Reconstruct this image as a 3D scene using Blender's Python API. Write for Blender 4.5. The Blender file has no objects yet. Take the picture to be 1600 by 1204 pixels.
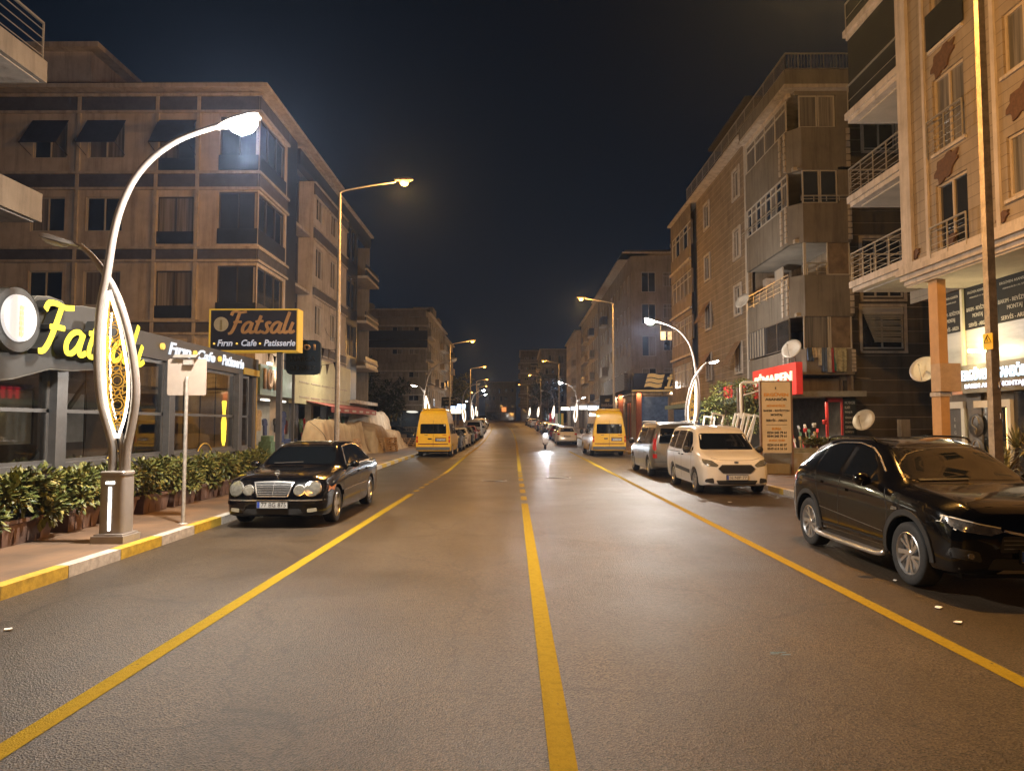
import bpy, bmesh, math, random
import numpy as np
from mathutils import Vector, Matrix
from mathutils.bvhtree import BVHTree
R = math.radians
scene = bpy.context.scene
COL = scene.collection
rnd = random.Random(7)

# ------------------------------------------------------------------ camera
FPX, CH = 1090.0, 1.77
PITCH, YAW = math.atan(61/FPX), math.atan(8/FPX)
cd = bpy.data.cameras.new('camera'); cam = bpy.data.objects.new('camera', cd); COL.objects.link(cam)
cam.location = (0, 0, CH); cam.rotation_euler = (R(90)+PITCH, 0, YAW)
cd.sensor_fit = 'HORIZONTAL'; cd.sensor_width = 36; cd.lens = FPX/1600*36
cd.clip_start = 0.05; cd.clip_end = 2000
scene.camera = cam

# ------------------------------------------------------------------ night sky
world = bpy.data.worlds.new('World'); scene.world = world; world.use_nodes = True
wn = world.node_tree.nodes; wl = world.node_tree.links
bg = wn['Background']
wtc = wn.new('ShaderNodeTexCoord'); wsx = wn.new('ShaderNodeSeparateXYZ'); wl.new(wtc.outputs['Generated'], wsx.inputs[0])
wr = wn.new('ShaderNodeValToRGB'); wl.new(wsx.outputs['Z'], wr.inputs[0])
wr.color_ramp.elements[0].position = 0.0; wr.color_ramp.elements[0].color = (0.0020, 0.0036, 0.0064, 1)
wr.color_ramp.elements[1].position = 0.75; wr.color_ramp.elements[1].color = (0.0006, 0.0009, 0.0018, 1)
e_ = wr.color_ramp.elements.new(0.3); e_.color = (0.0012, 0.0024, 0.0046, 1)
wl.new(wr.outputs[0], bg.inputs[0]); bg.inputs[1].default_value = 1.0
scene.view_settings.view_transform = 'Standard'; scene.view_settings.look = 'None'
scene.view_settings.exposure = 1.3; scene.view_settings.gamma = 1.0
scene.render.engine = 'CYCLES'
scene.cycles.use_denoising = True
scene.cycles.max_bounces = 5; scene.cycles.diffuse_bounces = 3; scene.cycles.glossy_bounces = 3
scene.cycles.sample_clamp_indirect = 4.0; scene.cycles.caustics_reflective = False; scene.cycles.caustics_refractive = False
HAZE_D, HAZE_G = 0.0005, 0.72
SODIUM = (1.0, 0.47, 0.10); LEDC = (1.0, 0.93, 0.84)

# ------------------------------------------------------------------ image pixel coordinates -> metres along camera rays
def ray(px, py):
    a, b = (px-800)/FPX, (602-py)/FPX
    cp, sp = math.cos(PITCH), math.sin(PITCH)
    y, z, x = cp-b*sp, sp+b*cp, a
    return Vector((x*math.cos(YAW)-y*math.sin(YAW), x*math.sin(YAW)+y*math.cos(YAW), z))
def AY(px, py, Y):
    d = ray(px, py); return d*(Y/d.y)+Vector((0, 0, CH))
def AX(px, py, X):
    d = ray(px, py); return d*(X/d.x)+Vector((0, 0, CH))
def AG(px, py, z=0.0):
    d = ray(px, py); return d*((z-CH)/d.z)+Vector((0, 0, CH))
def zy(py, Y): return AY(808, py, Y).z
def yx(px, X, py=600): return AX(px, py, X).y

def road_dx(Y): return -0.00022*(Y-42)**2 if Y > 42 else 0.0
def road_z(Y):
    if Y < 45: return 0.0
    if Y < 70: return 0.0004*(Y-45)**2
    if Y < 200: return 0.25+0.02*(Y-70)
    if Y < 240: t = Y-200; return 2.85+0.02*t-0.00025*t*t
    return 3.25

# ------------------------------------------------------------------ object helpers
def thing(name, label, cat, loc=(0, 0, 0), rz=0.0, group=None):
    o = bpy.data.objects.new(name, None); COL.objects.link(o); o.empty_display_size = 0.2
    o.location = loc; o.rotation_euler = (0, 0, rz); o['label'] = label; o['category'] = cat
    if group: o['group'] = group
    return o
def tag(o, label, cat, group=None):
    o['label'] = label; o['category'] = cat
    if group: o['group'] = group
    return o
def struct(o): o['kind'] = 'structure'; return o
def offset_of(p):
    v = Vector((0, 0, 0))
    while p is not None: v += p.location; p = p.parent
    return v
def copy_tree(o, parent=None):
    c = o.copy(); COL.objects.link(c); c.parent = parent
    for ch in list(o.children): copy_tree(ch, c)
    return c
def clone(o, loc, rz=0.0, label=None, scale=None):
    c = copy_tree(o); c.location = loc; c.rotation_euler = (0, 0, rz)
    if label: c['label'] = label
    if scale: c.scale = scale
    return c

class Fr:   # wall frame: origin, viewer's right, outward normal
    def __init__(s, o, r, n): s.o, s.r, s.n = Vector(o), Vector(r), Vector(n)
    def p(s, u, z, d): return s.o+s.r*u+s.n*d+Vector((0, 0, z))
def FrontF(Y): return Fr((0, Y, 0), (1, 0, 0), (0, -1, 0))          # faces the camera, u = x
def EastF(X): return Fr((X, 0, 0), (0, 1, 0), (1, 0, 0))            # left-hand houses, u = y
def WestF(X): return Fr((X, 0, 0), (0, -1, 0), (-1, 0, 0))          # right-hand houses, u = -y

class MB:
    def __init__(s): s.v, s.f, s.m, s.sm = [], [], [], []
    def add(s, vs, fs, m=0, smooth=False):
        b = len(s.v); s.v += [Vector(v) for v in vs]
        for f in fs: s.f.append([i+b for i in f]); s.m.append(m); s.sm.append(smooth)
        return s
    def hexa(s, c, m=0):    # 8 corners: bottom ring ccw, top ring
        return s.add(c, [(0, 3, 2, 1), (4, 5, 6, 7), (0, 1, 5, 4), (1, 2, 6, 5), (2, 3, 7, 6), (3, 0, 4, 7)], m)
    def box(s, x0, x1, y0, y1, z0, z1, m=0):
        return s.hexa([(x0, y0, z0), (x1, y0, z0), (x1, y1, z0), (x0, y1, z0), (x0, y0, z1), (x1, y0, z1), (x1, y1, z1), (x0, y1, z1)], m)
    def fbox(s, fr, u0, u1, z0, z1, d0, d1, m=0):
        if u0 > u1: u0, u1 = u1, u0
        P = fr.p
        return s.hexa([P(u0, z0, d1), P(u1, z0, d1), P(u1, z0, d0), P(u0, z0, d0), P(u0, z1, d1), P(u1, z1, d1), P(u1, z1, d0), P(u0, z1, d0)], m)
    def bar(s, a, b, w, h=None, m=0, up=(0, 0, 1)):
        a, b = Vector(a), Vector(b); h = h or w; t = (b-a).normalized(); up = Vector(up)
        if abs(t.dot(up)) > 0.98: up = Vector((0, 1, 0))
        x = t.cross(up).normalized()*w/2; y = x.cross(t).normalized()*h/2
        return s.hexa([a-x-y, a+x-y, b+x-y, b-x-y, a-x+y, a+x+y, b+x+y, b-x+y], m)
    def tube(s, pts, r, n=8, m=0, cap=True, smooth=True):
        pts = [Vector(p) for p in pts]; k = len(pts)
        rs = r if isinstance(r, (list, tuple)) else [r]*k
        vs, fs = [], []; ref = None
        for i, p in enumerate(pts):
            t = (pts[min(i+1, k-1)]-pts[max(i-1, 0)]).normalized()
            if ref is None: ref = Vector((0, 1, 0)) if abs(t.y) < .9 else Vector((1, 0, 0))
            x = t.cross(ref).normalized(); ref = x.cross(t).normalized()
            for j in range(n):
                a = 2*math.pi*j/n; vs.append(p+x*math.cos(a)*rs[i]+ref*math.sin(a)*rs[i])
        for i in range(k-1):
            for j in range(n):
                a, b = i*n+j, i*n+(j+1) % n; fs.append((a, b, b+n, a+n))
        s.add(vs, fs, m, smooth)
        if cap: s.add(vs[:n], [tuple(range(n))[::-1]], m); s.add(vs[-n:], [tuple(range(n))], m)
        return s
    def lathe(s, prof, c=(0, 0, 0), n=24, m=0, axis='z', smooth=True):
        vs, fs = [], []; k = len(prof); c = Vector(c)
        for j in range(n):
            a = 2*math.pi*j/n
            for r, h in prof:
                q = (r*math.cos(a), r*math.sin(a), h)
                if axis == 'x': q = (h, r*math.cos(a), r*math.sin(a))
                if axis == 'y': q = (r*math.cos(a), h, r*math.sin(a))
                vs.append(c+Vector(q))
        for j in range(n):
            for i in range(k-1):
                a, b = j*k+i, ((j+1) % n)*k+i; fs.append((a, b, b+1, a+1))
        return s.add(vs, fs, m, smooth)
    def prism(s, pts, a, b, m=0):    # pts: 3D outline, swept from offset a to offset b
        a, b = Vector(a), Vector(b); n = len(pts); pts = [Vector(p) for p in pts]
        vs = [p+a for p in pts]+[p+b for p in pts]
        fs = [tuple(range(n))[::-1], tuple(range(n, 2*n))]+[(i, (i+1) % n, n+(i+1) % n, n+i) for i in range(n)]
        return s.add(vs, fs, m)
    def holes(s, fr, u0, u1, z0, z1, hs, dep=0.16, m=0, d=0.0):   # wall sheet with window openings and their reveals
        if u0 > u1: u0, u1 = u1, u0
        hs = [(max(min(a, b), u0), min(max(a, b), u1), max(c, z0), min(e, z1)) for a, b, c, e in hs]
        hs = [h for h in hs if h[1] > h[0] and h[3] > h[2]]
        us = sorted({u0, u1, *[h[0] for h in hs], *[h[1] for h in hs]}); zs = sorted({z0, z1, *[h[2] for h in hs], *[h[3] for h in hs]})
        for i in range(len(us)-1):
            for j in range(len(zs)-1):
                cu, cz = (us[i]+us[i+1])/2, (zs[j]+zs[j+1])/2
                if any(h[0] < cu < h[1] and h[2] < cz < h[3] for h in hs): continue
                s.add([fr.p(us[i], zs[j], d), fr.p(us[i+1], zs[j], d), fr.p(us[i+1], zs[j+1], d), fr.p(us[i], zs[j+1], d)], [(0, 1, 2, 3)], m)
        for a, b, c, e in hs:
            P = [fr.p(a, c, d), fr.p(b, c, d), fr.p(b, e, d), fr.p(a, e, d), fr.p(a, c, d-dep), fr.p(b, c, d-dep), fr.p(b, e, d-dep), fr.p(a, e, d-dep)]
            s.add(P, [(0, 1, 5, 4), (1, 2, 6, 5), (2, 3, 7, 6), (3, 0, 4, 7)], m)
        return s
    def build(s, name, mats, parent=None, world=False, sharp=None):
        off = offset_of(parent) if (world and parent is not None) else Vector((0, 0, 0))
        me = bpy.data.meshes.new(name)
        me.from_pydata([v-off for v in s.v], [], s.f)
        if not isinstance(mats, (list, tuple)): mats = [mats]
        for mt in mats: me.materials.append(mt)
        me.polygons.foreach_set('material_index', s.m); me.polygons.foreach_set('use_smooth', s.sm)
        me.update()
        if sharp: me.set_sharp_from_angle(angle=R(sharp))
        o = bpy.data.objects.new(name, me); COL.objects.link(o); o.parent = parent
        return o

def spline(pts, n=8):
    pts = [Vector(p) for p in pts]; out = []
    for i in range(len(pts)-1):
        p0, p1, p2, p3 = pts[max(i-1, 0)], pts[i], pts[i+1], pts[min(i+2, len(pts)-1)]
        for j in range(n):
            t = j/n
            out.append(0.5*((2*p1)+(p2-p0)*t+(2*p0-5*p1+4*p2-p3)*t*t+(3*p1-p0-3*p2+p3)*t**3))
    out.append(pts[-1]); return out

# ------------------------------------------------------------------ materials
MATS = {}
def add_streaks(n, l, src, colour, b, k):   # rain streaks and grime running down a wall
    mp = n.new('ShaderNodeMapping'); mp.inputs['Scale'].default_value = (1.6, 1.6, .13); l.new(src, mp.inputs[0])
    nz = n.new('ShaderNodeTexNoise'); nz.inputs['Scale'].default_value = 2.2; nz.inputs['Detail'].default_value = 7; nz.inputs['Roughness'].default_value = .7; l.new(mp.outputs[0], nz.inputs['Vector'])
    rp = n.new('ShaderNodeValToRGB'); l.new(nz.outputs['Fac'], rp.inputs[0]); rp.color_ramp.elements[0].position = .34; rp.color_ramp.elements[1].position = .52
    rp.color_ramp.elements[0].color = (1-k, 1-k*1.05, 1-k*1.1, 1); rp.color_ramp.elements[1].color = (1, 1, 1, 1)
    mx = n.new('ShaderNodeMix'); mx.data_type = 'RGBA'; mx.blend_type = 'MULTIPLY'; mx.inputs[0].default_value = 1; l.new(colour, mx.inputs[6]); l.new(rp.outputs[0], mx.inputs[7]); l.new(mx.outputs[2], b.inputs['Base Color'])
def mat(name, col, rough=0.6, metal=0.0, var=0.12, scale=6.0, bump=0.0, bscale=60.0, emit=0.0, ecol=None, coat=0.0, spec=0.5, stretch=None, var2=None, streak=0.0):
    if name in MATS: return MATS[name]
    m = bpy.data.materials.new(name); m.use_nodes = True; MATS[name] = m
    n, l = m.node_tree.nodes, m.node_tree.links; b = n['Principled BSDF']
    b.inputs['Roughness'].default_value = rough; b.inputs['Metallic'].default_value = metal
    b.inputs['Coat Weight'].default_value = coat; b.inputs['Coat Roughness'].default_value = 0.04
    b.inputs['Specular IOR Level'].default_value = spec
    c1 = tuple(max(0, c*(1-var)) for c in col)+(1,); c2 = tuple(min(1, c*(1+var)) for c in col)+(1,)
    if var2: c2 = tuple(var2)+(1,)
    tc = n.new('ShaderNodeTexCoord'); src = tc.outputs['Object']
    if stretch:
        mp = n.new('ShaderNodeMapping'); mp.inputs['Scale'].default_value = stretch; l.new(src, mp.inputs[0]); src = mp.outputs[0]
    if var > 0 or var2:
        nz = n.new('ShaderNodeTexNoise'); nz.inputs['Scale'].default_value = scale; nz.inputs['Detail'].default_value = 6
        nz.inputs['Roughness'].default_value = 0.65; l.new(src, nz.inputs['Vector'])
        rp = n.new('ShaderNodeValToRGB'); rp.color_ramp.elements[0].position = 0.35; rp.color_ramp.elements[1].position = 0.65
        rp.color_ramp.elements[0].color = c1; rp.color_ramp.elements[1].color = c2
        l.new(nz.outputs['Fac'], rp.inputs[0]); l.new(rp.outputs[0], b.inputs['Base Color'])
        if streak: add_streaks(n, l, tc.outputs['Object'], rp.outputs[0], b, streak)
    else: b.inputs['Base Color'].default_value = tuple(col)+(1,)
    if bump > 0:
        nb = n.new('ShaderNodeTexNoise'); nb.inputs['Scale'].default_value = bscale; nb.inputs['Detail'].default_value = 4; l.new(src, nb.inputs['Vector'])
        bp = n.new('ShaderNodeBump'); bp.inputs['Strength'].default_value = bump; bp.inputs['Distance'].default_value = 0.02
        l.new(nb.outputs['Fac'], bp.inputs['Height']); l.new(bp.outputs[0], b.inputs['Normal'])
    if emit > 0:
        b.inputs['Emission Color'].default_value = tuple(ecol or col)+(1,); b.inputs['Emission Strength'].default_value = emit
    return m

def nodes_of(m): return m.node_tree.nodes, m.node_tree.links, m.node_tree.nodes['Principled BSDF']

def asphalt_mat(name, base, gloss):
    m = bpy.data.materials.new(name); m.use_nodes = True; n, l, b = nodes_of(m)
    tc = n.new('ShaderNodeTexCoord'); src = tc.outputs['Object']
    vo = n.new('ShaderNodeTexVoronoi'); vo.inputs['Scale'].default_value = 85; l.new(src, vo.inputs['Vector'])
    fine = n.new('ShaderNodeTexNoise'); fine.inputs['Scale'].default_value = 70; fine.inputs['Detail'].default_value = 5; fine.inputs['Roughness'].default_value = .75; l.new(src, fine.inputs['Vector'])
    big = n.new('ShaderNodeTexNoise'); big.inputs['Scale'].default_value = 0.55; big.inputs['Detail'].default_value = 7; big.inputs['Roughness'].default_value = .6; l.new(src, big.inputs['Vector'])
    mp = n.new('ShaderNodeMapping'); mp.inputs['Scale'].default_value = (1.4, 0.12, 1); l.new(src, mp.inputs[0])
    lane = n.new('ShaderNodeTexNoise'); lane.inputs['Scale'].default_value = 1.2; lane.inputs['Detail'].default_value = 4; l.new(mp.outputs[0], lane.inputs['Vector'])
    r1 = n.new('ShaderNodeValToRGB'); l.new(vo.outputs['Color'], r1.inputs[0])
    r1.color_ramp.elements[0].position = .1; r1.color_ramp.elements[0].color = (base*.12, base*.10, base*.08, 1)
    r1.color_ramp.elements[1].position = .95; r1.color_ramp.elements[1].color = (base*4.2, base*3.2, base*2.25, 1)
    r2 = n.new('ShaderNodeValToRGB'); l.new(big.outputs['Fac'], r2.inputs[0])
    r2.color_ramp.elements[0].position = .35; r2.color_ramp.elements[0].color = (.72, .70, .68, 1); r2.color_ramp.elements[1].position = .68; r2.color_ramp.elements[1].color = (1.25, 1.22, 1.15, 1)
    r3 = n.new('ShaderNodeValToRGB'); l.new(lane.outputs['Fac'], r3.inputs[0])
    r3.color_ramp.elements[0].position = .35; r3.color_ramp.elements[0].color = (.84, .84, .84, 1); r3.color_ramp.elements[1].position = .65; r3.color_ramp.elements[1].color = (1.12, 1.12, 1.12, 1)
    r4 = n.new('ShaderNodeValToRGB'); l.new(fine.outputs['Fac'], r4.inputs[0])
    r4.color_ramp.elements[0].position = .32; r4.color_ramp.elements[0].color = (.5, .5, .5, 1); r4.color_ramp.elements[1].position = .62; r4.color_ramp.elements[1].color = (1.25, 1.25, 1.25, 1)
    prev = r1.outputs[0]
    for r in (r2, r3, r4):
        mx = n.new('ShaderNodeMix'); mx.data_type = 'RGBA'; mx.blend_type = 'MULTIPLY'; mx.inputs[0].default_value = 1
        l.new(prev, mx.inputs[6]); l.new(r.outputs[0], mx.inputs[7]); prev = mx.outputs[2]
    # cracks, repair patches and oil spots
    wv = n.new('ShaderNodeTexNoise'); wv.inputs['Scale'].default_value = 1.5; wv.inputs['Detail'].default_value = 5; l.new(src, wv.inputs['Vector'])
    va = n.new('ShaderNodeVectorMath'); va.operation = 'MULTIPLY_ADD'; l.new(wv.outputs['Color'], va.inputs[0]); va.inputs[1].default_value = (.7, .7, 0); l.new(src, va.inputs[2])
    ck = n.new('ShaderNodeTexVoronoi'); ck.feature = 'DISTANCE_TO_EDGE'; ck.inputs['Scale'].default_value = .34; l.new(va.outputs[0], ck.inputs['Vector'])
    r5 = n.new('ShaderNodeValToRGB'); l.new(ck.outputs['Distance'], r5.inputs[0]); r5.color_ramp.elements[0].position = .0; r5.color_ramp.elements[0].color = (.45, .45, .45, 1); r5.color_ramp.elements[1].position = .006; r5.color_ramp.elements[1].color = (1, 1, 1, 1)
    sp = n.new('ShaderNodeTexNoise'); sp.inputs['Scale'].default_value = 2.6; sp.inputs['Detail'].default_value = 3; l.new(src, sp.inputs['Vector'])
    r6 = n.new('ShaderNodeValToRGB'); l.new(sp.outputs['Fac'], r6.inputs[0]); r6.color_ramp.elements[0].position = .26; r6.color_ramp.elements[0].color = (.55, .54, .52, 1); r6.color_ramp.elements[1].position = .36; r6.color_ramp.elements[1].color = (1, 1, 1, 1)
    pc = n.new('ShaderNodeTexVoronoi'); pc.inputs['Scale'].default_value = .16; pc.distance = 'CHEBYCHEV'; l.new(src, pc.inputs['Vector'])
    r7 = n.new('ShaderNodeValToRGB'); l.new(pc.outputs['Color'], r7.inputs[0]); r7.color_ramp.elements[0].position = .0; r7.color_ramp.elements[0].color = (.93, .93, .93, 1); r7.color_ramp.elements[1].position = 1; r7.color_ramp.elements[1].color = (1.08, 1.07, 1.05, 1)
    for r in (r5, r6, r7):
        mx = n.new('ShaderNodeMix'); mx.data_type = 'RGBA'; mx.blend_type = 'MULTIPLY'; mx.inputs[0].default_value = 1
        l.new(prev, mx.inputs[6]); l.new(r.outputs[0], mx.inputs[7]); prev = mx.outputs[2]
    l.new(prev, b.inputs['Base Color'])
    rr = n.new('ShaderNodeMapRange'); l.new(big.outputs['Fac'], rr.inputs[0]); rr.inputs[1].default_value = .3; rr.inputs[2].default_value = .7; rr.inputs[3].default_value = gloss-.06; rr.inputs[4].default_value = gloss+.08
    l.new(rr.outputs[0], b.inputs['Roughness']); b.inputs['Specular IOR Level'].default_value = .27
    bp = n.new('ShaderNodeBump'); bp.inputs['Strength'].default_value = .5; bp.inputs['Distance'].default_value = .012
    ad = n.new('ShaderNodeMath'); ad.operation = 'ADD'; l.new(fine.outputs['Fac'], ad.inputs[0]); l.new(vo.outputs['Distance'], ad.inputs[1])
    l.new(ad.outputs[0], bp.inputs['Height']); l.new(bp.outputs[0], b.inputs['Normal'])
    return m

def lined_mat(name, col, line, step, width=0.06, rough=.75, var=.1, axis='Z', dirt=.2):   # cladding with regular grooves
    m = bpy.data.materials.new(name); m.use_nodes = True; n, l, b = nodes_of(m); MATS[name] = m
    g = n.new('ShaderNodeNewGeometry'); sx = n.new('ShaderNodeSeparateXYZ'); l.new(g.outputs['Position'], sx.inputs[0])
    mt = n.new('ShaderNodeMath'); mt.operation = 'DIVIDE'; l.new(sx.outputs[axis], mt.inputs[0]); mt.inputs[1].default_value = step
    fr = n.new('ShaderNodeMath'); fr.operation = 'FRACT'; l.new(mt.outputs[0], fr.inputs[0])
    cp = n.new('ShaderNodeMath'); cp.operation = 'LESS_THAN'; l.new(fr.outputs[0], cp.inputs[0]); cp.inputs[1].default_value = width
    nz = n.new('ShaderNodeTexNoise'); nz.inputs['Scale'].default_value = 1.3; nz.inputs['Detail'].default_value = 8; l.new(g.outputs['Position'], nz.inputs['Vector'])
    rp = n.new('ShaderNodeValToRGB'); l.new(nz.outputs['Fac'], rp.inputs[0]); rp.color_ramp.elements[0].position = .35; rp.color_ramp.elements[1].position = .65
    rp.color_ramp.elements[0].color = tuple(c*(1-dirt) for c in col)+(1,); rp.color_ramp.elements[1].color = tuple(c*(1+var) for c in col)+(1,)
    mx = n.new('ShaderNodeMix'); mx.data_type = 'RGBA'; l.new(cp.outputs[0], mx.inputs[0]); l.new(rp.outputs[0], mx.inputs[6]); mx.inputs[7].default_value = tuple(line)+(1,)
    add_streaks(n, l, g.outputs['Position'], mx.outputs[2], b, .22); b.inputs['Roughness'].default_value = rough
    bp = n.new('ShaderNodeBump'); bp.inputs['Strength'].default_value = .6; bp.inputs['Distance'].default_value = .02; bp.invert = True
    l.new(cp.outputs[0], bp.inputs['Height']); l.new(bp.outputs[0], b.inputs['Normal'])
    return m

def curtain_mat(name, col, k=14):    # net curtain seen through a pane: shade of vertical folds put into the colour, glossy coat
    m = bpy.data.materials.new(name); m.use_nodes = True; n, l, b = nodes_of(m); MATS[name] = m
    g = n.new('ShaderNodeNewGeometry'); mp = n.new('ShaderNodeMapping'); mp.inputs['Scale'].default_value = (1, 1, .03); l.new(g.outputs['Position'], mp.inputs[0])
    nz = n.new('ShaderNodeTexNoise'); nz.inputs['Scale'].default_value = k; nz.inputs['Detail'].default_value = 3; l.new(mp.outputs[0], nz.inputs['Vector'])
    rp = n.new('ShaderNodeValToRGB'); l.new(nz.outputs['Fac'], rp.inputs[0]); rp.color_ramp.elements[0].position = .38; rp.color_ramp.elements[1].position = .62
    rp.color_ramp.elements[0].color = tuple(c*.45 for c in col)+(1,); rp.color_ramp.elements[1].color = tuple(col)+(1,)
    l.new(rp.outputs[0], b.inputs['Base Color']); b.inputs['Roughness'].default_value = .5; b.inputs['Coat Weight'].default_value = .7; b.inputs['Coat Roughness'].default_value = .05
    return m

def glass_mat(name, tint=(.8, .85, .85), f=.15):   # real see-through glazing
    m = bpy.data.materials.new(name); m.use_nodes = True; n, l, b = nodes_of(m); MATS[name] = m
    out = n['Material Output']; tr = n.new('ShaderNodeBsdfTransparent'); tr.inputs[0].default_value = tuple(tint)+(1,)
    gl = n.new('ShaderNodeBsdfGlossy'); gl.inputs['Roughness'].default_value = .03
    fz = n.new('ShaderNodeFresnel'); fz.inputs[0].default_value = 1.5
    ad = n.new('ShaderNodeMath'); ad.operation = 'ADD'; ad.use_clamp = True; l.new(fz.outputs[0], ad.inputs[0]); ad.inputs[1].default_value = f
    mx = n.new('ShaderNodeMixShader'); l.new(ad.outputs[0], mx.inputs[0]); l.new(tr.outputs[0], mx.inputs[1]); l.new(gl.outputs[0], mx.inputs[2]); l.new(mx.outputs[0], out.inputs[0])
    return m

M_ = {}
M_['asphalt'] = asphalt_mat('asphalt', .025, .43)
M_['ground'] = asphalt_mat('ground_asphalt', .05, .7)
M_['yellow_line'] = mat('road_paint_yellow', (.33, .225, .05), .85, spec=.08, var=.22, scale=25, bump=.5, bscale=90)
n, l, b = nodes_of(M_['yellow_line']); rp_ = [q for q in n if q.type == 'VALTORGB'][0]; nz_ = [q for q in n if q.type == 'TEX_NOISE'][0]
nz_.inputs['Scale'].default_value = 14; nz_.inputs['Detail'].default_value = 10; nz_.inputs['Roughness'].default_value = .75
rp_.color_ramp.elements[0].position = .58; rp_.color_ramp.elements[0].color = (.30, .205, .012, 1); rp_.color_ramp.elements[1].position = .68; rp_.color_ramp.elements[1].color = (.07, .055, .03, 1)
e_ = rp_.color_ramp.elements.new(.35); e_.color = (.22, .148, .008, 1)
M_['kerb_y'] = mat('kerb_paint_yellow', (.44, .29, .03), .6, var=.25, scale=9, bump=.2)
M_['kerb_w'] = mat('kerb_paint_white', (.42, .38, .33), .6, var=.25, scale=9, bump=.2)
M_['steel'] = mat('painted_steel', (.32, .29, .265), .40, .35, var=.08, scale=4)
M_['galv'] = mat('galvanised_steel', (.40, .37, .33), .5, .4, var=.2, scale=12)
M_['concrete_pole'] = mat('weathered_pole', (.27, .22, .16), .7, .1, var=.3, scale=8, bump=.2)
M_['rubber'] = mat('tyre_rubber', (.018, .018, .018), .8, var=.3, scale=30)
M_['alloy'] = mat('alloy_rim', (.55, .55, .55), .28, .85, var=.05)
M_['steelrim'] = mat('steel_rim', (.35, .35, .35), .4, .6, var=.1)
M_['chrome'] = mat('chrome', (.62, .61, .59), .24, .9, var=0)
M_['blackplastic'] = mat('black_plastic', (.015, .015, .015), .55, var=.2)
M_['carglass'] = mat('car_glass', (.004, .005, .006), .05, 0, var=0, coat=.8, spec=.35)
M_['black'] = mat('car_paint_black', (.002, .002, .0025), .16, 0, var=.1, coat=.65, scale=3, spec=.2)
M_['white'] = mat('car_paint_white', (.56, .545, .52), .35, 0, var=.04, coat=.8, scale=3)
M_['silver'] = mat('car_paint_silver', (.16, .155, .145), .33, .55, var=.05, coat=.8)
M_['taxi'] = mat('car_paint_yellow', (.66, .36, .010), .38, 0, var=.05, coat=.7)
M_['red'] = mat('car_paint_red', (.25, .02, .015), .3, 0, var=.05, coat=.8)
M_['bluecar'] = mat('car_paint_blue', (.03, .05, .09), .3, .2, var=.05, coat=.8)
M_['greycar'] = mat('car_paint_grey', (.10, .10, .10), .3, .4, var=.05, coat=.8)
M_['plate'] = mat('plate_white', (.42, .42, .40), .5, var=.03)
M_['platered'] = mat('plate_blue', (.02, .06, .35), .5, var=.03)
M_['ink'] = mat('black_ink', (.01, .01, .01), .6, var=0)
M_['headlamp'] = mat('headlamp_glass', (.13, .125, .105), .15, .2, var=.25, scale=22, coat=1)
M_['headclear'] = mat('headlamp_clear', (.30, .29, .27), .12, .7, var=.5, scale=14, coat=1)
M_['amber'] = mat('amber_lens', (.6, .22, .02), .2, var=.1, coat=1)
M_['taillight'] = mat('tail_lens', (.42, .015, .01), .18, var=.2, scale=12, coat=1)
M_['foglens'] = mat('fog_lens', (.35, .33, .25), .2, .2, var=.2, coat=1)
# ------------------------------------------------------------------ lettering
def text(body, fr_o, right, up, height, m, parent=None, name='lettering', width=None, extrude=.004, shear=0.0, bold=0.0, align='CENTER', world=True, normal_off=0.0):
    """flat lettering: fr_o = centre of the line, right/up = its axes"""
    cu = bpy.data.curves.new('t', 'FONT'); cu.body = body; cu.size = 1; cu.extrude = 0; cu.shear = shear; cu.offset = bold
    cu.align_x = 'LEFT'; cu.resolution_u = 3
    to = bpy.data.objects.new('t', cu); COL.objects.link(to)
    dg = bpy.context.evaluated_depsgraph_get(); me = bpy.data.meshes.new_from_object(to.evaluated_get(dg))
    bpy.data.objects.remove(to); bpy.data.curves.remove(cu)
    vs = [v.co.copy() for v in me.vertices]
    if not vs: return None
    x0, x1 = min(v.x for v in vs), max(v.x for v in vs); y0, y1 = min(v.y for v in vs), max(v.y for v in vs)
    sy = height/(y1-y0); sx = (width/(x1-x0)) if width else sy
    right, up = Vector(right).normalized(), Vector(up).normalized(); nrm = right.cross(up)
    off = offset_of(parent) if (world and parent is not None) else Vector((0, 0, 0))
    ax = {'CENTER': (x0+x1)/2, 'LEFT': x0, 'RIGHT': x1}[align]
    bm = bmesh.new(); bm.from_mesh(me)
    for v, c in zip(bm.verts, vs): v.co = Vector(fr_o)+right*((c.x-ax)*sx)+up*((c.y-(y0+y1)/2)*sy)+nrm*(extrude+normal_off)-off
    bmesh.ops.recalc_face_normals(bm, faces=bm.faces)
    if bm.faces and sum((f.normal for f in bm.faces), Vector()).dot(nrm) < 0: bmesh.ops.reverse_faces(bm, faces=bm.faces)
    g = bmesh.ops.extrude_face_region(bm, geom=list(bm.faces))
    for e in g['geom']:
        if isinstance(e, bmesh.types.BMVert): e.co -= nrm*extrude
    bm.to_mesh(me); bm.free(); me.materials.clear(); me.materials.append(m)
    o = bpy.data.objects.new(name, me); COL.objects.link(o); o.parent = parent
    return o

# ------------------------------------------------------------------ car kit
def pchip(xs, ys, x):
    xs, ys = np.array(xs, float), np.array(ys, float); h = np.diff(xs); d = np.diff(ys)/h
    m = np.zeros(len(xs)); m[0], m[-1] = d[0], d[-1]
    for i in range(1, len(xs)-1):
        if d[i-1]*d[i] > 0: w1, w2 = 2*h[i]+h[i-1], h[i]+2*h[i-1]; m[i] = (w1+w2)/(w1/d[i-1]+w2/d[i])
    i = np.clip(np.searchsorted(xs, x)-1, 0, len(h)-1); t = (x-xs[i])/h[i]; H = h[i]
    return (2*t**3-3*t**2+1)*ys[i]+(t**3-2*t**2+t)*H*m[i]+(-2*t**3+3*t**2)*ys[i+1]+(t**3-t**2)*H*m[i+1]

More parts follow.
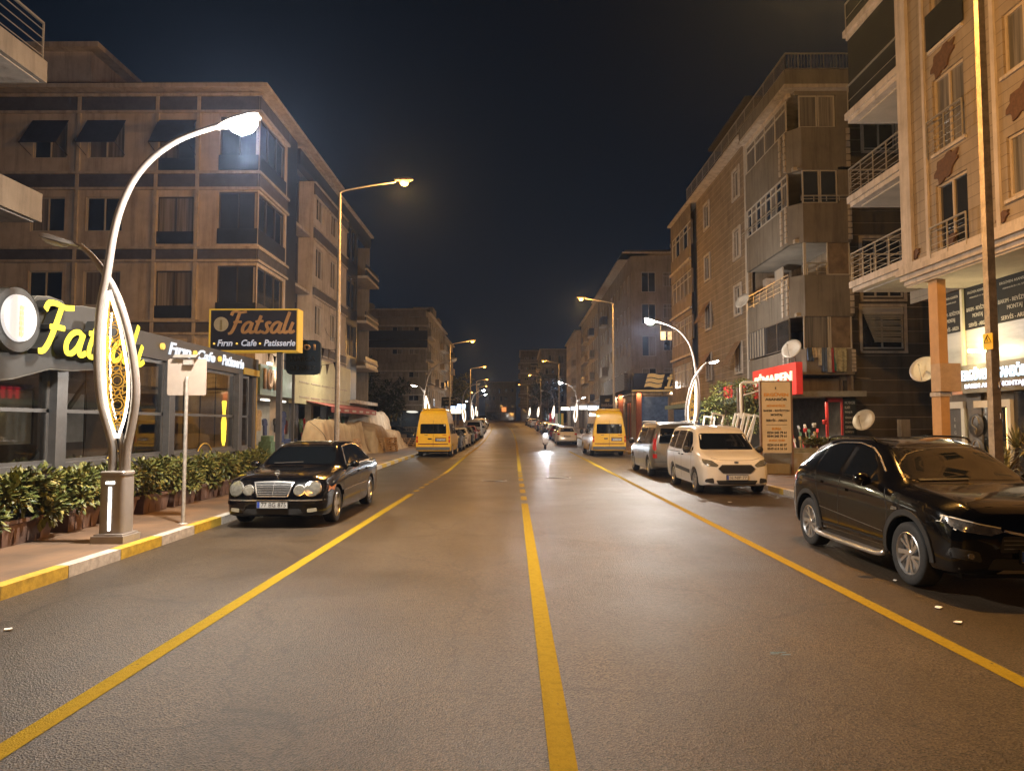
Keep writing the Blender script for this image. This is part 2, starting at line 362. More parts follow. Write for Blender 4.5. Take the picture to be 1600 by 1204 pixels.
def rounded(pts, r, n=4):
    out = []; k = len(pts)
    for i in range(k):
        p0, p, p1 = Vector(pts[i-1]), Vector(pts[i]), Vector(pts[(i+1) % k])
        a, b = (p0-p), (p1-p); q = min(r, a.length*.45, b.length*.45)
        A, B = p+a.normalized()*q, p+b.normalized()*q
        for j in range(n+1):
            t = j/n; out.append(((1-t)**2)*A+2*t*(1-t)*p+t*t*B)
    return out

class Car:
    """stations: (y, z_sill, half_width, z_belt, half_belt, z_roof_edge, half_roof, z_centre)"""
    def __init__(s, st, wheels, rw, paint, name='body', lowres=False):
        s.L = st[-1][0]; ys = [q[0] for q in st]
        n = 26 if lowres else 64
        samp = sorted(set([round(float(v), 4) for v in np.linspace(0, s.L, n)]+[round(q, 4) for q in ys]))
        cols = list(zip(*st)); rows = []
        for y in samp:
            zs, w, zb, wb, zr, wr, zc = [float(pchip(ys, cols[k], y)) for k in range(1, 8)]
            h = zb-zs
            sec = [(0, zs), (w*.80, zs), (w*.955, zs+.025), (w*.985, zs+h*.12), (w, zs+h*.38), (w*.998, zs+h*.62), ((w+wb)/2+.012, zs+h*.86), (wb, zb)]
            for t in (.12, .4, .7, .9): sec.append((wb+(wr-wb)*(t**1.15), zb+(zr-zb)*t))
            sec += [(wr, zr), (wr*.965, zr+(zc-zr)*.38), (wr*.86, zr+(zc-zr)*.66), (wr*.6, zr+(zc-zr)*.9), (wr*.3, zc-(zc-zr)*.02), (0, zc)]
            rows.append([(x, y, z) for x, z in sec])
        k = len(rows[0]); V, F = [], []
        full = [r+[(-x, y, z) for x, y, z in r[-2:0:-1]] for r in rows]; kk = len(full[0])
        for r in full: V += r
        for i in range(len(full)-1):
            for j in range(kk):
                a, b = i*kk+j, i*kk+(j+1) % kk; F.append((a, b, b+kk, a+kk))
        F.append(tuple(range(kk))[::-1]); e = (len(full)-1)*kk; F.append(tuple(range(e, e+kk)))
        me = bpy.data.meshes.new(name); me.from_pydata([Vector(v) for v in V], [], F); me.update()
        bm = bmesh.new(); bm.from_mesh(me); bmesh.ops.recalc_face_normals(bm, faces=bm.faces)
        bmesh.ops.triangulate(bm, faces=[f for f in bm.faces if len(f.verts) > 4])
        s.bvh = BVHTree.FromBMesh(bm); bm.to_mesh(me); bm.free()
        o = bpy.data.objects.new(name, me); COL.objects.link(o)
        for (wy, wx) in wheels:
            c = MB()
            c.lathe([(0, -1.2), (rw, -1.2), (rw, -.36), (0, -.36)], (0, wy, rw*.93), 28, 0, 'x', False)
            c.lathe([(0, .36), (rw, .36), (rw, 1.2), (0, 1.2)], (0, wy, rw*.93), 28, 0, 'x', False)
            co = c.build('cutter', paint); bm = bmesh.new(); bm.from_mesh(co.data)
            bmesh.ops.remove_doubles(bm, verts=bm.verts, dist=1e-5); bmesh.ops.recalc_face_normals(bm, faces=bm.faces); bm.to_mesh(co.data); bm.free()
            mo = o.modifiers.new('b', 'BOOLEAN'); mo.object = co; mo.solver = 'EXACT'
        if not lowres or True:
            dg = bpy.context.evaluated_depsgraph_get(); m2 = bpy.data.meshes.new_from_object(o.evaluated_get(dg))
        o.modifiers.clear(); o.data = m2
        for c in [c for c in COL.objects if c.name.startswith('cutter')]: bpy.data.objects.remove(c)
        m2.materials.clear(); m2.materials.append(paint)
        m2.polygons.foreach_set('use_smooth', [True]*len(m2.polygons)); m2.polygons.foreach_set('material_index', [0]*len(m2.polygons)); m2.set_sharp_from_angle(angle=R(38))
        s.body = o
    def cast(s, a, b, ax):
        if ax == 'front': o, d = Vector((a, -2, b)), Vector((0, 1, 0))
        elif ax == 'rear': o, d = Vector((a, s.L+2, b)), Vector((0, -1, 0))
        elif ax == 'right': o, d = Vector((-3, a, b)), Vector((1, 0, 0))     # the car's right-hand flank
        elif ax == 'left': o, d = Vector((3, a, b)), Vector((-1, 0, 0))
        else: o, d = Vector((a, b, 4)), Vector((0, 0, -1))
        h = s.bvh.ray_cast(o, d)
        return h[0], d
    def patch(s, name, poly, ax, m, parent, off=.005, rings=5, mirror=False, r=0.0, deep=.015, seg=.06):
        polys = [poly]
        if mirror: polys.append([(-a, b) for a, b in poly][::-1])
        out = []
        for pl in polys:
            if r: pl = rounded([(a, b, 0) for a, b in pl], r)
            pl = [Vector((p[0], p[1], 0)) for p in pl]; pts = []
            for i in range(len(pl)):
                a, b = pl[i], pl[(i+1) % len(pl)]; k = max(1, int((b-a).length/seg))
                pts += [a.lerp(b, j/k) for j in range(k)]
            c = sum(pts, Vector())/len(pts); n = len(pts); vs, fs = [], []; last = None; d = None
            grid = []
            for ri in range(rings+1):
                t = 1-ri/rings
                for p in (pts if ri < rings else [c]):
                    q = c.lerp(p, t); h, d = s.cast(q.x, q.y, ax)
                    grid.append([q, h])
            good = [g[1] for g in grid if g[1] is not None]
            if not good: continue
            for g in grid:
                if g[1] is None:
                    g[1] = min(good, key=lambda h: (h-Vector({'front': (g[0].x, h.y, g[0].y), 'rear': (g[0].x, h.y, g[0].y), 'right': (h.x, g[0].x, g[0].y), 'left': (h.x, g[0].x, g[0].y)}.get(ax, (g[0].x, g[0].y, h.z)))).length)
            vs = [g[1]-d*off for g in grid]
            for ri in range(rings-1):
                for j in range(n):
                    a, b = ri*n+j, ri*n+(j+1) % n; fs.append((a, b, b+n, a+n))
            for j in range(n): fs.append(((rings-1)*n+j, (rings-1)*n+(j+1) % n, rings*n))
            base = len(vs); vs += [vs[j]+d*(deep+off) for j in range(n)]
            for j in range(n): fs.append((j, base+j, base+(j+1) % n, (j+1) % n))
            me = bpy.data.meshes.new(name); me.from_pydata(vs, [], fs); me.materials.append(m)
            bm = bmesh.new(); bm.from_mesh(me); bmesh.ops.recalc_face_normals(bm, faces=bm.faces)
            top = [f for f in bm.faces if f.index < n*rings]
            bm.faces.ensure_lookup_table()
            if sum((f.normal*f.calc_area() for f in bm.faces), Vector()).dot(d) > 0: bmesh.ops.reverse_faces(bm, faces=bm.faces)
            bm.to_mesh(me); bm.free()
            me.polygons.foreach_set('use_smooth', [True]*len(me.polygons)); me.set_sharp_from_angle(angle=R(40))
            o = bpy.data.objects.new(name, me); COL.objects.link(o); o.parent = parent; out.append(o)
        return out
    def strip(s, name, path, w, ax, m, parent, off=.006, mirror=False, seg=.05, close=False):
        paths = [path]+([[(-a, b) for a, b in path]] if mirror else [])
        out = []
        for pl in paths:
            pl = [Vector((a, b, 0)) for a, b in pl]
            if close: pl.append(pl[0])
            pts = []
            for i in range(len(pl)-1):
                k = max(1, int((pl[i+1]-pl[i]).length/seg)); pts += [pl[i].lerp(pl[i+1], j/k) for j in range(k)]
            pts.append(pl[-1]); mb = MB(); prev = None; vs = []
            for i, p in enumerate(pts):
                t = (pts[min(i+1, len(pts)-1)]-pts[max(i-1, 0)]).normalized(); nn = Vector((-t.y, t.x, 0))*w/2
                h1, d = s.cast(p.x+nn.x, p.y+nn.y, ax); h2, d = s.cast(p.x-nn.x, p.y-nn.y, ax)
                if h1 is None or h2 is None: continue
                vs += [h1-d*off, h2-d*off, h2+d*.01, h1+d*.01]
            k = len(vs)//4
            if k < 2: continue
            fs = []
            for i in range(k-1):
                for j in range(4): fs.append((i*4+j, i*4+(j+1) % 4, i*4+4+(j+1) % 4, i*4+4+j))
            mb.add(vs, fs, 0, False); out.append(mb.build(name, m, parent))
        return out

def make_wheel(r, w, style, rimmat):
    t = MB(); k = w/2
    t.lathe([(r*.66, -k*.9), (r*.80, -k), (r*.93, -k*.96), (r*.985, -k*.8), (r, -k*.4), (r, k*.4), (r*.985, k*.8), (r*.93, k*.96), (r*.80, k), (r*.66, k*.9)], n=40, axis='x')
    m = MB(); ro = r*.68
    for sgn in (1,):
        m.lathe([(ro*1.0, k*.92), (ro*.96, k*.97), (ro*.90, k*.80), (ro*.87, k*.2), (ro*.3, k*.05), (0, k*.05)], n=40, axis='x')
        m.lathe([(0, k*.80), (ro*.13, k*.80), (ro*.19, k*.70), (ro*.2, k*.1)], n=20, axis='x')
        def spoke(a, w0, w1, x0, x1, twist=0):
            ca, sa = math.cos(a), math.sin(a); tx = -sa; tz = ca
            a2 = a+twist; cb, sb = math.cos(a2), math.sin(a2)
            p = [(x0, ca*ro*.14+tx*w0, sa*ro*.14+tz*w0), (x0, ca*ro*.14-tx*w0, sa*ro*.14-tz*w0),
                 (x1, cb*ro*.93+sb*w1, sb*ro*.93-cb*w1), (x1, cb*ro*.93-sb*w1, sb*ro*.93+cb*w1)]
            q = [(x-.022, y, z) for x, y, z in p]
            m.add(p+q, [(0, 1, 2, 3), (7, 6, 5, 4), (0, 4, 5, 1), (1, 5, 6, 2), (2, 6, 7, 3), (3, 7, 4, 0)])
        if style == 'split':
            for i in range(5):
                a = 2*math.pi*i/5+.3; spoke(a, .022, .030, k*.72, k*.82, .34); spoke(a+.12, .016, .018, k*.70, k*.80, .75)
        elif style == 'five':
            for i in range(5): spoke(2*math.pi*i/5+.3, .045, .060, k*.74, k*.80)
        else:
            for i in range(9): spoke(2*math.pi*i/9, .018, .026, k*.62, k*.86)
    return t, m
def add_wheels(root, pos, r, w, style, rimmat=None):
    t, m = make_wheel(r, w, style, rimmat); first = {}
    for (y, x) in pos:
        sg = 1 if x > 0 else -1
        e = t.build('wheel', M_['rubber'], root) if not first else bpy.data.objects.new('wheel', first['t'])
        if first: COL.objects.link(e); e.parent = root
        e.location = (x, y, r)
        rr = m.build('rim', rimmat or M_['alloy'], e, sharp=30) if not first else bpy.data.objects.new('rim', first['m'])
        if first: COL.objects.link(rr); rr.parent = e
        if not first: first['t'], first['m'] = e.data, rr.data
        if sg < 0: e.rotation_euler = (0, 0, math.pi)
def plate(root, c, txt, y, z, x=0.0, back=False, w=.52, name='number_plate'):
    m = MB(); m.box(x-w/2, x+w/2, y-.006, y+.006, z-.056, z+.056)
    p = m.build(name, M_['plate'], root)
    b = MB(); s = -1 if not back else 1
    if back: b.box(x+w/2-.045, x+w/2-.004, y+.0065, y+.0085, z-.05, z+.05)
    else: b.box(x-w/2+.004, x-w/2+.045, y-.0085, y-.0065, z-.05, z+.05)
    b.build('country_band', M_['platered'], p)
    off = (.022 if not back else -.022)
    text(txt, (x+off, y+s*.009, z), (1 if not back else -1, 0, 0), (0, 0, 1), .075, M_['ink'], p, 'characters', width=w-.10, extrude=.001, bold=0, world=False)
    b = MB(); q = .012
    for (x0, x1, z0, z1) in ((x-w/2-q, x+w/2+q, z+.056, z+.056+q), (x-w/2-q, x+w/2+q, z-.056-q, z-.056), (x-w/2-q, x-w/2, z-.056, z+.056), (x+w/2, x+w/2+q, z-.056, z+.056)): b.box(x0, x1, y-.012, y+.012, z0, z1)
    b.build('plate_holder', M_['ink'], p)
def mirror_mb(x, y, z, s=1, w=.22, h=.14):
    m = MB(); sg = 1 if x > 0 else -1
    pts = []; n1, n2 = 8, 10
    for i in range(n1+1):
        th = math.pi*i/n1
        for j in range(n2):
            ph = 2*math.pi*j/n2
            pts.append((x+sg*w*.5*math.sin(th)*math.cos(ph)+sg*w*.5, y-.07*math.cos(th)*(1.0), z+h*.5*math.sin(th)*math.sin(ph)))
    fs = [(i*n2+j, i*n2+(j+1) % n2, (i+1)*n2+(j+1) % n2, (i+1)*n2+j) for i in range(n1) for j in range(n2)]
    m.add(pts, fs, 0, True); m.bar((x-sg*.06, y+.0, z-h*.3), (x+sg*w*.4, y, z-h*.3), .05, .03)
    return m
# ------------------------------------------------------------------ ground, road, kerbs, markings
def sheet(name, xf0, xf1, y0, y1, dz, m, step=2.0, nx=1, kind=True):
    mb = MB(); ys = [y0+(y1-y0)*i/max(1, int((y1-y0)/step)) for i in range(max(1, int((y1-y0)/step))+1)]
    vs, fs = [], []
    for y in ys:
        for j in range(nx+1):
            t = j/nx; x = xf0(y)*(1-t)+xf1(y)*t
            vs.append((x+road_dx(y), y, road_z(y)+dz))
    for i in range(len(ys)-1):
        for j in range(nx): a = i*(nx+1)+j; fs.append((a, a+1, a+nx+2, a+nx+1))
    mb.add(vs, fs, 0, True); o = mb.build(name, m)
    if kind: struct(o)
    return o
def itp(tab):
    xs, ys = zip(*tab); return lambda y: float(np.interp(y, xs, ys))
KL = itp([(-20, -5.20), (10, -5.20), (35, -5.6), (60, -5.75), (240, -5.75)])
KR = itp([(-20, 6.70), (18, 6.72), (40, 6.7), (240, 6.5)])
LL = itp([(-20, -2.9), (3.9, -2.80), (18, -2.70), (26, -2.62), (44, -2.95), (70, -3.0), (240, -2.95)])
LC = itp([(-20, .27), (3.7, .24), (15, .17), (26, .10), (45, .02), (240, 0.1)])
LR = itp([(-20, 3.5), (48, 3.44)])
sheet('ground', lambda y: -160, lambda y: 160, -30, 330, -.02, M_['ground'], 5, 8)
far = MB(); far.add([(-900, 330, 3.2), (900, 330, 3.2), (900, 1500, 3.2), (-900, 1500, 3.2)], [(0, 1, 2, 3)]); struct(far.build('distant_ground', M_['ground']))
sheet('road', lambda y: KL(y)-.02, lambda y: KR(y)+.02, -20, 240, 0, M_['asphalt'], 2, 6)
def mk(name, f, w, y0, y1): return sheet(name, lambda y: f(y)-w/2, lambda y: f(y)+w/2, y0, y1, .004, M_['yellow_line'], .8)
W = .145
mk('left_lane_line', LL, W, -18, 17.9); mk('left_lane_line', LL, W, 25.2, 130)
mk('centre_line', LC, W, -18, 15.8); mk('centre_line', LC, W, 26.4, 200)
mk('right_lane_line', LR, W, -18, 46.5)
for k in range(7): mk('lane_dash', LL, W, 18.6+k*.98, 18.6+k*.98+.36)
for k, (a, b) in enumerate([(774, 780), (763.5, 769), (754.5, 759.5), (746.5, 750.5), (741.5, 744.5), (737.5, 740)]):
    mk('lane_dash', LC, W, 1929/(b-663), 1929/(a-663))
def kerb(name, f, sgn, y0, y1, phase):
    mb = MB(); y = y0
    while y < y1:
        e = min(y+1.07, y1); m = 0 if int(round((y-phase)/1.07)) % 2 == 0 else 1
        a, b = f(y)+road_dx(y), f(e)+road_dx(e); za, zb = road_z(y), road_z(e); g = .012
        P = [(a, y+g, za-.05), (b, e, zb-.05), (b+sgn*.16, e, zb-.05), (a+sgn*.16, y+g, za-.05)]
        if sgn < 0: P = [P[3], P[2], P[1], P[0]]
        mb.hexa([P[3], P[2], P[1], P[0]]+[(p[0], p[1], p[2]+.19) for p in (P[3], P[2], P[1], P[0])], m)
        y += 1.07
    return struct(mb.build(name, [M_['kerb_y'], M_['kerb_w']]))
kerb('left_kerb', KL, -1, -18.6, 53, 7.35); kerb('left_kerb', KL, -1, 92, 200, 7.35); kerb('right_kerb', KR, 1, -18.6, 200, 20.2)

def paver_mat():
    m = bpy.data.materials.new('sidewalk_pavers'); m.use_nodes = True; n, l, b = nodes_of(m)
    g = n.new('ShaderNodeNewGeometry'); br = n.new('ShaderNodeTexBrick'); br.inputs['Scale'].default_value = 1.0
    l.new(g.outputs['Position'], br.inputs['Vector']); br.inputs['Brick Width'].default_value = .4; br.inputs['Row Height'].default_value = .4; br.inputs['Mortar Size'].default_value = .006; br.offset = 0
    br.inputs['Color1'].default_value = (.18, .115, .07, 1); br.inputs['Color2'].default_value = (.155, .10, .062, 1); br.inputs['Mortar'].default_value = (.11, .085, .07, 1)
    nz = n.new('ShaderNodeTexNoise'); nz.inputs['Scale'].default_value = 1.1; nz.inputs['Detail'].default_value = 8; l.new(g.outputs['Position'], nz.inputs['Vector'])
    rp = n.new('ShaderNodeValToRGB'); l.new(nz.outputs['Fac'], rp.inputs[0]); rp.color_ramp.elements[0].position = .35; rp.color_ramp.elements[1].position = .62
    rp.color_ramp.elements[0].color = (.62, .64, .68, 1); rp.color_ramp.elements[1].color = (1.15, 1.08, 1.0, 1)
    mx = n.new('ShaderNodeMix'); mx.data_type = 'RGBA'; mx.blend_type = 'MULTIPLY'; mx.inputs[0].default_value = 1; l.new(br.outputs['Color'], mx.inputs[6]); l.new(rp.outputs[0], mx.inputs[7])
    l.new(mx.outputs[2], b.inputs['Base Color']); b.inputs['Roughness'].default_value = .62
    bp = n.new('ShaderNodeBump'); bp.inputs['Strength'].default_value = .3; bp.inputs['Distance'].default_value = .01; bp.invert = True; l.new(br.outputs['Fac'], bp.inputs['Height']); l.new(bp.outputs[0], b.inputs['Normal'])
    return m
PAV = paver_mat()
sheet('left_pavement', lambda y: -16, lambda y: KL(y)-.158, -18, 53, .136, PAV, 2)
sheet('left_pavement', lambda y: -14, lambda y: KL(y)-.158, 92, 200, .136, PAV, 3)
sheet('right_pavement', lambda y: KR(y)+.158, lambda y: 24, -18, 200, .136, PAV, 2)

# manholes and small litter
def manhole(px, py, r, lab):
    p = AG(px, py); o = thing('manhole_cover', lab, 'manhole', (p.x, p.y, .003), group='manhole covers in the road')
    m = MB(); m.lathe([(0, .006), (r*.78, .006), (r*.78, .002)], n=32); m.build('lid', mat('cast_iron', (.03, .028, .026), .45, .6, var=.4, scale=40, bump=.6), o)
    m = MB(); m.lathe([(r*.80, .002), (r*.80, .009), (r, .009), (r*1.02, .001)], n=32); m.build('frame', mat('iron_ring', (.13, .12, .105), .5, .3, var=.3, scale=30), o)
manhole(771, 751, .42, 'dark round manhole cover left of the centre line'); manhole(872, 746, .42, 'round manhole cover right of the centre line')
LIT = mat('litter_paper', (.75, .73, .68), .8, var=.1); BLU = mat('faded_blue_paint', (.13, .22, .28), .8, var=.35, scale=30)
for k, (px, py, s, lab) in enumerate([(1466, 950, .05, 'small white scrap of litter near the dark crossover front wheel'), (1497, 974, .05, 'white scrap of litter on the parking strip, right of the other scrap'), (1140, 785, .06, 'pale scrap of litter on the road before the white compact van'), (1399, 908, .03, 'tiny white scrap against the crossover front tyre'), (12, 985, .05, 'pale scrap of litter by the left kerb')]):
    p = AG(px, py); m = MB(); pts = [(p.x+s*math.cos(a)*rnd.uniform(.5, 1), p.y+s*math.sin(a)*rnd.uniform(.5, 1.1), .012+rnd.uniform(0, .01)) for a in np.linspace(0, 5.4, 6)]
    m.prism(pts, (0, 0, -.004), (0, 0, .002)); tag(m.build('litter_scrap', LIT), lab, 'litter', 'scraps of litter on the road')
p = AG(1216, 1022); m = MB()
for k in range(5): q = (p.x+rnd.uniform(-.06, .06), p.y+rnd.uniform(-.02, .05)); m.add([(q[0]-.04, q[1]-.012, .004), (q[0]+.03, q[1]-.008, .004), (q[0]+.045, q[1]+.012, .004), (q[0]-.02, q[1]+.012, .004)], [(0, 1, 2, 3)])
struct(m.build('road_paint_smudge', BLU))

# ------------------------------------------------------------------ ornate LED street lamps
LED_STRIP = mat('led_strip', (1, .93, .82), emit=3.4, ecol=(1.0, .90, .74), var=0)
LED_LENS = mat('led_lens', (1, 1, 1), emit=60.0, ecol=(1.0, .95, .86), var=0)
LED_OFF = mat('unlit_lens', (.5, .5, .48), .3, var=.05)
GOLD = mat('gold_lattice', (.62, .36, .06), .38, .5, var=.1, emit=.22, ecol=(1.0, .55, .08))  # lattice is no lamp; its emission stands in for the strips' light
SLOT = mat('backlit_slots', (1, 1, 1), emit=2.0, ecol=(1.0, .97, .90), var=0)
S = 110.7
def LP(px, py, y=0.0): return Vector(((px-192)/S, y, 1.63-(py-663)/S))
def add_area(name, loc, rot, power, col, size, parent=None, spread=math.pi, sy=None, shape='DISK'):
    d = bpy.data.lights.new(name, 'AREA'); d.energy = power; d.color = col; d.size = size; d.shape = shape; d.spread = spread
    if sy: d.shape = 'ELLIPSE'; d.size_y = sy
    o = bpy.data.objects.new(name, d); COL.objects.link(o); o.location = loc; o.rotation_euler = rot; o.parent = parent
    return o
def ornate_lamp():
    root = thing('ornate_street_lamp', 'x', 'street lamp', group='ornate LED street lamps')
    m = MB(); m.box(-.225, .225, -.225, .225, 0, .10); m.box(-.20, .20, -.20, .20, .10, .125); m.build('plinth', M_['steel'], root)
    m = MB()   # fluted housing with rounded corners
    sec = rounded([(-.175, -.15, 0), (.175, -.15, 0), (.175, .15, 0), (-.175, .15, 0)], .06, 5)
    zs = [(.125, 1.0), (.90, .985), (.905, .94), (.93, .94), (.935, 1.03), (.97, 1.03), (.985, .96)]
    vs = []; n = len(sec)
    for z, k in zs: vs += [Vector((p.x*k, p.y*k, z)) for p in sec]
    fs = [(i*n+j, i*n+(j+1) % n, (i+1)*n+(j+1) % n, (i+1)*n+j) for i in range(len(zs)-1) for j in range(n)]
    m.add(vs, fs, 0, True); m.add(vs[-n:], [tuple(range(n))]); m.build('housing', M_['steel'], root, sharp=30)
    m = MB(); r2 = random.Random(3)
    m.box(-.075, .045, -.158, -.145, .81, .838)
    for k in range(9): x = -.075+k*.0135; m.box(x, x+.009, -.158, -.145, .838, .838+r2.uniform(.004, .012)) if k % 2 == 0 else None
    z = .17
    while z < .765:
        h = r2.uniform(.030, .055); wv = r2.uniform(.024, .031); m.box(-.018-wv*.55, -.018+wv*.8, -.158, -.145, z, min(z+h, .768)); z += h+.003
    m.build('lit_slots', SLOT, root)
    tube = lambda pts, r, nm: MB().tube(spline(pts, 6), r, 12).build(nm, M_['steel'], root)
    # left stem -> long arm ; right stem -> short arm
    A = [LP(183, 736), LP(183, 700), LP(176, 672), LP(163, 630), LP(157, 590), LP(154, 545), LP(155, 500), LP(158, 465), LP(163, 435), LP(167, 405), LP(173, 360), LP(184, 315), LP(203, 272), LP(231, 237), LP(266, 211), LP(300, 196), LP(338, 184)]
    sp = spline(A, 6); k = len(sp)
    rad = [(.058 if i < k*.5 else .058-.020*((i/k-.5)/.5)) for i in range(k)]
    MB().tube(sp, rad, 12).build('long_arm', M_['steel'], root)
    B = [LP(203, 736, .02), LP(204, 700, .02), LP(210, 660, .03), LP(214, 625, .03), LP(213, 590, .03), LP(206, 545, .03), LP(196, 505, .03), LP(182, 465, .03), LP(166, 435, .05), LP(150, 412, .06), LP(134, 392, .06), LP(118, 378, .05)]
    sp = spline(B, 6); k = len(sp)
    MB().tube(sp, [(.058 if i < k*.62 else .058-.024*((i/k-.62)/.38)) for i in range(k)], 12).build('short_arm', M_['steel'], root)
    tube([LP(193, 736, .05), LP(193, 700, .05), LP(191, 676, .05), LP(187, 660, .04)], .030, 'rear_stem')
    # leaf outline (inner edges)
    Lf = spline([LP(189, 683), LP(178, 655), LP(170, 620), LP(167, 585), LP(165, 545), LP(165, 510), LP(167, 475), LP(170, 452)], 6)
    Rt = spline([LP(191, 683), LP(200, 655), LP(205, 620), LP(204, 585), LP(197, 545), LP(188, 505), LP(178, 475), LP(171, 452)], 6)
    for pts, dx in ((Lf, 0.0), (Rt, 0.0)):
        MB().tube([p+Vector((dx, -.015, 0)) for p in pts], .017, 8).build('led_strip', LED_STRIP, root)
    MB().tube([p+Vector((.055 if q < .5 else .055, .035, 0)) for q, p in [(i/len(Lf), p) for i, p in enumerate(Lf)]][6:-8], .012, 6).build('led_strip', LED_STRIP, root)
    # gold lattice
    def xl(z, arr):
        zz = [p.z for p in arr]; xx = [p.x for p in arr]; return float(np.interp(z, zz, xx))
    g = MB(); z0, z1 = LP(0, 672).z, LP(0, 462).z
    def seg(a, b):
        k = 4
        for i in range(k):
            p, q = a.lerp(b, i/k), a.lerp(b, (i+1)/k); mid = (p+q)/2
            if z0 < mid.z < z1 and xl(mid.z, Lf)+.02 < mid.x < xl(mid.z, Rt)-.02: g.bar(p, q, .0115, .008)
    z = z0+.02; row = 0
    while z < z1+.1:
        for cx in ((xl(z, Lf)+xl(z, Rt))/2,):
            c = Vector((cx, 0, z)); r = .165; P = [c+Vector((r*math.cos(2*math.pi*i/10+.157), 0, r*math.sin(2*math.pi*i/10+.157))) for i in range(10)]
            for i in range(10): seg(P[i], P[(i+3) % 10]); seg(P[i], c+(P[i]-c)*1.3); seg(c+(P[i]-c)*1.3, c+(P[(i+1) % 10]-c)*1.3)
            q = [c+(p-c)*.40 for p in P]
            for i in range(10): seg(q[i], q[(i+1) % 10])
        z += .345; row += 1
    for arr, s in ((Lf, .03), (Rt, -.03)): g.tube([p+Vector((s, 0, 0)) for p in arr[3:-3]], .007, 5)
    g.build('gold_lattice', GOLD, root)
    # heads
    def head(nm, a, b, w, lens, hname):
        a, b = Vector(a), Vector(b); t = (b-a).normalized(); up = Vector((0, 1, 0)).cross(t); up = up if up.z > 0 else -up
        m = MB(); prof = [(0, .25), (.15, .7), (.35, 1), (.8, 1), (.95, .8), (1, .5)]; vs = []; L = (b-a).length
        for s_, k in prof:
            for (yy, uu) in ((-1, -.25), (-.8, .45), (0, .75), (.8, .45), (1, -.25), (.8, -.4), (-.8, -.4)): vs.append(a+t*s_*L+Vector((0, yy*w/2*k, 0))+up*uu*.07*k)
        n = 7; fs = [(i*n+j, i*n+(j+1) % n, (i+1)*n+(j+1) % n, (i+1)*n+j) for i in range(len(prof)-1) for j in range(n)]
        m.add(vs, fs, 0, True); m.add(vs[:n], [tuple(range(n))]); m.add(vs[-n:], [tuple(range(n))[::-1]]); h = m.build(hname, M_['steel'], root, sharp=40)
        m = MB(); c = a+t*L*.6-up*.034; vs = []  # lens dome made large and deep to stand in for bloom
        for q in range(4):
            f = math.cos(q*.5); dz = math.sin(q*.5)
            for i in range(16): an = 2*math.pi*i/16; vs.append(c+t*math.cos(an)*L*.34*f+Vector((0, math.sin(an)*w*.48*f, 0))-up*(.19 if w > .2 else .06)*dz)
        fs = [(q*16+i, q*16+(i+1) % 16, q*16+16+(i+1) % 16, q*16+16+i) for q in range(3) for i in range(16)]+[tuple(range(48, 64))]
        m.add(vs, fs, 0, True); return m.build('lens', lens, h), c-up*.1
    l1, c1 = head('h', LP(334, 187), LP(402, 166), .30, LED_LENS, 'main_lamp_head')
    l2, c2 = head('h', LP(119, 379), LP(56, 362), .17, LED_OFF, 'side_lamp_head')
    clamp = MB(); clamp.lathe([(.05, -.03), (.055, 0), (.05, .03)], LP(336, 185), 12, 0, 'x'); clamp.lathe([(.042, -.03), (.048, 0), (.042, .03)], LP(119, 379, .05), 12, 0, 'x'); clamp.build('clamp', M_['galv'], root)
    return root, c1, c2
def add_point(name, loc, power, col, r=.12):
    d = bpy.data.lights.new(name, 'POINT'); d.energy = power; d.color = col; d.shadow_soft_size = r
    o = bpy.data.objects.new(name, d); COL.objects.link(o); o.location = loc; return o
SPILL = 1.35; SPILL_LED = .85
LAMP, LC1, LC2 = ornate_lamp()
def lit(root, main=True, side=False, pm=330, ps=40, real=True):
    rz = root.rotation_euler.z; M = Matrix.Rotation(rz, 4, 'Z')
    if main and real:
        add_area('lamp_light', root.location+M @ (LC1+Vector((0, 0, -.07))), (0, R(-18)*(1 if rz < 1 else -1), 0), pm*.9, LEDC, .30, spread=R(175)); add_point('lamp_spill', root.location+M @ (LC1+Vector((0, 0, -.42))), pm*SPILL_LED, LEDC)
    if side and real: add_area('lamp_light', root.location+M @ (LC2+Vector((0, 0, -.05))), (0, 0, 0), ps, LEDC, .2, spread=R(170))
    for ch in root.children:
        if ch.name.startswith('main_lamp_head') and not main or ch.name.startswith('side_lamp_head') and side:
            for g in ch.children:
                g.data = g.data.copy(); g.data.materials[0] = (LED_OFF if ch.name.startswith('main') else LED_LENS)
def at_road(x, y, z=.136): return (x+road_dx(y), y, road_z(y)+z)
lamps = [(-5.63, 9.85, 0, True, False, 'ornate lamp with lit gold leaf and bright long arm nearest the camera on the left', True),
         (7.25, 29.2, 1, True, True, 'ornate lamp with both heads lit behind the silver van on the right', True),
         (-5.95, 47.0, 0, False, True, 'ornate lamp with unlit long arm behind the left yellow minibus', True),
         (6.95, 80.0, 1, True, True, 'ornate lamp with bright white head just left of the right-hand yellow minibus', True),
         (-5.95, 84.0, 0, False, False, 'ornate lamp with unlit long arm left of the tall white van', True),
         (-5.95, 110.0, 0, True, True, 'ornate lamp with bright white heads behind the left row of cars', True),
         (6.8, 112.0, 1, False, False, 'ornate lamp with unlit head near the bright shops on the right', False),
         (-5.95, 140.0, 0, True, False, 'small far ornate lamp with bright head on the left of the slope', False),
         (6.7, 146.0, 1, False, False, 'far ornate lamp on the right at the upper part of the slope', False),
         (6.7, 172.0, 1, False, False, 'farthest ornate lamp on the right before the bend', False)]
for k, (x, y, right, mn, sd, lab, real) in enumerate(lamps):
    q = LAMP if k == 0 else copy_tree(LAMP)
    q.location = at_road(x, y); q.rotation_euler = (0, 0, math.pi if right else 0); q['label'] = lab
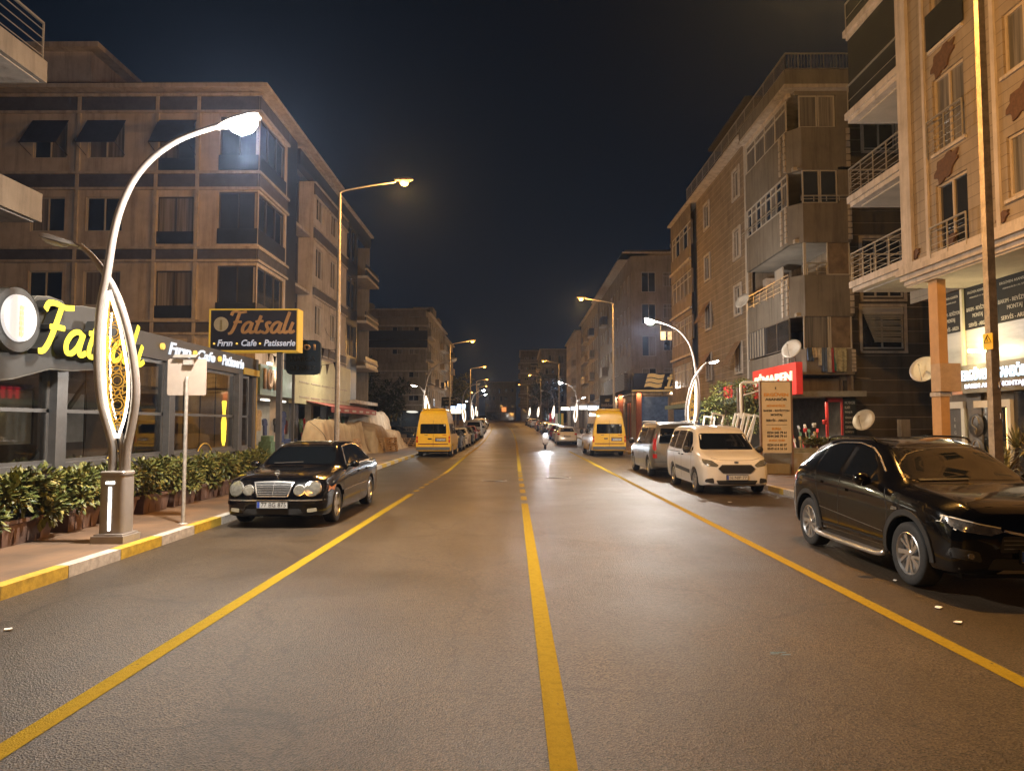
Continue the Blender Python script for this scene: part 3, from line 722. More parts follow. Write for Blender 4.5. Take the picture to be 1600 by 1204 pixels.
for q, a in zip([o for o in COL.objects if o.name.startswith('ornate_street_lamp')], lamps):
    lit(q, a[3], a[4], real=a[6], pm={9.85: 560, 29.2: 700}.get(a[1], 340))

# ------------------------------------------------------------------ tall sodium lamps on steel poles
SOD_LENS = mat('sodium_lens', (1, .6, .2), emit=2.0, ecol=(1.0, .42, .09), var=0)
def sodium(name, x, y, h, arm, side, label, power=420, poler=.075, z0=.136, real=True, mat_=None):
    root = thing(name, label, 'street lamp', at_road(x, y, z0), group='tall sodium street lamps')
    m = MB(); m.tube([(0, 0, 0), (0, 0, h*.5), (0, 0, h)], [poler*1.25, poler, poler*.55], 12); m.lathe([(poler*2, 0), (poler*2, .03), (poler*1.3, .04), (poler*1.25, .3)], n=12); m.build('pole', mat_ or M_['galv'], root)
    m = MB(); m.tube(spline([(0, 0, h-.1), (side*.12, 0, h+.05), (side*arm*.5, 0, h+.22), (side*arm, 0, h+.36)]), .03, 8); m.build('arm', M_['galv'], root)
    m = MB(); c = Vector((side*(arm+.28), 0, h+.42)); vs = []; n = 10
    prof = [(-.34, .25), (-.2, .7), (0, 1), (.2, .9), (.32, .4)]
    for s_, k in prof:
        for i in range(n): a = 2*math.pi*i/n; vs.append(c+Vector((side*s_, .13*k*math.cos(a), .075*k*math.sin(a)+.02)))
    m.add(vs, [(i*n+j, i*n+(j+1) % n, (i+1)*n+(j+1) % n, (i+1)*n+j) for i in range(len(prof)-1) for j in range(n)], 0, True); hd = m.build('lamp_head', mat('lamp_housing_dark', (.05, .045, .04), .6, var=.2), root)
    m = MB(); vs = []  # globe enlarged so its shape stands in for the bulb's bloom
    for q in range(4):
        f, dz = math.cos(q*.5), math.sin(q*.5)
        for i in range(12): a = 2*math.pi*i/12; vs.append(c+Vector((side*.02+.16*f*math.cos(a), .15*f*math.sin(a), -.03-.17*dz)))
    m.add(vs, [(q*12+i, q*12+(i+1) % 12, q*12+12+(i+1) % 12, q*12+12+i) for q in range(3) for i in range(12)]+[tuple(range(36, 48))], 0, True); m.build('lens', SOD_LENS, hd)
    if real: add_area('sodium_light', root.location+c+Vector((0, 0, -.16)), (0, R(-8)*side, 0), power*.9, SODIUM, .28, spread=R(172)); add_point('sodium_spill', root.location+c+Vector((0, 0, -.42)), power*SPILL, SODIUM)
    return root
sodium('tall_street_lamp', -5.9, -14.5, 9.4, 1.9, 1, 'added sodium lamp, unseen behind the camera, lighting the foreground', 900)  # unseen lamp post added behind the camera to warm road and facades
sodium('tall_street_lamp', -6.05, 23.4, 9.55, 1.9, 1, 'tall sodium lamp on the left between the dark blue sign and the houses', 400)
sodium('tall_street_lamp', -5.9, 62.0, 8.6, 1.7, 1, 'tall sodium lamp behind the left-hand yellow minibus', 220)
sodium('tall_street_lamp', -5.9, 98.0, 8.6, 1.7, 1, 'tall sodium lamp rising behind the tall white van on the left', 220)
sodium('tall_street_lamp', -5.9, 134.0, 8.4, 1.7, 1, 'small far sodium lamp on the left of the slope', 220)
sodium('tall_street_lamp', 6.6, 47.5, 9.9, 1.9, -1, 'tall sodium lamp on the right behind the yellow minibus', 400)
sodium('tall_street_lamp', 6.6, 98.0, 9.4, 1.9, -1, 'tall sodium lamp on the right beyond the bright white lamp', 220)
sodium('tall_street_lamp', 6.6, 136.0, 9.4, 1.9, -1, 'far sodium lamp on the right over the last parked cars', 220)
sodium('tall_street_lamp', -5.9, 172.0, 8.4, 1.7, 1, 'farthest sodium lamp on the left, a mere point of light', 220)
sodium('tall_street_lamp', 6.6, 176.0, 9.0, 1.9, -1, 'farthest sodium lamp on the right before the bend', 220)
sodium('tall_street_lamp', -9.5, 214.0, 8.0, 1.9, 1, 'sodium lamp at the far end of the street', 500)
# the near right-hand pole (its head is above the picture)
SNR = sodium('tall_street_lamp', 7.42, 10.9, 9.6, 2.0, -1, 'tall four-sided lamp pole with a yellow hazard plate, nearest on the right', 760, mat_=M_['concrete_pole'])
for ch in list(SNR.children):
    if ch.name.startswith('pole'): bpy.data.objects.remove(ch)
m = MB(); a, b = .062, .150
for (z0, z1, k0, k1) in ((0, 4.5, 1.12, .95), (4.5, 9.7, .95, .78)):
    A = [(x*k0, y*k0, z0) for x, y in ((-a, -a), (a, -a), (a, a), (-a, a))]; B = [(x*k1, y*k1, z1) for x, y in ((-a, -a), (a, -a), (a, a), (-a, a))]
    m.hexa(A+B)
m.box(-.3, .3, -.3, .3, 0, .06)
pole = m.build('pole', M_['concrete_pole'], SNR); pole.rotation_euler = (0, 0, 0)
YP = mat('hazard_plate_yellow', (.70, .42, .02), .5, var=.05)
m = MB(); m.box(-.076, -.068, -.13, .09, 2.80, 3.05); pl = m.build('hazard_plate', YP, SNR)
m = MB()
t = [Vector((-.080, .07, 2.91)), Vector((-.080, -.10, 2.91)), Vector((-.080, -.015, 3.03))]
for i in range(3): m.bar(t[i], t[(i+1) % 3], .008, .004)
m.bar((-.080, -.012, 3.0), (-.080, .008, 2.965), .008, .004); m.bar((-.080, .008, 2.965), (-.080, -.018, 2.962), .008, .004); m.bar((-.080, -.018, 2.962), (-.080, .0, 2.925), .008, .004)
m.build('hazard_symbol', M_['ink'], pl)
for (x, z) in ((-.02, 1.72), (-.02, 2.20)):
    m = MB(); m.box(x-.01, x+.03, -.175, -.160, z, z+.09); m.build('sticker', M_['kerb_w'], SNR)
# ------------------------------------------------------------------ building kit
M_['pane'] = mat('window_pane_dark', (.022, .025, .030), .06, var=.3, scale=.6, coat=1)
M_['pane_blue'] = mat('window_pane_blue', (.035, .046, .065), .08, var=.3, scale=.5, coat=1)
M_['curtain'] = curtain_mat('net_curtain', (.30, .27, .235)); M_['curtain2'] = curtain_mat('dim_curtain', (.21, .19, .17), 9)
M_['pane_warm'] = mat('lit_room', (1, .8, .5), emit=.9, ecol=(1.0, .62, .28), var=.5, scale=3)
M_['frame_w'] = mat('window_frame_white', (.46, .43, .39), .5, var=.05)
M_['frame_d'] = mat('window_frame_dark', (.06, .06, .065), .5, var=.05)
M_['plaster'] = mat('cream_plaster', (.50, .43, .365), .85, var=.12, scale=1.2, bump=.1, var2=(.58, .51, .45), streak=.3)
M_['ledge'] = mat('pale_ledge', (.46, .41, .36), .8, var=.15, scale=3, streak=.3)
M_['band'] = mat('slate_blue_band', (.085, .085, .10), .7, var=.2, scale=3)
M_['bluepanel'] = mat('dark_blue_panel', (.028, .038, .06), .35, var=.2, scale=2)
M_['grey_plaster'] = mat('grey_brown_plaster', (.28, .245, .20), .85, var=.15, scale=1.0, bump=.1, streak=.35)
M_['taupe'] = mat('taupe_render', (.20, .165, .125), .88, var=.2, scale=1.6, bump=.15, streak=.35)
M_['soffit'] = mat('pale_soffit', (.42, .37, .31), .85, var=.12, scale=1.5)
M_['roof'] = mat('roof_dark', (.07, .06, .055), .9, var=.2)
M_['rail'] = mat('railing_steel', (.50, .46, .40), .35, .6, var=.1)
M_['screen'] = mat('dark_balcony_screen', (.006, .006, .006), .7, var=.3, scale=2)
SID = lined_mat('taupe_siding', (.24, .19, .14), (.40, .33, .26), .36, .07)
SIDC = lined_mat('cream_siding', (.30, .24, .175), (.15, .11, .08), .30, .05, dirt=.12)
SIDD = lined_mat('dark_siding', (.095, .082, .068), (.25, .22, .185), .52, .05)
LOUV = lined_mat('louvre_panel', (.16, .15, .14), (.05, .05, .05), .14, .3)
PANES = ['pane', 'pane_blue', 'curtain', 'curtain2', 'curtain']
wr_ = random.Random(21)
def window(parent, fr, u0, u1, z0, z1, nm=2, pane=None, frame=None, fw=.05, dep=.12, transom=0.0, d=0.0, panel=0.0, name='window'):
    if u0 > u1: u0, u1 = u1, u0
    frame = frame or M_['frame_w']; m = MB(); a, b = d-dep, d-dep+.06
    m.fbox(fr, u0+.002, u0+fw, z0+.002, z1-.002, a, b); m.fbox(fr, u1-fw, u1-.002, z0+.002, z1-.002, a, b)
    m.fbox(fr, u0+fw, u1-fw, z0+.002, z0+fw, a, b); m.fbox(fr, u0+fw, u1-fw, z1-fw, z1-.002, a, b)
    for k in range(1, nm): u = u0+(u1-u0)*k/nm; m.fbox(fr, u-fw*.5, u+fw*.5, z0+fw, z1-fw, a, b)
    if transom: zt = z1-(z1-z0)*transom; m.fbox(fr, u0+fw, u1-fw, zt-fw*.4, zt+fw*.4, a+.004, b+.004)
    f = m.build(name, frame, parent, world=True)
    # each casement's pane may show curtain or dark room
    pk = pane or M_[wr_.choice(PANES)]
    m = MB(); dd = a+.02; p2 = pk if pane else M_[wr_.choice(PANES)]
    mats = [pk, p2]
    for k in range(nm):
        ua, ub = u0+(u1-u0)*k/nm, u0+(u1-u0)*(k+1)/nm
        m.add([fr.p(ua, z0+panel, dd), fr.p(ub, z0+panel, dd), fr.p(ub, z1, dd), fr.p(ua, z1, dd)], [(0, 1, 2, 3)], k % 2)
    m.build('pane', mats, f, world=True)
    if panel:
        m = MB(); m.fbox(fr, u0-.02, u1+.02, z0+.01, z0+panel, d-.02, d+.03); m.build('window_panel', M_['bluepanel'], parent, world=True)
    return f
def railing(parent, fr, u0, u1, z, h, d, nb=5, m_=None, posts=2, name='railing', vertical=False, ret=0.0):
    if u0 > u1: u0, u1 = u1, u0
    m = MB(); L = u1-u0
    m.bar(fr.p(u0, z+h, d), fr.p(u1, z+h, d), .045)
    n = max(2, posts)
    for i in range(n): u = u0+L*i/(n-1); m.bar(fr.p(u, z, d), fr.p(u, z+h, d), .03)
    if vertical:
        k = int(L/.13)
        for i in range(1, k): u = u0+L*i/k; m.bar(fr.p(u, z+.06, d), fr.p(u, z+h, d), .014)
        m.bar(fr.p(u0, z+.06, d), fr.p(u1, z+.06, d), .025)
    else:
        for i in range(nb): zz = z+h*(i+.6)/(nb+.4); m.bar(fr.p(u0, zz, d), fr.p(u1, zz, d), .016)
    return m.build(name, m_ or M_['rail'], parent, world=True)
def wall(parent, fr, u0, u1, z0, z1, hs, m, dep=.16, d=0.0, name='wall'):
    mb = MB(); mb.holes(fr, u0, u1, z0, z1, hs, dep, 0, d); return mb.build(name, m, parent, world=True)
def solid(parent, name, m, *boxes):
    mb = MB()
    for b in boxes: mb.box(*b)
    return mb.build(name, m, parent, world=True)
def fsolid(parent, name, m, fr, *boxes):
    mb = MB()
    for b in boxes: mb.fbox(fr, *b)
    return mb.build(name, m, parent, world=True)
def awning(parent, fr, u0, u1, z1, z0, out, d, m, side=True, name='awning'):
    mb = MB(); t = .012
    P = [fr.p(u0, z1, d), fr.p(u1, z1, d), fr.p(u1, z0, d+out), fr.p(u0, z0, d+out)]
    nrm = (P[1]-P[0]).cross(P[3]-P[0]).normalized()*t; mb.prism(P, (0, 0, 0), nrm)
    mb.bar(P[3], P[2], .03); mb.bar(P[3], fr.p(u0, z0-.25, d), .018); mb.bar(P[2], fr.p(u1, z0-.25, d), .018)
    return mb.build(name, m, parent, world=True)
def dish(name, label, c, r, azim, elev, mount_to, group='satellite dishes'):
    root = thing(name, label, 'satellite dish', tuple(c), group=group)
    m = MB(); m.lathe([(0, -.16*r), (r*.35, -.135*r), (r*.7, -.06*r), (r, .06*r), (r, .075*r), (r*.7, -.04*r), (0, -.14*r)], n=28); Mx = Matrix.Rotation(azim, 4, 'Z') @ Matrix.Rotation(elev, 4, 'X')
    m.v = [Mx @ v for v in m.v]; m.build('reflector', mat('dish_enamel', (.50, .47, .42), .4, var=.08), root)
    m = MB(); f = Mx @ Vector((0, 0, r*.9)); lo = Mx @ Vector((0, -r*.9, .05*r)); m.tube([lo, f], .012, 6); m.tube([f, f*.85], .03, 8); m.build('feed_arm', M_['galv'], root)
    m = MB(); m.tube([Mx @ Vector((0, 0, -.14*r)), Mx @ Vector((0, 0, -.3*r)), Vector(mount_to)-Vector(c)], .022, 6); m.build('bracket', M_['galv'], root)
    return root

# ================================================================== LEFT: corner apartment house
YF = 27.5; XS = -10.4
bl = thing('apartment_house', 'cream apartment house with slate blue bands and dark awnings standing behind the café', 'apartment house', (-15, 31, 0))
FF, FE = FrontF(YF), EastF(XS)
Z = lambda py: zy(py, YF)
U = lambda px, py=330: AY(px, py, YF).x
ztop, UL = Z(143), -27.0
rowz = {'A': (Z(245), Z(188)), 'B': (Z(360), Z(306)), 'C': (Z(476), Z(422))}
u_c = [U(45), U(100), U(134), U(191), U(246), U(302), U(341), XS]
hs, W1 = [], []
for r, (a, b) in rowz.items():
    hs += [(U(48), U(101), a, b), (U(134), U(191), a, b)]; W1 += [(U(48), U(101), a, b, 2, 0), (U(134), U(191), a, b, 2, 0)]
    lo = a-.52; hs += [(U(246), U(302), lo, b), (U(341), XS-.03, lo, b+.2)]; W1 += [(U(246), U(302), lo, b, 2, .5)]
    W1 += [(U(341), XS-.03, lo, b+.2, 2, .62)]
    for x0 in (-26.0, -23.5): hs.append((x0, x0+1.4, a, b)); W1.append((x0, x0+1.4, a, b, 2, 0))
wall(bl, FF, UL, XS, 3.2, ztop, hs, M_['plaster'])
for (a, b, c, e, n, pn) in W1: window(bl, FF, a, b, c, e, n, pane=(M_['pane_blue'] if pn > .55 else None), panel=pn, frame=M_['frame_d'] if pn else M_['frame_w'])
bands = [(Z(292), Z(271)), (Z(405), Z(389)), (Z(519), Z(503)), (Z(172), Z(150))]
for (a, b) in bands:
    fsolid(bl, 'band', M_['band'], FF, (UL, XS-.02, a, b, 0, .05)); fsolid(bl, 'ledge', M_['ledge'], FF, (UL, XS+.12, b, b+.10, 0, .13), (UL, XS+.10, a-.10, a, 0, .11))
fsolid(bl, 'pilaster', M_['ledge'], FF, *[(U(p)-.07, U(p)+.07, 3.2, ztop-.1, .0, .08) for p in (120, 243, 308)])
fsolid(bl, 'cornice', M_['ledge'], FF, (UL, XS+.45, ztop, ztop+.16, -12, .50)); fsolid(bl, 'roof', M_['roof'], FF, (UL+.3, XS+.2, ztop+.16, ztop+.3, -12, .3))
AW = mat('awning_navy', (.035, .04, .065), .8, var=.2, scale=5)
for (a, b) in ((U(48), U(101)), (U(134), U(191)), (U(246), U(302))):
    awning(bl, FF, a-.05, b+.05, rowz['A'][1]+.05, rowz['A'][0]+.35, .75, .02, AW)
# roof-top storey at the far left
pt = Z(66); pu1 = U(128, 100); wall(bl, FF, UL, pu1, ztop+.3, pt, [(U(72, 110), U(110, 110), Z(136), Z(97))], M_['plaster'], d=-.6, name='penthouse_wall')
window(bl, FF, U(72, 110), U(110, 110), Z(136), Z(97), 2, d=-.6, pane=M_['pane_blue']); solid(bl, 'penthouse_side', M_['plaster'], (UL, pu1, YF+.61, YF+8, ztop+.3, pt))
fsolid(bl, 'penthouse_roof', M_['ledge'], FF, (UL, pu1+.5, pt, pt+.22, -8, -.2))
# flank towards the street (faces +x)
ya = [yx(395, XS), yx(443, XS), yx(462, XS), yx(486, XS), yx(539, XS), yx(556, XS), yx(576, XS)]
def flank(yA, yB, m, wins_, d=0.0, nm=2, zt=ztop, pane=None, frame=None, panel=0):
    hs = [(a, b, c, e) for a, b, c, e in wins_]; wall(bl, FE, yA, yB, 3.2, zt, hs, m, d=d)
    for h in hs: window(bl, FE, *h, nm, d=d, pane=pane, frame=frame, panel=panel)
bayw = [(YF+.06, ya[1]-.22, a-.52, b+.2) for a, b in rowz.values()]
flank(YF, ya[1], M_['plaster'], bayw, nm=3, pane=M_['pane_blue'], frame=M_['frame_d'], panel=.62)
for (a, b) in bands[:3]+bands[3:]:
    fsolid(bl, 'band', M_['band'], FE, (YF-.02, ya[1], a, b, 0, .05)); fsolid(bl, 'ledge', M_['ledge'], FE, (YF-.1, ya[1]+.05, b, b+.10, 0, .13), (YF-.1, ya[1]+.05, a-.10, a, 0, .11))
flank(ya[1], ya[2], M_['bluepanel'], [], d=-.10); flank(ya[2], ya[3], M_['bluepanel'], [(ya[2]+.3, ya[3]-.3, a-.5, b) for a, b in rowz.values()], d=-.75, pane=M_['pane_blue'], frame=M_['frame_d'])
solid(bl, 'recess_return', M_['bluepanel'], (XS-.75, XS-.12, ya[2]-.05, ya[2], 3.2, ztop))
for (a, b) in bands: fsolid(bl, 'balcony_slab', M_['ledge'], FE, (ya[2]+.02, ya[3], a, a+.14, -.74, -.1))
zF = [rowz['A'], rowz['B'], rowz['C']]; zl = zF+[(Z(590)+.1, Z(536))]
ww = []
for a, b in zF: ww += [(ya[3]+.5, ya[3]+1.75, a-.1, b+.05), (ya[3]+3.4, ya[3]+4.6, a-.1, b+.05)]
ww += [(ya[3]+.5, ya[3]+1.75, Z(596), Z(540)), (ya[3]+3.4, ya[3]+4.6, Z(596), Z(540))]
zt2 = ztop-1.0
flank(ya[3], ya[4], M_['plaster'], [w for w in ww], zt=zt2)
solid(bl, 'step_return', M_['plaster'], (XS-.75, XS-.004, ya[3]-.05, ya[3]-.002, 3.2, zt2))
for (a, b) in bands[:3]+[(bands[3][0]-.9, bands[3][1]-.9)]:
    fsolid(bl, 'band', M_['band'], FE, (ya[3], ya[4], a, b, 0, .05)); fsolid(bl, 'ledge', M_['ledge'], FE, (ya[3], ya[4], b, b+.09, 0, .12), (ya[3], ya[4], a-.09, a, 0, .10))
fsolid(bl, 'parapet', M_['bluepanel'], FE, (ya[2], ya[6], zt2, zt2+.75, -.3, .04)); fsolid(bl, 'cornice', M_['ledge'], FE, (ya[2], ya[6]+.2, zt2+.75, zt2+.86, -.5, .22))
flank(ya[4], ya[5], M_['bluepanel'], [(ya[4]+.2, ya[5]-.2, a-.5, b+.1) for a, b in zF], d=.02, pane=M_['pane_blue'], frame=M_['frame_d'], zt=zt2)
flank(ya[5], ya[6], M_['bluepanel'], [(ya[5]+.4, ya[6]-.6, a-.7, b) for a, b in zF], d=-.9, pane=M_['pane_blue'], frame=M_['frame_d'], zt=zt2)
for (a, b) in bands[:3]: fsolid(bl, 'balcony_slab', M_['ledge'], FE, (ya[5], ya[6], a, a+.16, -.88, .65), (ya[5], ya[6], b-.02, b+.10, .5, .66)); fsolid(bl, 'balcony_front', M_['bluepanel'], FE, (ya[5]+.01, ya[6]-.01, a+.16, b+.35, .54, .60))
fsolid(bl, 'balcony_slab', M_['ledge'], FE, (ya[4], ya[6], Z(612), Z(612)+.2, -.9, .65))
solid(bl, 'rear_mass', M_['grey_plaster'], (-26.8, XS-1.0, YF+.3, ya[6]-.1, 3.2, ztop-1.3)); fsolid(bl, 'end_wall', M_['grey_plaster'], FE, (ya[6]-.12, ya[6]-.01, .14, zt2, -6, -.02))
# ground-floor shops of the corner house
zg = 3.2
solid(bl, 'ground_floor_slab', M_['ledge'], (-26.8, XS-.02, YF+.2, ya[6]-.2, zg-.2, zg-.004))
SHOPW = mat('shop_interior_pale', (.45, .42, .36), .8, var=.15, scale=2)
solid(bl, 'shop_back_wall', SHOPW, (XS-3.2, XS-3.0, YF+.2, ya[4], .15, zg-.2)); solid(bl, 'shop_side_wall', SHOPW, (XS-3, XS-.1, YF+.02, YF+.2, .15, zg-.2))
for k, y in enumerate((YF+2.6, YF+5.2, YF+7.6, YF+10.4, YF+13.2)): solid(bl, 'shop_pillar', M_['band'] if k % 2 else M_['ledge'], (XS-.30, XS+.02, y, y+.35, .14, zg-.21))
TEAL = mat('teal_glass_fascia', (.17, .27, .27), .35, var=.25, scale=1.2, coat=.5); CREAMF = mat('cream_fascia_board', (.50, .49, .33), .55, var=.12, scale=1.5)
fsolid(bl, 'fascia', TEAL, FE, (YF-.2, ya[1]+.6, 2.95, 4.15, .03, .30)); fsolid(bl, 'fascia', CREAMF, FE, (ya[1]+.62, ya[4]+.3, 2.75, 5.1, .03, .26))
fsolid(bl, 'fascia_frame', M_['ledge'], FE, *[(ya[1]+1.4+k*1.9, ya[1]+2.9+k*1.9, 3.05, 3.10, .26, .28) for k in range(5)], *[(ya[1]+1.4+k*1.9, ya[1]+2.9+k*1.9, 3.75, 3.80, .26, .28) for k in range(5)])
BR = mat('bronze_letters', (.33, .24, .18), .5, .3, var=.1)
text('101', (XS+.31, YF+.75, 3.6), (0, 1, 0), (0, 0, 1), .85, BR, bl, 'fascia_letters', extrude=.09, bold=.03, width=1.3)
SHL = mat('shop_tube_light', (1, 1, 1), emit=3, ecol=(1, .93, .78), var=0)
fsolid(bl, 'shop_light', SHL, FE, *[(YF+.9+k*2.2, YF+2.0+k*2.2, zg-.28, zg-.24, -1.7, -1.6) for k in range(6)])
add_area('shop_light_glow', (XS-1.4, YF+3, zg-.35), (0, 0, 0), 30, (1, .90, .70), 1.2, sy=4); add_area('shop_light_glow', (XS-1.4, YF+10, zg-.35), (0, 0, 0), 25, (1, .85, .65), 1.2, sy=5)
solid(bl, 'floodlight', SHL, (XS+.36, XS+.46, YF+.3, YF+.7, 4.18, 4.26)); add_area('floodlight_glow', (XS+.75, YF+.9, 4.55), (R(35), R(-55), 0), 90, (1, .93, .72), .3)
add_area('floodlight_glow', (XS+1.3, ya[1]+4.0, 5.6), (0, R(-28), 0), 85, (1, .90, .60), .4)
# shop awning
ah = thing('shop_awning', 'faded red and white awning over the shop behind the covered stalls', 'awning', (XS, 38, 2.9)); f2 = EastF(XS)
AR = mat('awning_faded_red', (.30, .085, .08), .85, var=.2); mb = MB(); y0, y1 = ya[1]+2.5, ya[4]+2.0
mb.prism([f2.p(y0, 2.95, .0), f2.p(y1, 2.95, .0), f2.p(y1, 2.62, 1.5), f2.p(y0, 2.62, 1.5)], (0, 0, 0), (0, 0, .02)); mb.build('cloth', AR, ah, world=True)
mb = MB(); mb.fbox(f2, y0, y1, 2.36, 2.62, 1.48, 1.50); mb.build('valance', AR, ah, world=True)
for y in np.arange(y0+.8, y1-.5, 1.7): fsolid(ah, 'valance_print', M_['kerb_w'], f2, (y, y+.9, 2.44, 2.54, 1.502, 1.508))
# goods on show: each hanging garment / box a thing
gr_ = random.Random(5); GC = [(.45, .03, .03), (.55, .52, .48), (.05, .07, .16), (.02, .02, .02), (.42, .30, .16), (.10, .18, .12), (.35, .12, .10), (.5, .45, .25)]
GN = ['red', 'white', 'navy', 'black', 'tan', 'dark green', 'rust red', 'straw']
for k in range(26):
    y = YF+.9+k*.58; ci = gr_.randrange(8); w = gr_.uniform(.20, .34); h = gr_.uniform(.5, .95); zt = gr_.uniform(1.9, 2.4); x = XS-.5+gr_.uniform(-.2, .5)
    mb = MB(); mb.prism([(x, y-w, zt-.06), (x, y-w*.35, zt), (x, y+w*.35, zt), (x, y+w, zt-.06), (x+.02, y+w*1.05, zt-.28), (x+.02, y+w*.68, zt-.30), (x+.03, y+w*.72, zt-h), (x+.03, y-w*.72, zt-h), (x+.02, y-w*.68, zt-.30), (x+.02, y-w*1.05, zt-.28)], (-.04, 0, 0), (.04, 0, 0))
    tag(mb.build('hanging_garment', mat('garment_'+GN[ci].replace(' ', '_'), GC[ci], .9, var=.3, scale=8)), '%s garment hanging at the shop front behind the black sedan' % GN[ci], 'garment', 'garments hanging at the shop front')
for k in range(9):
    y = YF+1.2+k*1.5; s = gr_.uniform(.25, .45); z = .14; x = XS+.25
    mb = MB(); h = gr_.uniform(.4, .95); mb.box(x-s, x+s*.4, y-s, y+s, z, z+h); mb.box(x-s*.98, x+s*.38, y-s*.5, y-s*.45, z+h, z+h+.02); ci = gr_.randrange(8)
    mb.box(x-s*.8, x+s*.2, y-s*.8, y+s*.6, z+h, z+h+gr_.uniform(.1, .4), 0)
    tag(mb.build('goods_bin', mat('garment_'+GN[ci].replace(' ', '_'), GC[ci], .9, var=.3, scale=8)), '%s bin heaped with goods in front of the left-hand shops' % GN[ci], 'goods bin', 'bins of goods by the shops')

# ================================================================== LEFT: near balconies above the café
XB = -9.75
bn = thing('balconied_house', 'house at the upper left with concrete balconies over the café roof', 'apartment house', (-13, 9, 0))
fe = EastF(XB); yE = yx(66, XB, 325)
for (pt_, pb_) in ((303, 348), (75, 125)):
    z0, z1 = AX(66, pb_, XB).z, AX(66, pt_, XB).z
    fsolid(bn, 'balcony_slab', M_['grey_plaster'], fe, (3.0, yE, z0, z0+.16, -1.6, 0)); fsolid(bn, 'balcony_front', M_['grey_plaster'], fe, (3.0, yE-.002, z0+.16, z1, -.14, -.004), (yE-.14, yE-.004, z0+.16, z1, -1.6, -.15)) if pt_ > 200 else fsolid(bn, 'balcony_front', M_['grey_plaster'], fe, (3.0, yE-.002, z0+.16, z0+.45, -.14, -.004))
    fsolid(bn, 'soffit', M_['ledge'], fe, (3.0, yE-.1, z0-.03, z0-.004, -1.55, -.1))
zr = AX(66, 125, XB).z+.45; railing(bn, fe, 3.0, yE-.05, zr, .8, -.08, nb=4, posts=9)
zr = AX(66, 75, XB).z; fsolid(bn, 'balcony_front', M_['grey_plaster'], fe, (3, yE, zr+1.9, zr+2.8, -.14, 0)); fsolid(bn, 'balcony_slab', M_['grey_plaster'], fe, (3.0, yE, zr+1.75, zr+1.9, -1.6, 0))
wall(bn, fe, 3.0, yE-.9, 3.9, 17, [(y, y+1.5, z, z+1.5) for y in (5, 9, 11) for z in (5.9, 8.9, 12)], M_['grey_plaster'], d=-1.6)
for y in (5, 9, 11):
    for z in (5.9, 8.9, 12): window(bn, fe, y, y+1.5, z, z+1.5, 2, d=-1.6)
solid(bn, 'end_wall', M_['grey_plaster'], (-24, XB-1.62, 3, yE-.9, 3.9, 17))

# ================================================================== LEFT: grey house beyond the side street
def row_house(name, label, loc, fr_list, z0, z1, fl0, storey, nfl, wallm, frame, roofm, win=(1.3, 1.35), gap=1.0, depth=8, bays=True, seed=1, eave=.35, parent=None, shop=True):
    """fr_list: [(frame, u0, u1)] visible faces"""
    root = thing(name, label, 'apartment house', loc); r_ = random.Random(seed)
    for fi, (fr, u0, u1) in enumerate(fr_list):
        if u0 > u1: u0, u1 = u1, u0
        L = u1-u0; n = max(1, int(L/(win[0]+gap))); g = (L-n*win[0])/(n+1); hs = []; kinds = [r_.choice(['w', 'w', 'b', 'd']) for _ in range(n)]
        for f in range(nfl):
            for k in range(n):
                a = u0+g+(win[0]+g)*k; zz = fl0+storey*f; h = win[1] if kinds[k] != 'd' else win[1]+.5; lo = zz+.95 if kinds[k] != 'd' else zz+.45
                if kinds[k] == 'b' and bays: a2, b2 = a-g*.3, a+win[0]+g*.3
                else: a2, b2 = a, a+win[0]
                hs.append((a2, b2, lo, lo+h, kinds[k]))
        sh = [(u0+.4+i*(L-.6)/max(1, int(L/4)), u0+.1+(i+1)*(L-.6)/max(1, int(L/4)), z0+.2, fl0-.75) for i in range(max(1, int(L/4)))] if shop else []
        wall(root, fr, u0, u1, z0, z1, [h[:4] for h in hs]+sh, wallm, d=0)
        for h in hs:
            window(root, fr, *h[:4], 3 if h[4] == 'b' else 2, frame=frame, transom=.28 if h[4] == 'b' else 0)
            if h[4] == 'b' and bays and r_.random() < .8:
                fsolid(root, 'balcony_front', r_.choice([wallm, M_['grey_plaster'], M_['bluepanel']]), fr, (h[0]-.25, h[1]+.25, h[2]-1.05, h[2]-.12, .55, .64), (h[0]-.25, h[0]-.16, h[2]-1.05, h[2]-.12, 0, .55), (h[1]+.16, h[1]+.25, h[2]-1.05, h[2]-.12, 0, .55))
                fsolid(root, 'balcony_slab', M_['ledge'], fr, (h[0]-.27, h[1]+.27, h[2]-1.2, h[2]-1.052, 0, .67))
        for s in sh: window(root, fr, *s, 2, frame=M_['frame_d'], pane=r_.choice([M_['pane'], M_['curtain2'], M_['pane']]), dep=.14, name='shop_window')
        fsolid(root, 'ledge', M_['ledge'], fr, (u0, u1, fl0-.15, fl0+.02, .002, .16))
        fsolid(root, 'eave', M_['ledge'], fr, (u0-eave, u1+eave, z1, z1+.16, -1.5-.01*fi, eave))
    return root
XL2, Y2 = -11.6, 88.0
l2 = row_house('apartment_house', 'grey five-storey house with glazed balconies beyond the left yellow minibus', (XL2-5, Y2+4, road_z(Y2)), [(FrontF(Y2), XL2-11.5, XL2), (EastF(XL2), Y2+.02, 112)], .45, 16.3, 4.3, 2.95, 4, M_['grey_plaster'], M_['frame_w'], M_['roof'], seed=4)
f = FrontF(Y2)
fsolid(l2, 'balcony_front', M_['bluepanel'], f, (XL2-8.2, XL2+.3, 11.4, 12.4, .5, .6))
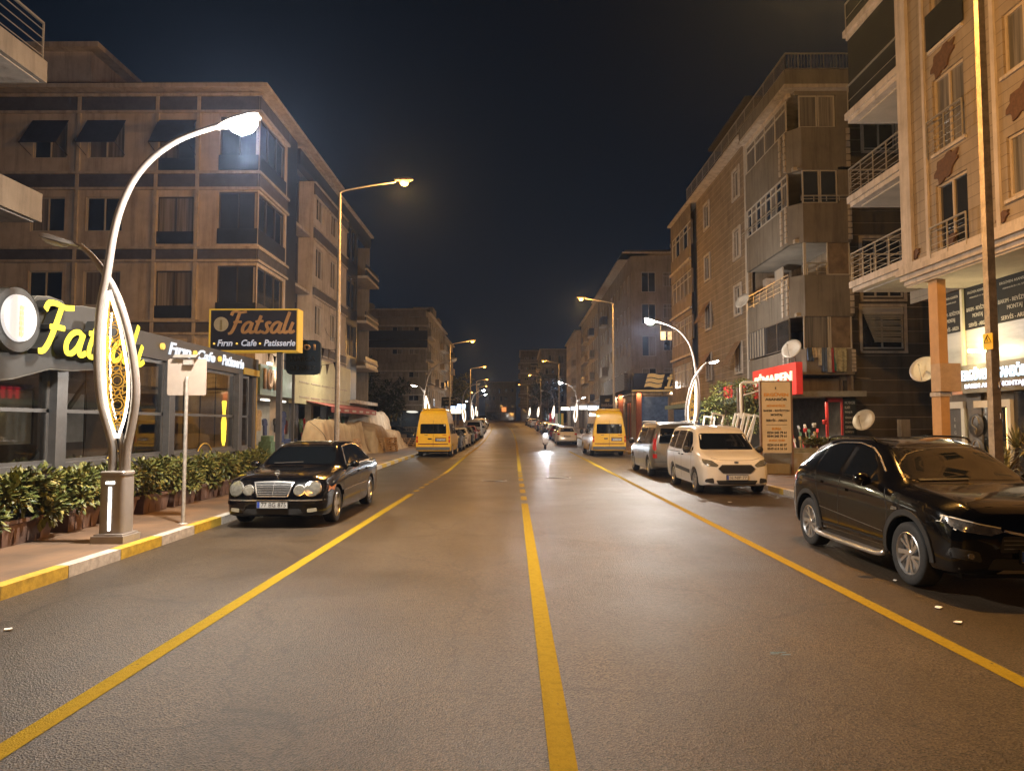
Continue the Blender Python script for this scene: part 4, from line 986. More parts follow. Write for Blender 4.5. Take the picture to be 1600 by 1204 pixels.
fsolid(l2, 'balcony_glazing', M_['bluepanel'], f, (XL2-8.2, XL2+.3, 12.45, 13.6, .45, .5)); fsolid(l2, 'balcony_slab', M_['ledge'], f, *[(XL2-8.4, XL2+.5, z, z+.16, 0, .9) for z in (5.4, 8.4, 11.25, 14.1)])
fsolid(l2, 'balcony_front', M_['grey_plaster'], f, *[(XL2-8.3, XL2+.4, z, z+.95, .8, .9) for z in (5.56, 8.56, 14.26)])
solid(l2, 'rear_mass', M_['grey_plaster'], (XL2-11.4, XL2-.3, Y2+.3, 111.8, .3, 16.2)); solid(l2, 'stair_tower', M_['grey_plaster'], (XL2-3, XL2-.2, 97, 101, 16.2, 18.2), (XL2-3, XL2-.2, 104.5, 108, 16.2, 17.8))
row_house('apartment_house', 'narrow grey house directly behind the tall sodium lamp on the left', (XL2-4, 122, 1.2), [(EastF(XL2-.6), 112.3, 132), (FrontF(112.2), -20, XL2-.62)], 1, 16.4, 5.2, 2.95, 4, M_['plaster'], M_['frame_w'], M_['roof'], seed=9)
row_house('apartment_house', 'dark house far down the left side beyond the trees', (-22, 160, 2), [(EastF(-17), 150, 175), (FrontF(149.9), -32, -17.02)], 1.5, 15.5, 5.6, 2.95, 3, M_['taupe'], M_['frame_w'], M_['roof'], seed=10)

# ================================================================== RIGHT: near cream house
XR = 11.5
br = thing('corner_house', 'cream clad house with brown leaf ornaments and an elevator shop, nearest on the right', 'apartment house', (16, 17, 0))
fw = WestF(XR)
def YR(px, py=330): return -yx(px, XR, py)      # u of this frame
def ZR(px, py): return AX(px, py, XR).z
yc = yx(1412, XR, 300); zov = AX(1372, 462, XR).z
win1 = [(1463, 1513)]; u0, u1 = YR(1463), YR(1513); v0, v1 = YR(1577), YR(1577)+1.25
wz = [(ZR(1487, 398), ZR(1487, 283)), (ZR(1487, 225), ZR(1487, 108)), (ZR(1487, 75)-.2, ZR(1487, 75)+2.1)]
wz2 = [(ZR(1590, 297)-.1, ZR(1590, 207)), (ZR(1590, 105)-.05, ZR(1590, 18)), (ZR(1590, 105)+2.9, ZR(1590, 105)+4.3)]
# make the storeys regular
st = 2.95; b0 = wz[0][0]; wz = [(b0+st*k, b0+st*k+2.05) for k in range(4)]; b1 = wz2[0][0]; wz2 = [(b1+st*k, b1+st*k+1.45) for k in range(4)]
hs = [(u0, u1, a, b) for a, b in wz]+[(v0, v1, a, b) for a, b in wz2]+[(v1+1.6, v1+2.9, a, b) for a, b in wz2]
wall(br, fw, -yc+.02, -4.0, zov+.55, 20.5, hs, SIDC)
for i, h in enumerate(hs): window(br, fw, *h, 2, frame=mat('cream_frame', (.45, .37, .28), .5, var=.05), fw=.07, pane=M_['curtain2'] if i % 3 else M_['pane'])
fsolid(br, 'pilaster', M_['plaster'], fw, (-yc-.02, YR(1428), zov+.5, 20.5, .0, .10), (YR(1449), YR(1449)+.12, zov+.5, 20.5, 0, .06), (YR(1560), YR(1560)+.14, zov+.5, 20.5, 0, .06))
for (a, b) in wz[:2]: railing(br, fw, u0-.1, u1+.1, a-.05, .95, .14, nb=5, posts=3)
for (a, b) in wz[2:]: fsolid(br, 'window_screen', M_['screen'], fw, (u0-.1, u1+.15, a, a+1.0, .04, .08))
for (a, b) in wz: fsolid(br, 'window_sill', M_['plaster'], fw, (u0-.06, u1+.06, a-.12, a-.04, 0, .07))
for (a, b) in wz2: fsolid(br, 'window_sill', M_['plaster'], fw, (v0-.06, v1+.06, a-.12, a-.04, 0, .07))
ORN = mat('ornament_brown', (.11, .055, .03), .8, var=.25, scale=9)
def leaf_orn(u, z, s=1.0):
    pts = []; 
    for k in range(26):
        t = k/25; a = t*2*math.pi; r = 1+.16*math.sin(a*7); x = .52*math.cos(a)*r; y = .30*math.sin(a)*r*(1-.3*math.cos(a)); pts.append((x, y))
    ca, sa = math.cos(R(24)), math.sin(R(24)); mb = MB(); P = [fw.p(u+s*(x*ca-y*sa), z+s*(x*sa+y*ca), 0) for x, y in pts]
    mb.prism(P, fw.n*.002, fw.n*.05); mb.build('leaf_ornament', ORN, br, world=True)
for k in range(4):
    if k: leaf_orn((u0+u1)/2-.1, wz[k][0]-.52)
    leaf_orn((v0+v1)/2, wz2[k][0]+st-.80)
for u_ in (-yc+.55, (u0+u1)/2, YR(1568)): leaf_orn(u_, zov+.80, .42)
# moulded overhang
for k, (dz, d) in enumerate(((0, .0), (.12, .12), (.26, .24), (.42, .14))):
    fsolid(br, 'overhang_moulding', M_['plaster'], fw, (-yc-.15, -4, zov+dz, zov+dz+(.12 if k < 1 else .14 if k < 2 else .16), -.2, d))
fsolid(br, 'soffit', M_['soffit'], fw, (-yc-.1, -4, zov-.06, zov-.004, -3.5, -.05))
# balconies at the far corner
yb = yx(1328, XR, 300); bz = [AY(1330, 452, yb).z+st*k-.1 for k in range(5)]
for k, z in enumerate(bz):
    fsolid(br, 'balcony_slab', M_['plaster'], fw, (-yb, -yc-.02, z, z+.14, -1.9, .0), (-yb-.08, -yc-.02, z+.14, z+.36, -1.9, .08)); fsolid(br, 'balcony_soffit', M_['soffit'], fw, (-yb+.25, -yc-.3, z-.05, z-.004, -1.7, -.25))
    if k < 2: railing(br, fw, -yb+.02, -yc-.05, z+.36, .95, .03, nb=5, posts=5); f4 = Fr((0, yb, 0), (-1, 0, 0), (0, 1, 0)); railing(br, f4, -XR-1.85, -XR-.02, z+.36, .95, -.03, nb=5, posts=4)
    else: fsolid(br, 'balcony_screen', M_['screen'], fw, (-yb+.03, -yc-.03, z+.36, z+st-.02, -.08, -.04)); railing(br, fw, -yb+.02, -yc-.05, z+.36, .95, .0, nb=1, posts=2)
wall(br, fw, -yb+.1, -yc, zov, 20.5, [(-yb+.5, -yb+1.9, z+.4, z+2.5) for z in bz], SIDC, d=-1.9)
for z in bz: window(br, fw, -yb+.5, -yb+1.9, z+.4, z+2.5, 2, d=-1.9)
solid(br, 'return_wall', SIDC, (XR+.12, XR+1.9, yc-.3, yc, zov+.1, 20.5)); solid(br, 'end_wall', M_['plaster'], (XR+1.92, XR+9, 4, yb-.1, zov+.1, 20.5))
# shop under the overhang
XP = 13.3; fp = WestF(XP)
OCH = mat('ochre_pillar', (.50, .28, .10), .7, var=.12, scale=2)
ypil = yx(1463, XR+.25, 600)
solid(br, 'pillar', OCH, (XR+.18, XR+.42, ypil-.30, ypil+.12, .14, zov-.06)); solid(br, 'pillar_band', M_['ledge'], (XR+.15, XR+.45, ypil-.33, ypil+.15, 2.55, 2.66), (XR+.15, XR+.45, ypil-.33, ypil+.15, .14, .35))
solid(br, 'pillar_box', mat('pillar_box_tan', (.46, .31, .17), .7, var=.1), (XR+.12, XR+.68, ypil-.42, ypil+.02, 2.68, 3.45))
yS = yx(1468, XP, 520)
POST = lined_mat('poster_film', (.008, .008, .008), (.02, .02, .02), 9, .01, rough=.75); POST2 = mat('poster_film_pale', (.30, .29, .25), .35, var=.5, scale=.8, stretch=(.3, .3, 1.2))
zpt = zov-.06; zsg1 = AX(1500, 573, XP).z; zsg0 = AX(1500, 616, XP).z
edges = [yS, yx(1506, XP, 520), yx(1551, XP, 520)-.05, yx(1551, XP, 520)-1.75, 9.5, 6.5]
for k in range(5):
    ya_, yb_ = edges[k], edges[k+1]; zm = zsg1+(zpt-zsg1)*.46
    mb = MB(); mb.fbox(fp, -ya_+.05, -yb_-.05, zm, zpt, -.04, -.01); pp = mb.build('window_poster', POST, br, world=True)
    mb = MB(); mb.fbox(fp, -ya_+.05, -yb_-.05, zsg1, zm-.004, -.04, -.01); mb.build('window_poster_foot', POST2, br, world=True)
    uc, wid = -(ya_+yb_)/2, (ya_-yb_)*.8; TX = mat('poster_lettering', (.50, .48, .42), .5, var=0)
    zz = lambda f_: zsg1+(zpt-zsg1)*f_
    for s_, f_, h_, w_ in (('ERGÜVEN ASANSÖR', .93, .09, .8), ('MÜHENDİSLİK LTD. ŞTİ.', .86, .06, .62), ('BAKIM - REVİZYON', .72, .15, .92), ('MONTAJ', .62, .15, .42), ('SERVİS - ARIZA', .52, .15, .78)):
        c = fp.p(uc, zz(f_), 0.0); text(s_, c, fp.r, (0, 0, 1), h_, TX, pp, 'poster_text', width=wid*w_, extrude=.006)
    fsolid(br, 'mullion', mat('shopfront_frame_pale', (.62, .58, .42), .45, var=.05), fp, (-ya_-.05, -ya_+.05, zsg1, zpt, -.06, .06))
SIGNB = mat('shop_sign_board', (.16, .15, .12), .5, var=.15, scale=3)
sg = thing('shop_sign', 'long elevator company sign with bluish white letters over the shop door on the right', 'shop sign', (XP-.1, 16, 3))
ysA = yx(1487, XP-.25, 590); fsg = WestF(XP-.25)
mb = MB(); mb.fbox(fsg, -ysA, -6, zsg0, zsg1-.01, -.2, 0); mb.build('board', SIGNB, sg, world=True)
LETB = mat('sign_letters_blue_white', (.8, .9, 1), emit=.95, ecol=(.55, .80, 1.0), var=0); LETW = mat('sign_letters_white', (.9, .9, 1), emit=.75, ecol=(.78, .82, 1.0), var=0)
hS = zsg1-zsg0
text('ERGÜVEN ASANSÖR', fsg.p(-ysA+.50, zsg0+hS*.66, 0), fsg.r, (0, 0, 1), hS*.44, LETB, sg, 'lettering', align='LEFT', extrude=.03, width=2.6, bold=.01)
text('BAKIM ARIZA MONTAJ', fsg.p(-ysA+.62, zsg0+hS*.22, 0), fsg.r, (0, 0, 1), hS*.20, LETW, sg, 'lettering', align='LEFT', extrude=.02, width=2.35, bold=.015)
text('E', fsg.p(-ysA+.24, zsg0+hS*.66, 0), fsg.r, (0, 0, 1), hS*.36, LETB, sg, 'emblem', extrude=.03, bold=.05, width=.30)
mb = MB()
for q in (0, .09): mb.bar(fsg.p(-ysA+.12, zsg0+hS*.40-q, .012), fsg.p(-ysA+.24, zsg0+hS*.30-q, .012), .03, .02); mb.bar(fsg.p(-ysA+.24, zsg0+hS*.30-q, .012), fsg.p(-ysA+.36, zsg0+hS*.40-q, .012), .03, .02)
mb.build('emblem', mat('emblem_red', (.30, .05, .02), .5, var=.1), sg, world=True)
mb = MB(); mb.fbox(fsg, -ysA+.02, -ysA+.48, zsg0-.02, zsg0+hS*.1, -.02, .012); mb.build('name_strip', mat('name_strip_rust', (.55, .26, .14), .5, var=.1), sg, world=True)
# doors and panels under the sign
mb = MB(); WF = mat('shopfront_frame_white', (.70, .66, .54), .45, var=.04)
dA, dB = -yx(1477, XP, 650), -yx(1509, XP, 650)
fsolid(br, 'door_frame', WF, fp, (dA, dB, zsg0-.42, zsg0-.22, -.02, .08), (dB-.10, dB+.06, .14, zsg0-.42, -.02, .08), (dA, dA+.07, .14, zsg0-.42, -.02, .05)); fsolid(br, 'door_leaf', mat('etched_door', (.13, .12, .11), .3, var=.15, scale=3), fp, (dA+.07, dB-.10, .14, zsg0-.42, -.05, .0))
for k, ch_ in enumerate('ERGÜVEN'): text(ch_, fp.p((dA+dB)/2, zsg0-.75-.20*k, .012), fp.r, (0, 0, 1), .10, TX, br, 'door_lettering', extrude=.004)
dC = -yx(1534, XP, 650); fsolid(br, 'stone_panel', mat('etched_stone_panel', (.15, .14, .125), .55, var=.35, scale=1.5), fp, (dB+.07, dC, .14, zsg0-.02, -.05, .01))
MED = mat('medallion', (.07, .065, .06), .5, var=.5, scale=7); MED2 = mat('medallion_line', (.26, .24, .21), .5, var=.2)
for z in (1.75, 1.05):
    mb = MB(); mb.lathe([(0, -.012), (.33, -.012), (.34, 0), (.30, -.016)], fp.p(dB+.50, z, .03), 28, 0, 'x'); md = mb.build('medallion', MED, br, world=True)
    mb = MB(); c = fp.p(dB+.50, z, .05); arc = [c+Vector((0, -.16*math.cos(a)*(1 if a < math.pi else -.3), .26*math.sin(a))) for a in np.linspace(.2, 5.6, 14)]; mb.tube(arc, .014, 5); mb.build('medallion_line', MED2, md, world=True)
gA = -yx(1583, XP, 640); fsolid(br, 'window_frame', WF, fp, (gA-1.5, gA, zsg0-.42, zsg0-.22, -.02, .08), (gA-.14, gA, .14, zsg0-.42, -.02, .08)); fsolid(br, 'shop_glass', M_['pane'], fp, (gA+.02, -6, .14, zsg0-.02, -.06, -.02), (dC+.02, gA-.14, .14, zsg0-.42, -.06, -.02))
fsolid(br, 'lit_strip', mat('warm_strip', (1, .7, .3), emit=1.6, ecol=(1, .6, .18), var=.1), fp, (gA-.30, gA-.24, .6, zsg0-.45, -.015, -.005))
solid(br, 'shop_back', M_['taupe'], (XP+.08, XP+.3, 5, yS+.2, .14, zov-.06))
wl_ = AX(1517, 548, XP-.45); mb = MB(); mb.lathe([(0, -.05), (.05, -.045), (.085, 0), (.05, .045), (0, .05)], tuple(wl_), 16); mb.box(wl_.x, XP-.01, wl_.y-.02, wl_.y+.02, wl_.z-.03, wl_.z+.03)
wlamp = mb.build('wall_floodlight', mat('floodlight_bulb', (1, 1, 1), emit=40, ecol=(1, .86, .5), var=0)); tag(wlamp, 'glaring yellowish floodlight on the shop window above the elevator sign', 'floodlight')
pl_ = bpy.data.lights.new('floodlight_light', 'POINT'); pl_.energy = 38; pl_.color = (1, .80, .42); pl_.shadow_soft_size = .1; po = bpy.data.objects.new('floodlight_light', pl_); COL.objects.link(po); po.location = wl_+Vector((-.22, 0, .02))
# ================================================================== RIGHT: second house with bay and siding
Y2A = 28.8
b2 = thing('apartment_house', 'taupe apartment house with stone siding, glazed bay and laundry, beyond the cream corner house', 'apartment house', (16, 40, 0))
fA = FrontF(Y2A); fB = WestF(XR)
xb1 = AY(1331, 400, Y2A).x; yb1 = yx(1168, XR, 450)
par = [(zy(a, Y2A), zy(b, Y2A)) for a, b in ((605, 545), (490, 430), (375, 318), (262, 200))]       # parapets, bottom to top
ux = lambda px, py=400: AY(px, py, Y2A).x
zroof = zy(112, Y2A)
openz = [(par[k][1], (par[k+1][0] if k < 3 else zy(150, Y2A))) for k in range(4)]
GP = mat('bay_render', (.175, .155, .13), .85, var=.14, scale=1.0, bump=.1, streak=.35)
# bay: parapets are solid, the storeys between are glazed
for k, (a, b) in enumerate(par):
    a2 = a if k else b-.95
    mb = MB(); mb.box(XR+.45, xb1, Y2A, Y2A+.12, a2-.12, b); mb.box(XR, XR+.12, Y2A+.50, yb1, a2-.12, b); mb.prism([(XR+.45, Y2A, a2-.12), (XR, Y2A+.50, a2-.12), (XR+.10, Y2A+.56, a2-.12), (XR+.50, Y2A+.12, a2-.12)], (0, 0, 0), (0, 0, b-a2+.12)); mb.build('bay_parapet', GP, b2, world=True)
    solid(b2, 'bay_floor', M_['soffit'], (XR+.14, xb1, Y2A+.14, yb1, a2-.10, a2+.05))
    for (x0_, x1_, y0_, y1_) in ((XR-.05, XR, Y2A+1.1, Y2A+1.27), (XR-.05, XR, Y2A+.58, Y2A+.75), (xb1-.12, xb1+.04, Y2A-.04, Y2A-.002)):
        mb = MB()
        for q in range(6): mb.box(x0_, x1_, y0_, y1_, a2+q*(b-a2)/6, a2+(q+.8)*(b-a2)/6)
        mb.build('brick_pilaster', M_['ledge'], b2, world=True)
BR_ = mat('brown_board', (.17, .125, .085), .7, var=.3, scale=3)
for k, (a, b) in enumerate(openz):
    if k == 0:
        window(b2, fA, ux(1254), ux(1294), a, zy(492, Y2A), 1, pane=M_['curtain2']); window(b2, fA, ux(1295), xb1-.05, a, zy(492, Y2A), 1, pane=BR_)
        yy = yx(1195, XR, 500); window(b2, fB, -yb1+.1, -yy, a+.05, b-.1, 6, pane=mat('strip_blind', (.27, .25, .22), .7, var=.12, scale=4), frame=M_['frame_d'], fw=.03, dep=.02); window(b2, fB, -yy+.02, -Y2A-.55, a+.05, b-.1, 2, pane=M_['pane'], frame=M_['frame_d'], dep=.05)
    elif k == 1:
        window(b2, fA, ux(1293), xb1-.05, a, zy(377, Y2A), 1, pane=BR_); solid(b2, 'post', M_['frame_w'], (ux(1256), ux(1260), Y2A+.03, Y2A+.1, a, b)); railing(b2, fB, -yb1+.1, -Y2A-.5, b-9e9 if False else a-.55, .65, .03, nb=3, posts=7)
        railing(b2, fA, ux(1262), ux(1292), a, .5, -.05, nb=2, posts=3)
        solid(b2, 'open_door', M_['frame_w'], (XR+1.0, XR+1.06, 32.6, 33.6, a-.9, a+1.2)); solid(b2, 'cabinet', M_['plaster'], (XR+.8, XR+1.4, 34.2, 35.3, a-.9, a+1.0))
    elif k == 2:
        window(b2, fA, ux(1257), ux(1284), a, zy(266, Y2A), 1, pane=M_['pane']); window(b2, fA, ux(1285), ux(1312), a, zy(266, Y2A), 1, pane=M_['pane']); fsolid(b2, 'bay_wall', GP, fA, (ux(1313), xb1, a, b, -.1, 0), (ux(1250), xb1, zy(264, Y2A), b, -.09, -.002))
        window(b2, fB, -yb1+.05, -Y2A-.55, a+.02, b-.12, 8, transom=.25, fw=.06, dep=.08)
        railing(b2, fA, ux(1250), xb1-.05, a, .22, .25, nb=1, posts=5); railing(b2, fB, -yb1+.05, -Y2A-.3, a, .22, .25, nb=1, posts=9)
    else:
        window(b2, fA, ux(1254), ux(1283), a, b, 1, pane=M_['curtain2']); window(b2, fA, ux(1284), ux(1311), a, b, 1, pane=M_['curtain']); fsolid(b2, 'bay_wall', GP, fA, (ux(1312), xb1, a, b, -.1, 0))
        window(b2, fB, -yb1+.05, -Y2A-.55, a+.02, b, 4, transom=.25, fw=.06, dep=.08, pane=M_['curtain2'])
fsolid(b2, 'bay_top', GP, fA, (XR+.2, xb1, openz[3][1], zroof-.9, -.12, .02)); fsolid(b2, 'bay_top', M_['plaster'], fB, (-yb1, -Y2A-.2, openz[3][1], zroof-.9, -.12, .02))
solid(b2, 'cornice', M_['ledge'], (XR-.35, xb1+.1, Y2A-.35, yb1+.05, zroof-.9, zroof-.75)); solid(b2, 'roof_parapet', GP, (XR-.3, xb1, Y2A-.3, yb1, zroof-.746, zroof-.1))
railing(b2, fA, XR-.25, xb1, zroof-.1, .7, .25, nb=1, posts=6, vertical=True); railing(b2, fB, -yb1-11, -Y2A+.25, zroof-.1, .7, .25, nb=1, posts=14, vertical=True)
solid(b2, 'bay_core', M_['taupe'], (XR+2.1, xb1-.02, Y2A+.6, yb1, 3.0, zroof-.9)); solid(b2, 'bay_end', M_['taupe'], (xb1-.1, xb1-.01, Y2A+.13, Y2A+.8, 3.0, zroof-.9))
# siding on the street side
ysd = yx(1083, XR, 450); hs = []
for (px, w) in ((1146, .95), (1100, 1.0)):
    y = yx(px, XR, 450)
    for k in range(4): z = par[k][1]-.35; hs.append((-y-w/2, -y+w/2, z, z+1.45))
wall(b2, fB, -ysd, -yb1, 3.3, zroof-.4, hs, SID, d=-.25)
for i, h in enumerate(hs):
    window(b2, fB, *h, 2, d=-.25, fw=.04); fsolid(b2, 'window_surround', M_['ledge'], fB, (h[0]-.16, h[0], h[2]-.12, h[3]+.14, -.24, -.17), (h[1], h[1]+.16, h[2]-.12, h[3]+.14, -.24, -.17), (h[0], h[1], h[3]+.001, h[3]+.14, -.24, -.17), (h[0], h[1], h[2]-.12, h[2], -.24, -.15))
    if i in (0, 4, 5): awning(b2, fB, h[0]-.1, h[1]+.1, h[3]+.15, h[2]+.35, .7, -.16, mat('awning_brown', (.20, .13, .08), .85, var=.2))
solid(b2, 'drain_pipe', M_['frame_w'], (XR-.05, XR+.05, yb1+.02, yb1+.12, 3.3, zroof-.9))
yend = yx(1051, XR, 450); wb = [(-yend+.15, -ysd-.1, par[k][1]-.6, par[k][1]+1.0) for k in range(4)]
wall(b2, fB, -yend, -ysd, 3.3, zroof-.4, wb, M_['taupe'], d=.1)
for h in wb: window(b2, fB, *h, 5, d=.1, transom=.28)
fsolid(b2, 'ledge', M_['ledge'], fB, *[(-yend, -ysd, h[2]-1.1, h[2]-.95, .1, .25) for h in wb]); solid(b2, 'cornice', M_['ledge'], (XR-.35, XR+3, yb1+.1, yend, zroof-.396, zroof-.28))
solid(b2, 'rear_mass', M_['taupe'], (XR+.45, 24, yb1+.12, yend-.02, 3.1, zroof-.45))
pz = zy(172, 38); solid(b2, 'roof_room', M_['taupe'], (XR+2.3, XR+6, 39.5, 46, zroof-.3, pz+1.0)); solid(b2, 'roof_room_roof', M_['roof'], (XR+1.5, XR+6.5, 38.9, 46.6, pz+1.02, pz+1.2))
# main wall facing the camera, set behind the bay
f5 = FrontF(Y2A+.85); ws = [(AY(1346, 500, Y2A+.85).x, AY(1412, 500, Y2A+.85).x, zy(545, Y2A+.85), zy(480, Y2A+.85)), (AY(1346, 400, Y2A+.85).x, AY(1410, 400, Y2A+.85).x, zy(465, Y2A+.85), zy(374, Y2A+.85)), (AY(1348, 200, Y2A+.85).x, AY(1398, 200, Y2A+.85).x, zy(206, Y2A+.85)-.8, zy(193, Y2A+.85))]
wall(b2, f5, xb1-.05, 26, .14, zroof-.5, ws, SIDD)
BL = mat('roller_blind_slats', (.30, .28, .235), .7, var=.12, scale=2)
for i, h in enumerate(ws):
    window(b2, f5, *h, 3 if i == 1 else 2, fw=.07, pane=M_['pane']); fsolid(b2, 'window_surround', M_['ledge'], f5, (h[0]-.12, h[0], h[2]-.1, h[3]+.12, .004, .06), (h[1], h[1]+.12, h[2]-.1, h[3]+.12, .004, .06), (h[0], h[1], h[3]+.001, h[3]+.12, .004, .06), (h[0]-.1, h[1]+.1, h[2]-.2, h[2]-.102, .004, .10))
h = ws[0]; mb = MB()
fsolid(b2, 'blind_box', M_['frame_w'], f5, (h[0]+.02, h[1]-.02, h[3]-.32, h[3]-.01, -.05, .04))
for q in range(15):
    z = h[3]-.36-q*.082; sl = (h[3]-.36-z)*.35
    a, b = f5.p(h[0]+.1+sl*.8, z, .02+sl*.5), f5.p(h[1]-.08, z+.02 if q % 3 else z-.01, .01); mb.bar(a, b, .012, .07)
mb.build('broken_blind', BL, b2, world=True)
mb = MB(); mb.bar(f5.p(xb1+.15, .2, .08), f5.p(xb1+.15, zroof-1, .08), .09); mb.bar(f5.p(xb1+.15, zy(588, Y2A), .1), f5.p(xb1+1.0, zy(590, Y2A), .1), .07); mb.build('drain_pipe', M_['taupe'], b2, world=True)
solid(b2, 'ground_wall', M_['taupe'], (XR+.9, xb1-.1, Y2A+.1, Y2A+.3, .14, par[0][0]-.1)) if False else None
# ground floor: PVC shop
zc = zy(612, Y2A); solid(b2, 'canopy', mat('shop_canopy_grey', (.25, .25, .23), .6, var=.15), (XR-.5, xb1+.1, Y2A-.7, Y2A+1.0, zc-.22, zc))
solid(b2, 'canopy', mat('canopy_green', (.12, .19, .16), .6, var=.15), (XR-.9, XR+.4, Y2A+3.0, yend-1, zc-.28, zc-.02)); solid(b2, 'pillar', M_['taupe'], (XR+.1, XR+.5, Y2A+4.2, Y2A+4.7, .14, zc-.3), (XR+.1, XR+.5, 40, 40.5, .14, zc-.3))
solid(b2, 'shop_back', mat('shop_dark', (.05, .045, .04), .8, var=.4, scale=3), (XR+2.2, XR+2.4, Y2A+.5, yend, .14, zc+.5)); solid(b2, 'upper_fill', M_['taupe'], (XR+.46, XR+2.4, yb1, yend-.05, zc+.05, 3.4), (XR+.15, XR+2.4, Y2A+.7, yb1-.01, zc+.02, par[0][0]+.4))
RD = mat('door_red', (.30, .02, .02), .5, var=.15)
fQ = FrontF(Y2A-.05); xl, xr_ = ux(1284), ux(1310)
mb = MB(); mb.fbox(fQ, xl, xl+.09, .14, zc-.25, -.1, 0); mb.fbox(fQ, xl, xr_, zc-.42, zc-.25, -.1, 0); mb.fbox(fQ, xr_-.06, xr_, .14, zc-.42, -.1, 0); mb.build('red_door_frame', RD, b2, world=True)
LST = mat('price_board', (.02, .025, .025), .6, var=.1); LT = mat('board_lettering', (.50, .50, .46), .6, var=0)
mb = MB(); mb.fbox(fQ, ux(1311), ux(1331)-.02, .9, zc-.1, -.04, 0); pb = mb.build('list_board', LST, b2, world=True)
for k, s in enumerate(('PVC PENCERE', 'KAPI', 'PANJUR', 'SİNEKLİK', 'DUŞAKABİN', 'CAM BALKON', 'KÜPEŞTE', 'CAM', 'AYNA')): text(s, fQ.p(ux(1313), zc-.45-k*.2, 0), (1, 0, 0), (0, 0, 1), .11, LT, pb, 'board_text', align='LEFT', width=min(.42, .05*len(s)), extrude=.004)
# red and dark signs
s1 = thing('shop_sign', 'red PİMAPEN shop sign in cream letters on the right-hand house', 'shop sign', (XR-.6, 31, 3.4)); fs = WestF(XR-.75)
yA_, yB_ = yx(1244, XR-.75, 590), yx(1176, XR-.75, 590); zA, zB = AX(1240, 628, XR-.75).z-.25, AX(1240, 566, XR-.75).z
RS = mat('sign_red', (.62, .02, .015), .45, var=.05, emit=.06, ecol=(.9, .03, .02))
mb = MB(); mb.fbox(fs, -yB_, -yA_, zA+.55, zB, -.25, 0); mb.build('board', RS, s1, world=True)
text('PİMAPEN', fs.p(-(yA_+.35), (zA+.55+zB)/2+.17, 0), fs.r, (0, 0, 1), (zB-zA-.55)*.42, mat('sign_cream_letters', (.9, .82, .6), emit=.3, ecol=(1, .85, .55), var=0), s1, 'lettering', align='RIGHT', width=(yB_-yA_)*.86, extrude=.04, bold=.04)
text('ÖZGÜVEN', fs.p(-(yA_+.9), zA+.70, 0), fs.r, (0, 0, 1), .14, M_['kerb_w'], s1, 'lettering', align='RIGHT', width=1.6, extrude=.02) if False else None
s2 = thing('shop_sign', 'dark shop sign with red and steel letters left of the red sign', 'shop sign', (XR-.5, 40, 3.4)); yC_ = yx(1122, XR-.6, 590); fs2 = WestF(XR-.6)
mb = MB(); mb.fbox(fs2, -yC_, -yB_-.05, zA+.55, zB-.25, -.2, 0); mb.build('board', mat('sign_black', (.015, .012, .012), .4, var=.1), s2, world=True)
RL = mat('sign_red_letters', (.7, .02, .05), emit=.35, ecol=(1, .03, .06), var=0); SL = mat('steel_letters', (.35, .33, .33), .3, .6, var=.1)
Lw = (yC_-yB_)
for k in range(9):
    u = -yC_+Lw*(.20+.085*k); mb = MB(); h_ = (zB-zA-.8)*.62; zc0 = (zA+.55+zB-.25)/2
    mb.fbox(fs2, u, u+Lw*.035, zc0-h_/2, zc0+h_/2, 0, .06)
    if k % 2 == 0: mb.fbox(fs2, u+Lw*.035, u+Lw*.06, zc0-.05, zc0+.05, 0, .05)
    mb.build('lettering', RL if k in (0, 1, 2, 5, 6) else SL, s2, world=True)
mb = MB()
for a in (-1, 1): mb.bar(fs2.p(-yC_+.5-.35*a, zc0-.45, .04), fs2.p(-yC_+.5+.35*a, zc0+.45, .04), .07, .05)
mb.build('emblem', SL, s2, world=True)
add_area('shop_light_glow', (XR+.8, Y2A+.2, zc-.35), (0, 0, 0), 30, (1, .78, .5), .5, sy=2.0); add_area('shop_light_glow', (XR-.8, 44, zc-.5), (0, 0, 0), 45, (1, .78, .5), .5, sy=3.0)

# laundry on the bay parapet
LC = [((.07, .11, .20), 'navy blue shirt', .30, .55, 1265), ((.45, .38, .28), 'beige top', .34, .42, 1274), ((.50, .47, .40), 'pale long towel', .16, .75, 1279), ((.09, .13, .22), 'blue striped cloth', .30, 1.0, 1286), ((.40, .38, .35), 'light grey sheet', .30, 1.02, 1293.5), ((.32, .035, .05), 'crimson striped cloth', .18, 1.02, 1299), ((.05, .20, .18), 'teal cloth', .12, .95, 1303), ((.33, .31, .20), 'long olive patterned cloth', .50, 1.0, 1312)]
for k, (c_, nm_, w, h_, px) in enumerate(LC):
    x = ux(px, 560); mb = MB(); n = 10; vs = []; z1 = par[0][1]+.03
    for j in range(9):
        for i in range(n+1):
            t = i/n; q = j/8; vs.append((x+(t-.5)*w*(1-.12*q+.05*math.sin(k+q*3)), Y2A-.10-.03*math.sin(t*math.pi*4+k)*(.3+q)-.02*q, z1-h_*q))
    mb.add(vs, [(j*(n+1)+i, j*(n+1)+i+1, (j+1)*(n+1)+i+1, (j+1)*(n+1)+i) for j in range(8) for i in range(n)], 0, True)
    o = mb.build('laundry', mat('laundry_'+str(k), c_, .9, var=.35, scale=5 if k < 7 else 12, stretch=(9, 9, .3) if k in (3, 5) else None), None); so = o.modifiers.new('s', 'SOLIDIFY'); so.thickness = .008
    tag(o, nm_+' hanging from the bay parapet beside the red sign', 'laundry', 'laundry on the bay parapet')
dish('satellite_dish', 'large grey dish above the red sign', AY(1237, 545, Y2A-.9), .42, R(-52), R(64), AY(1243, 566, Y2A-.1))
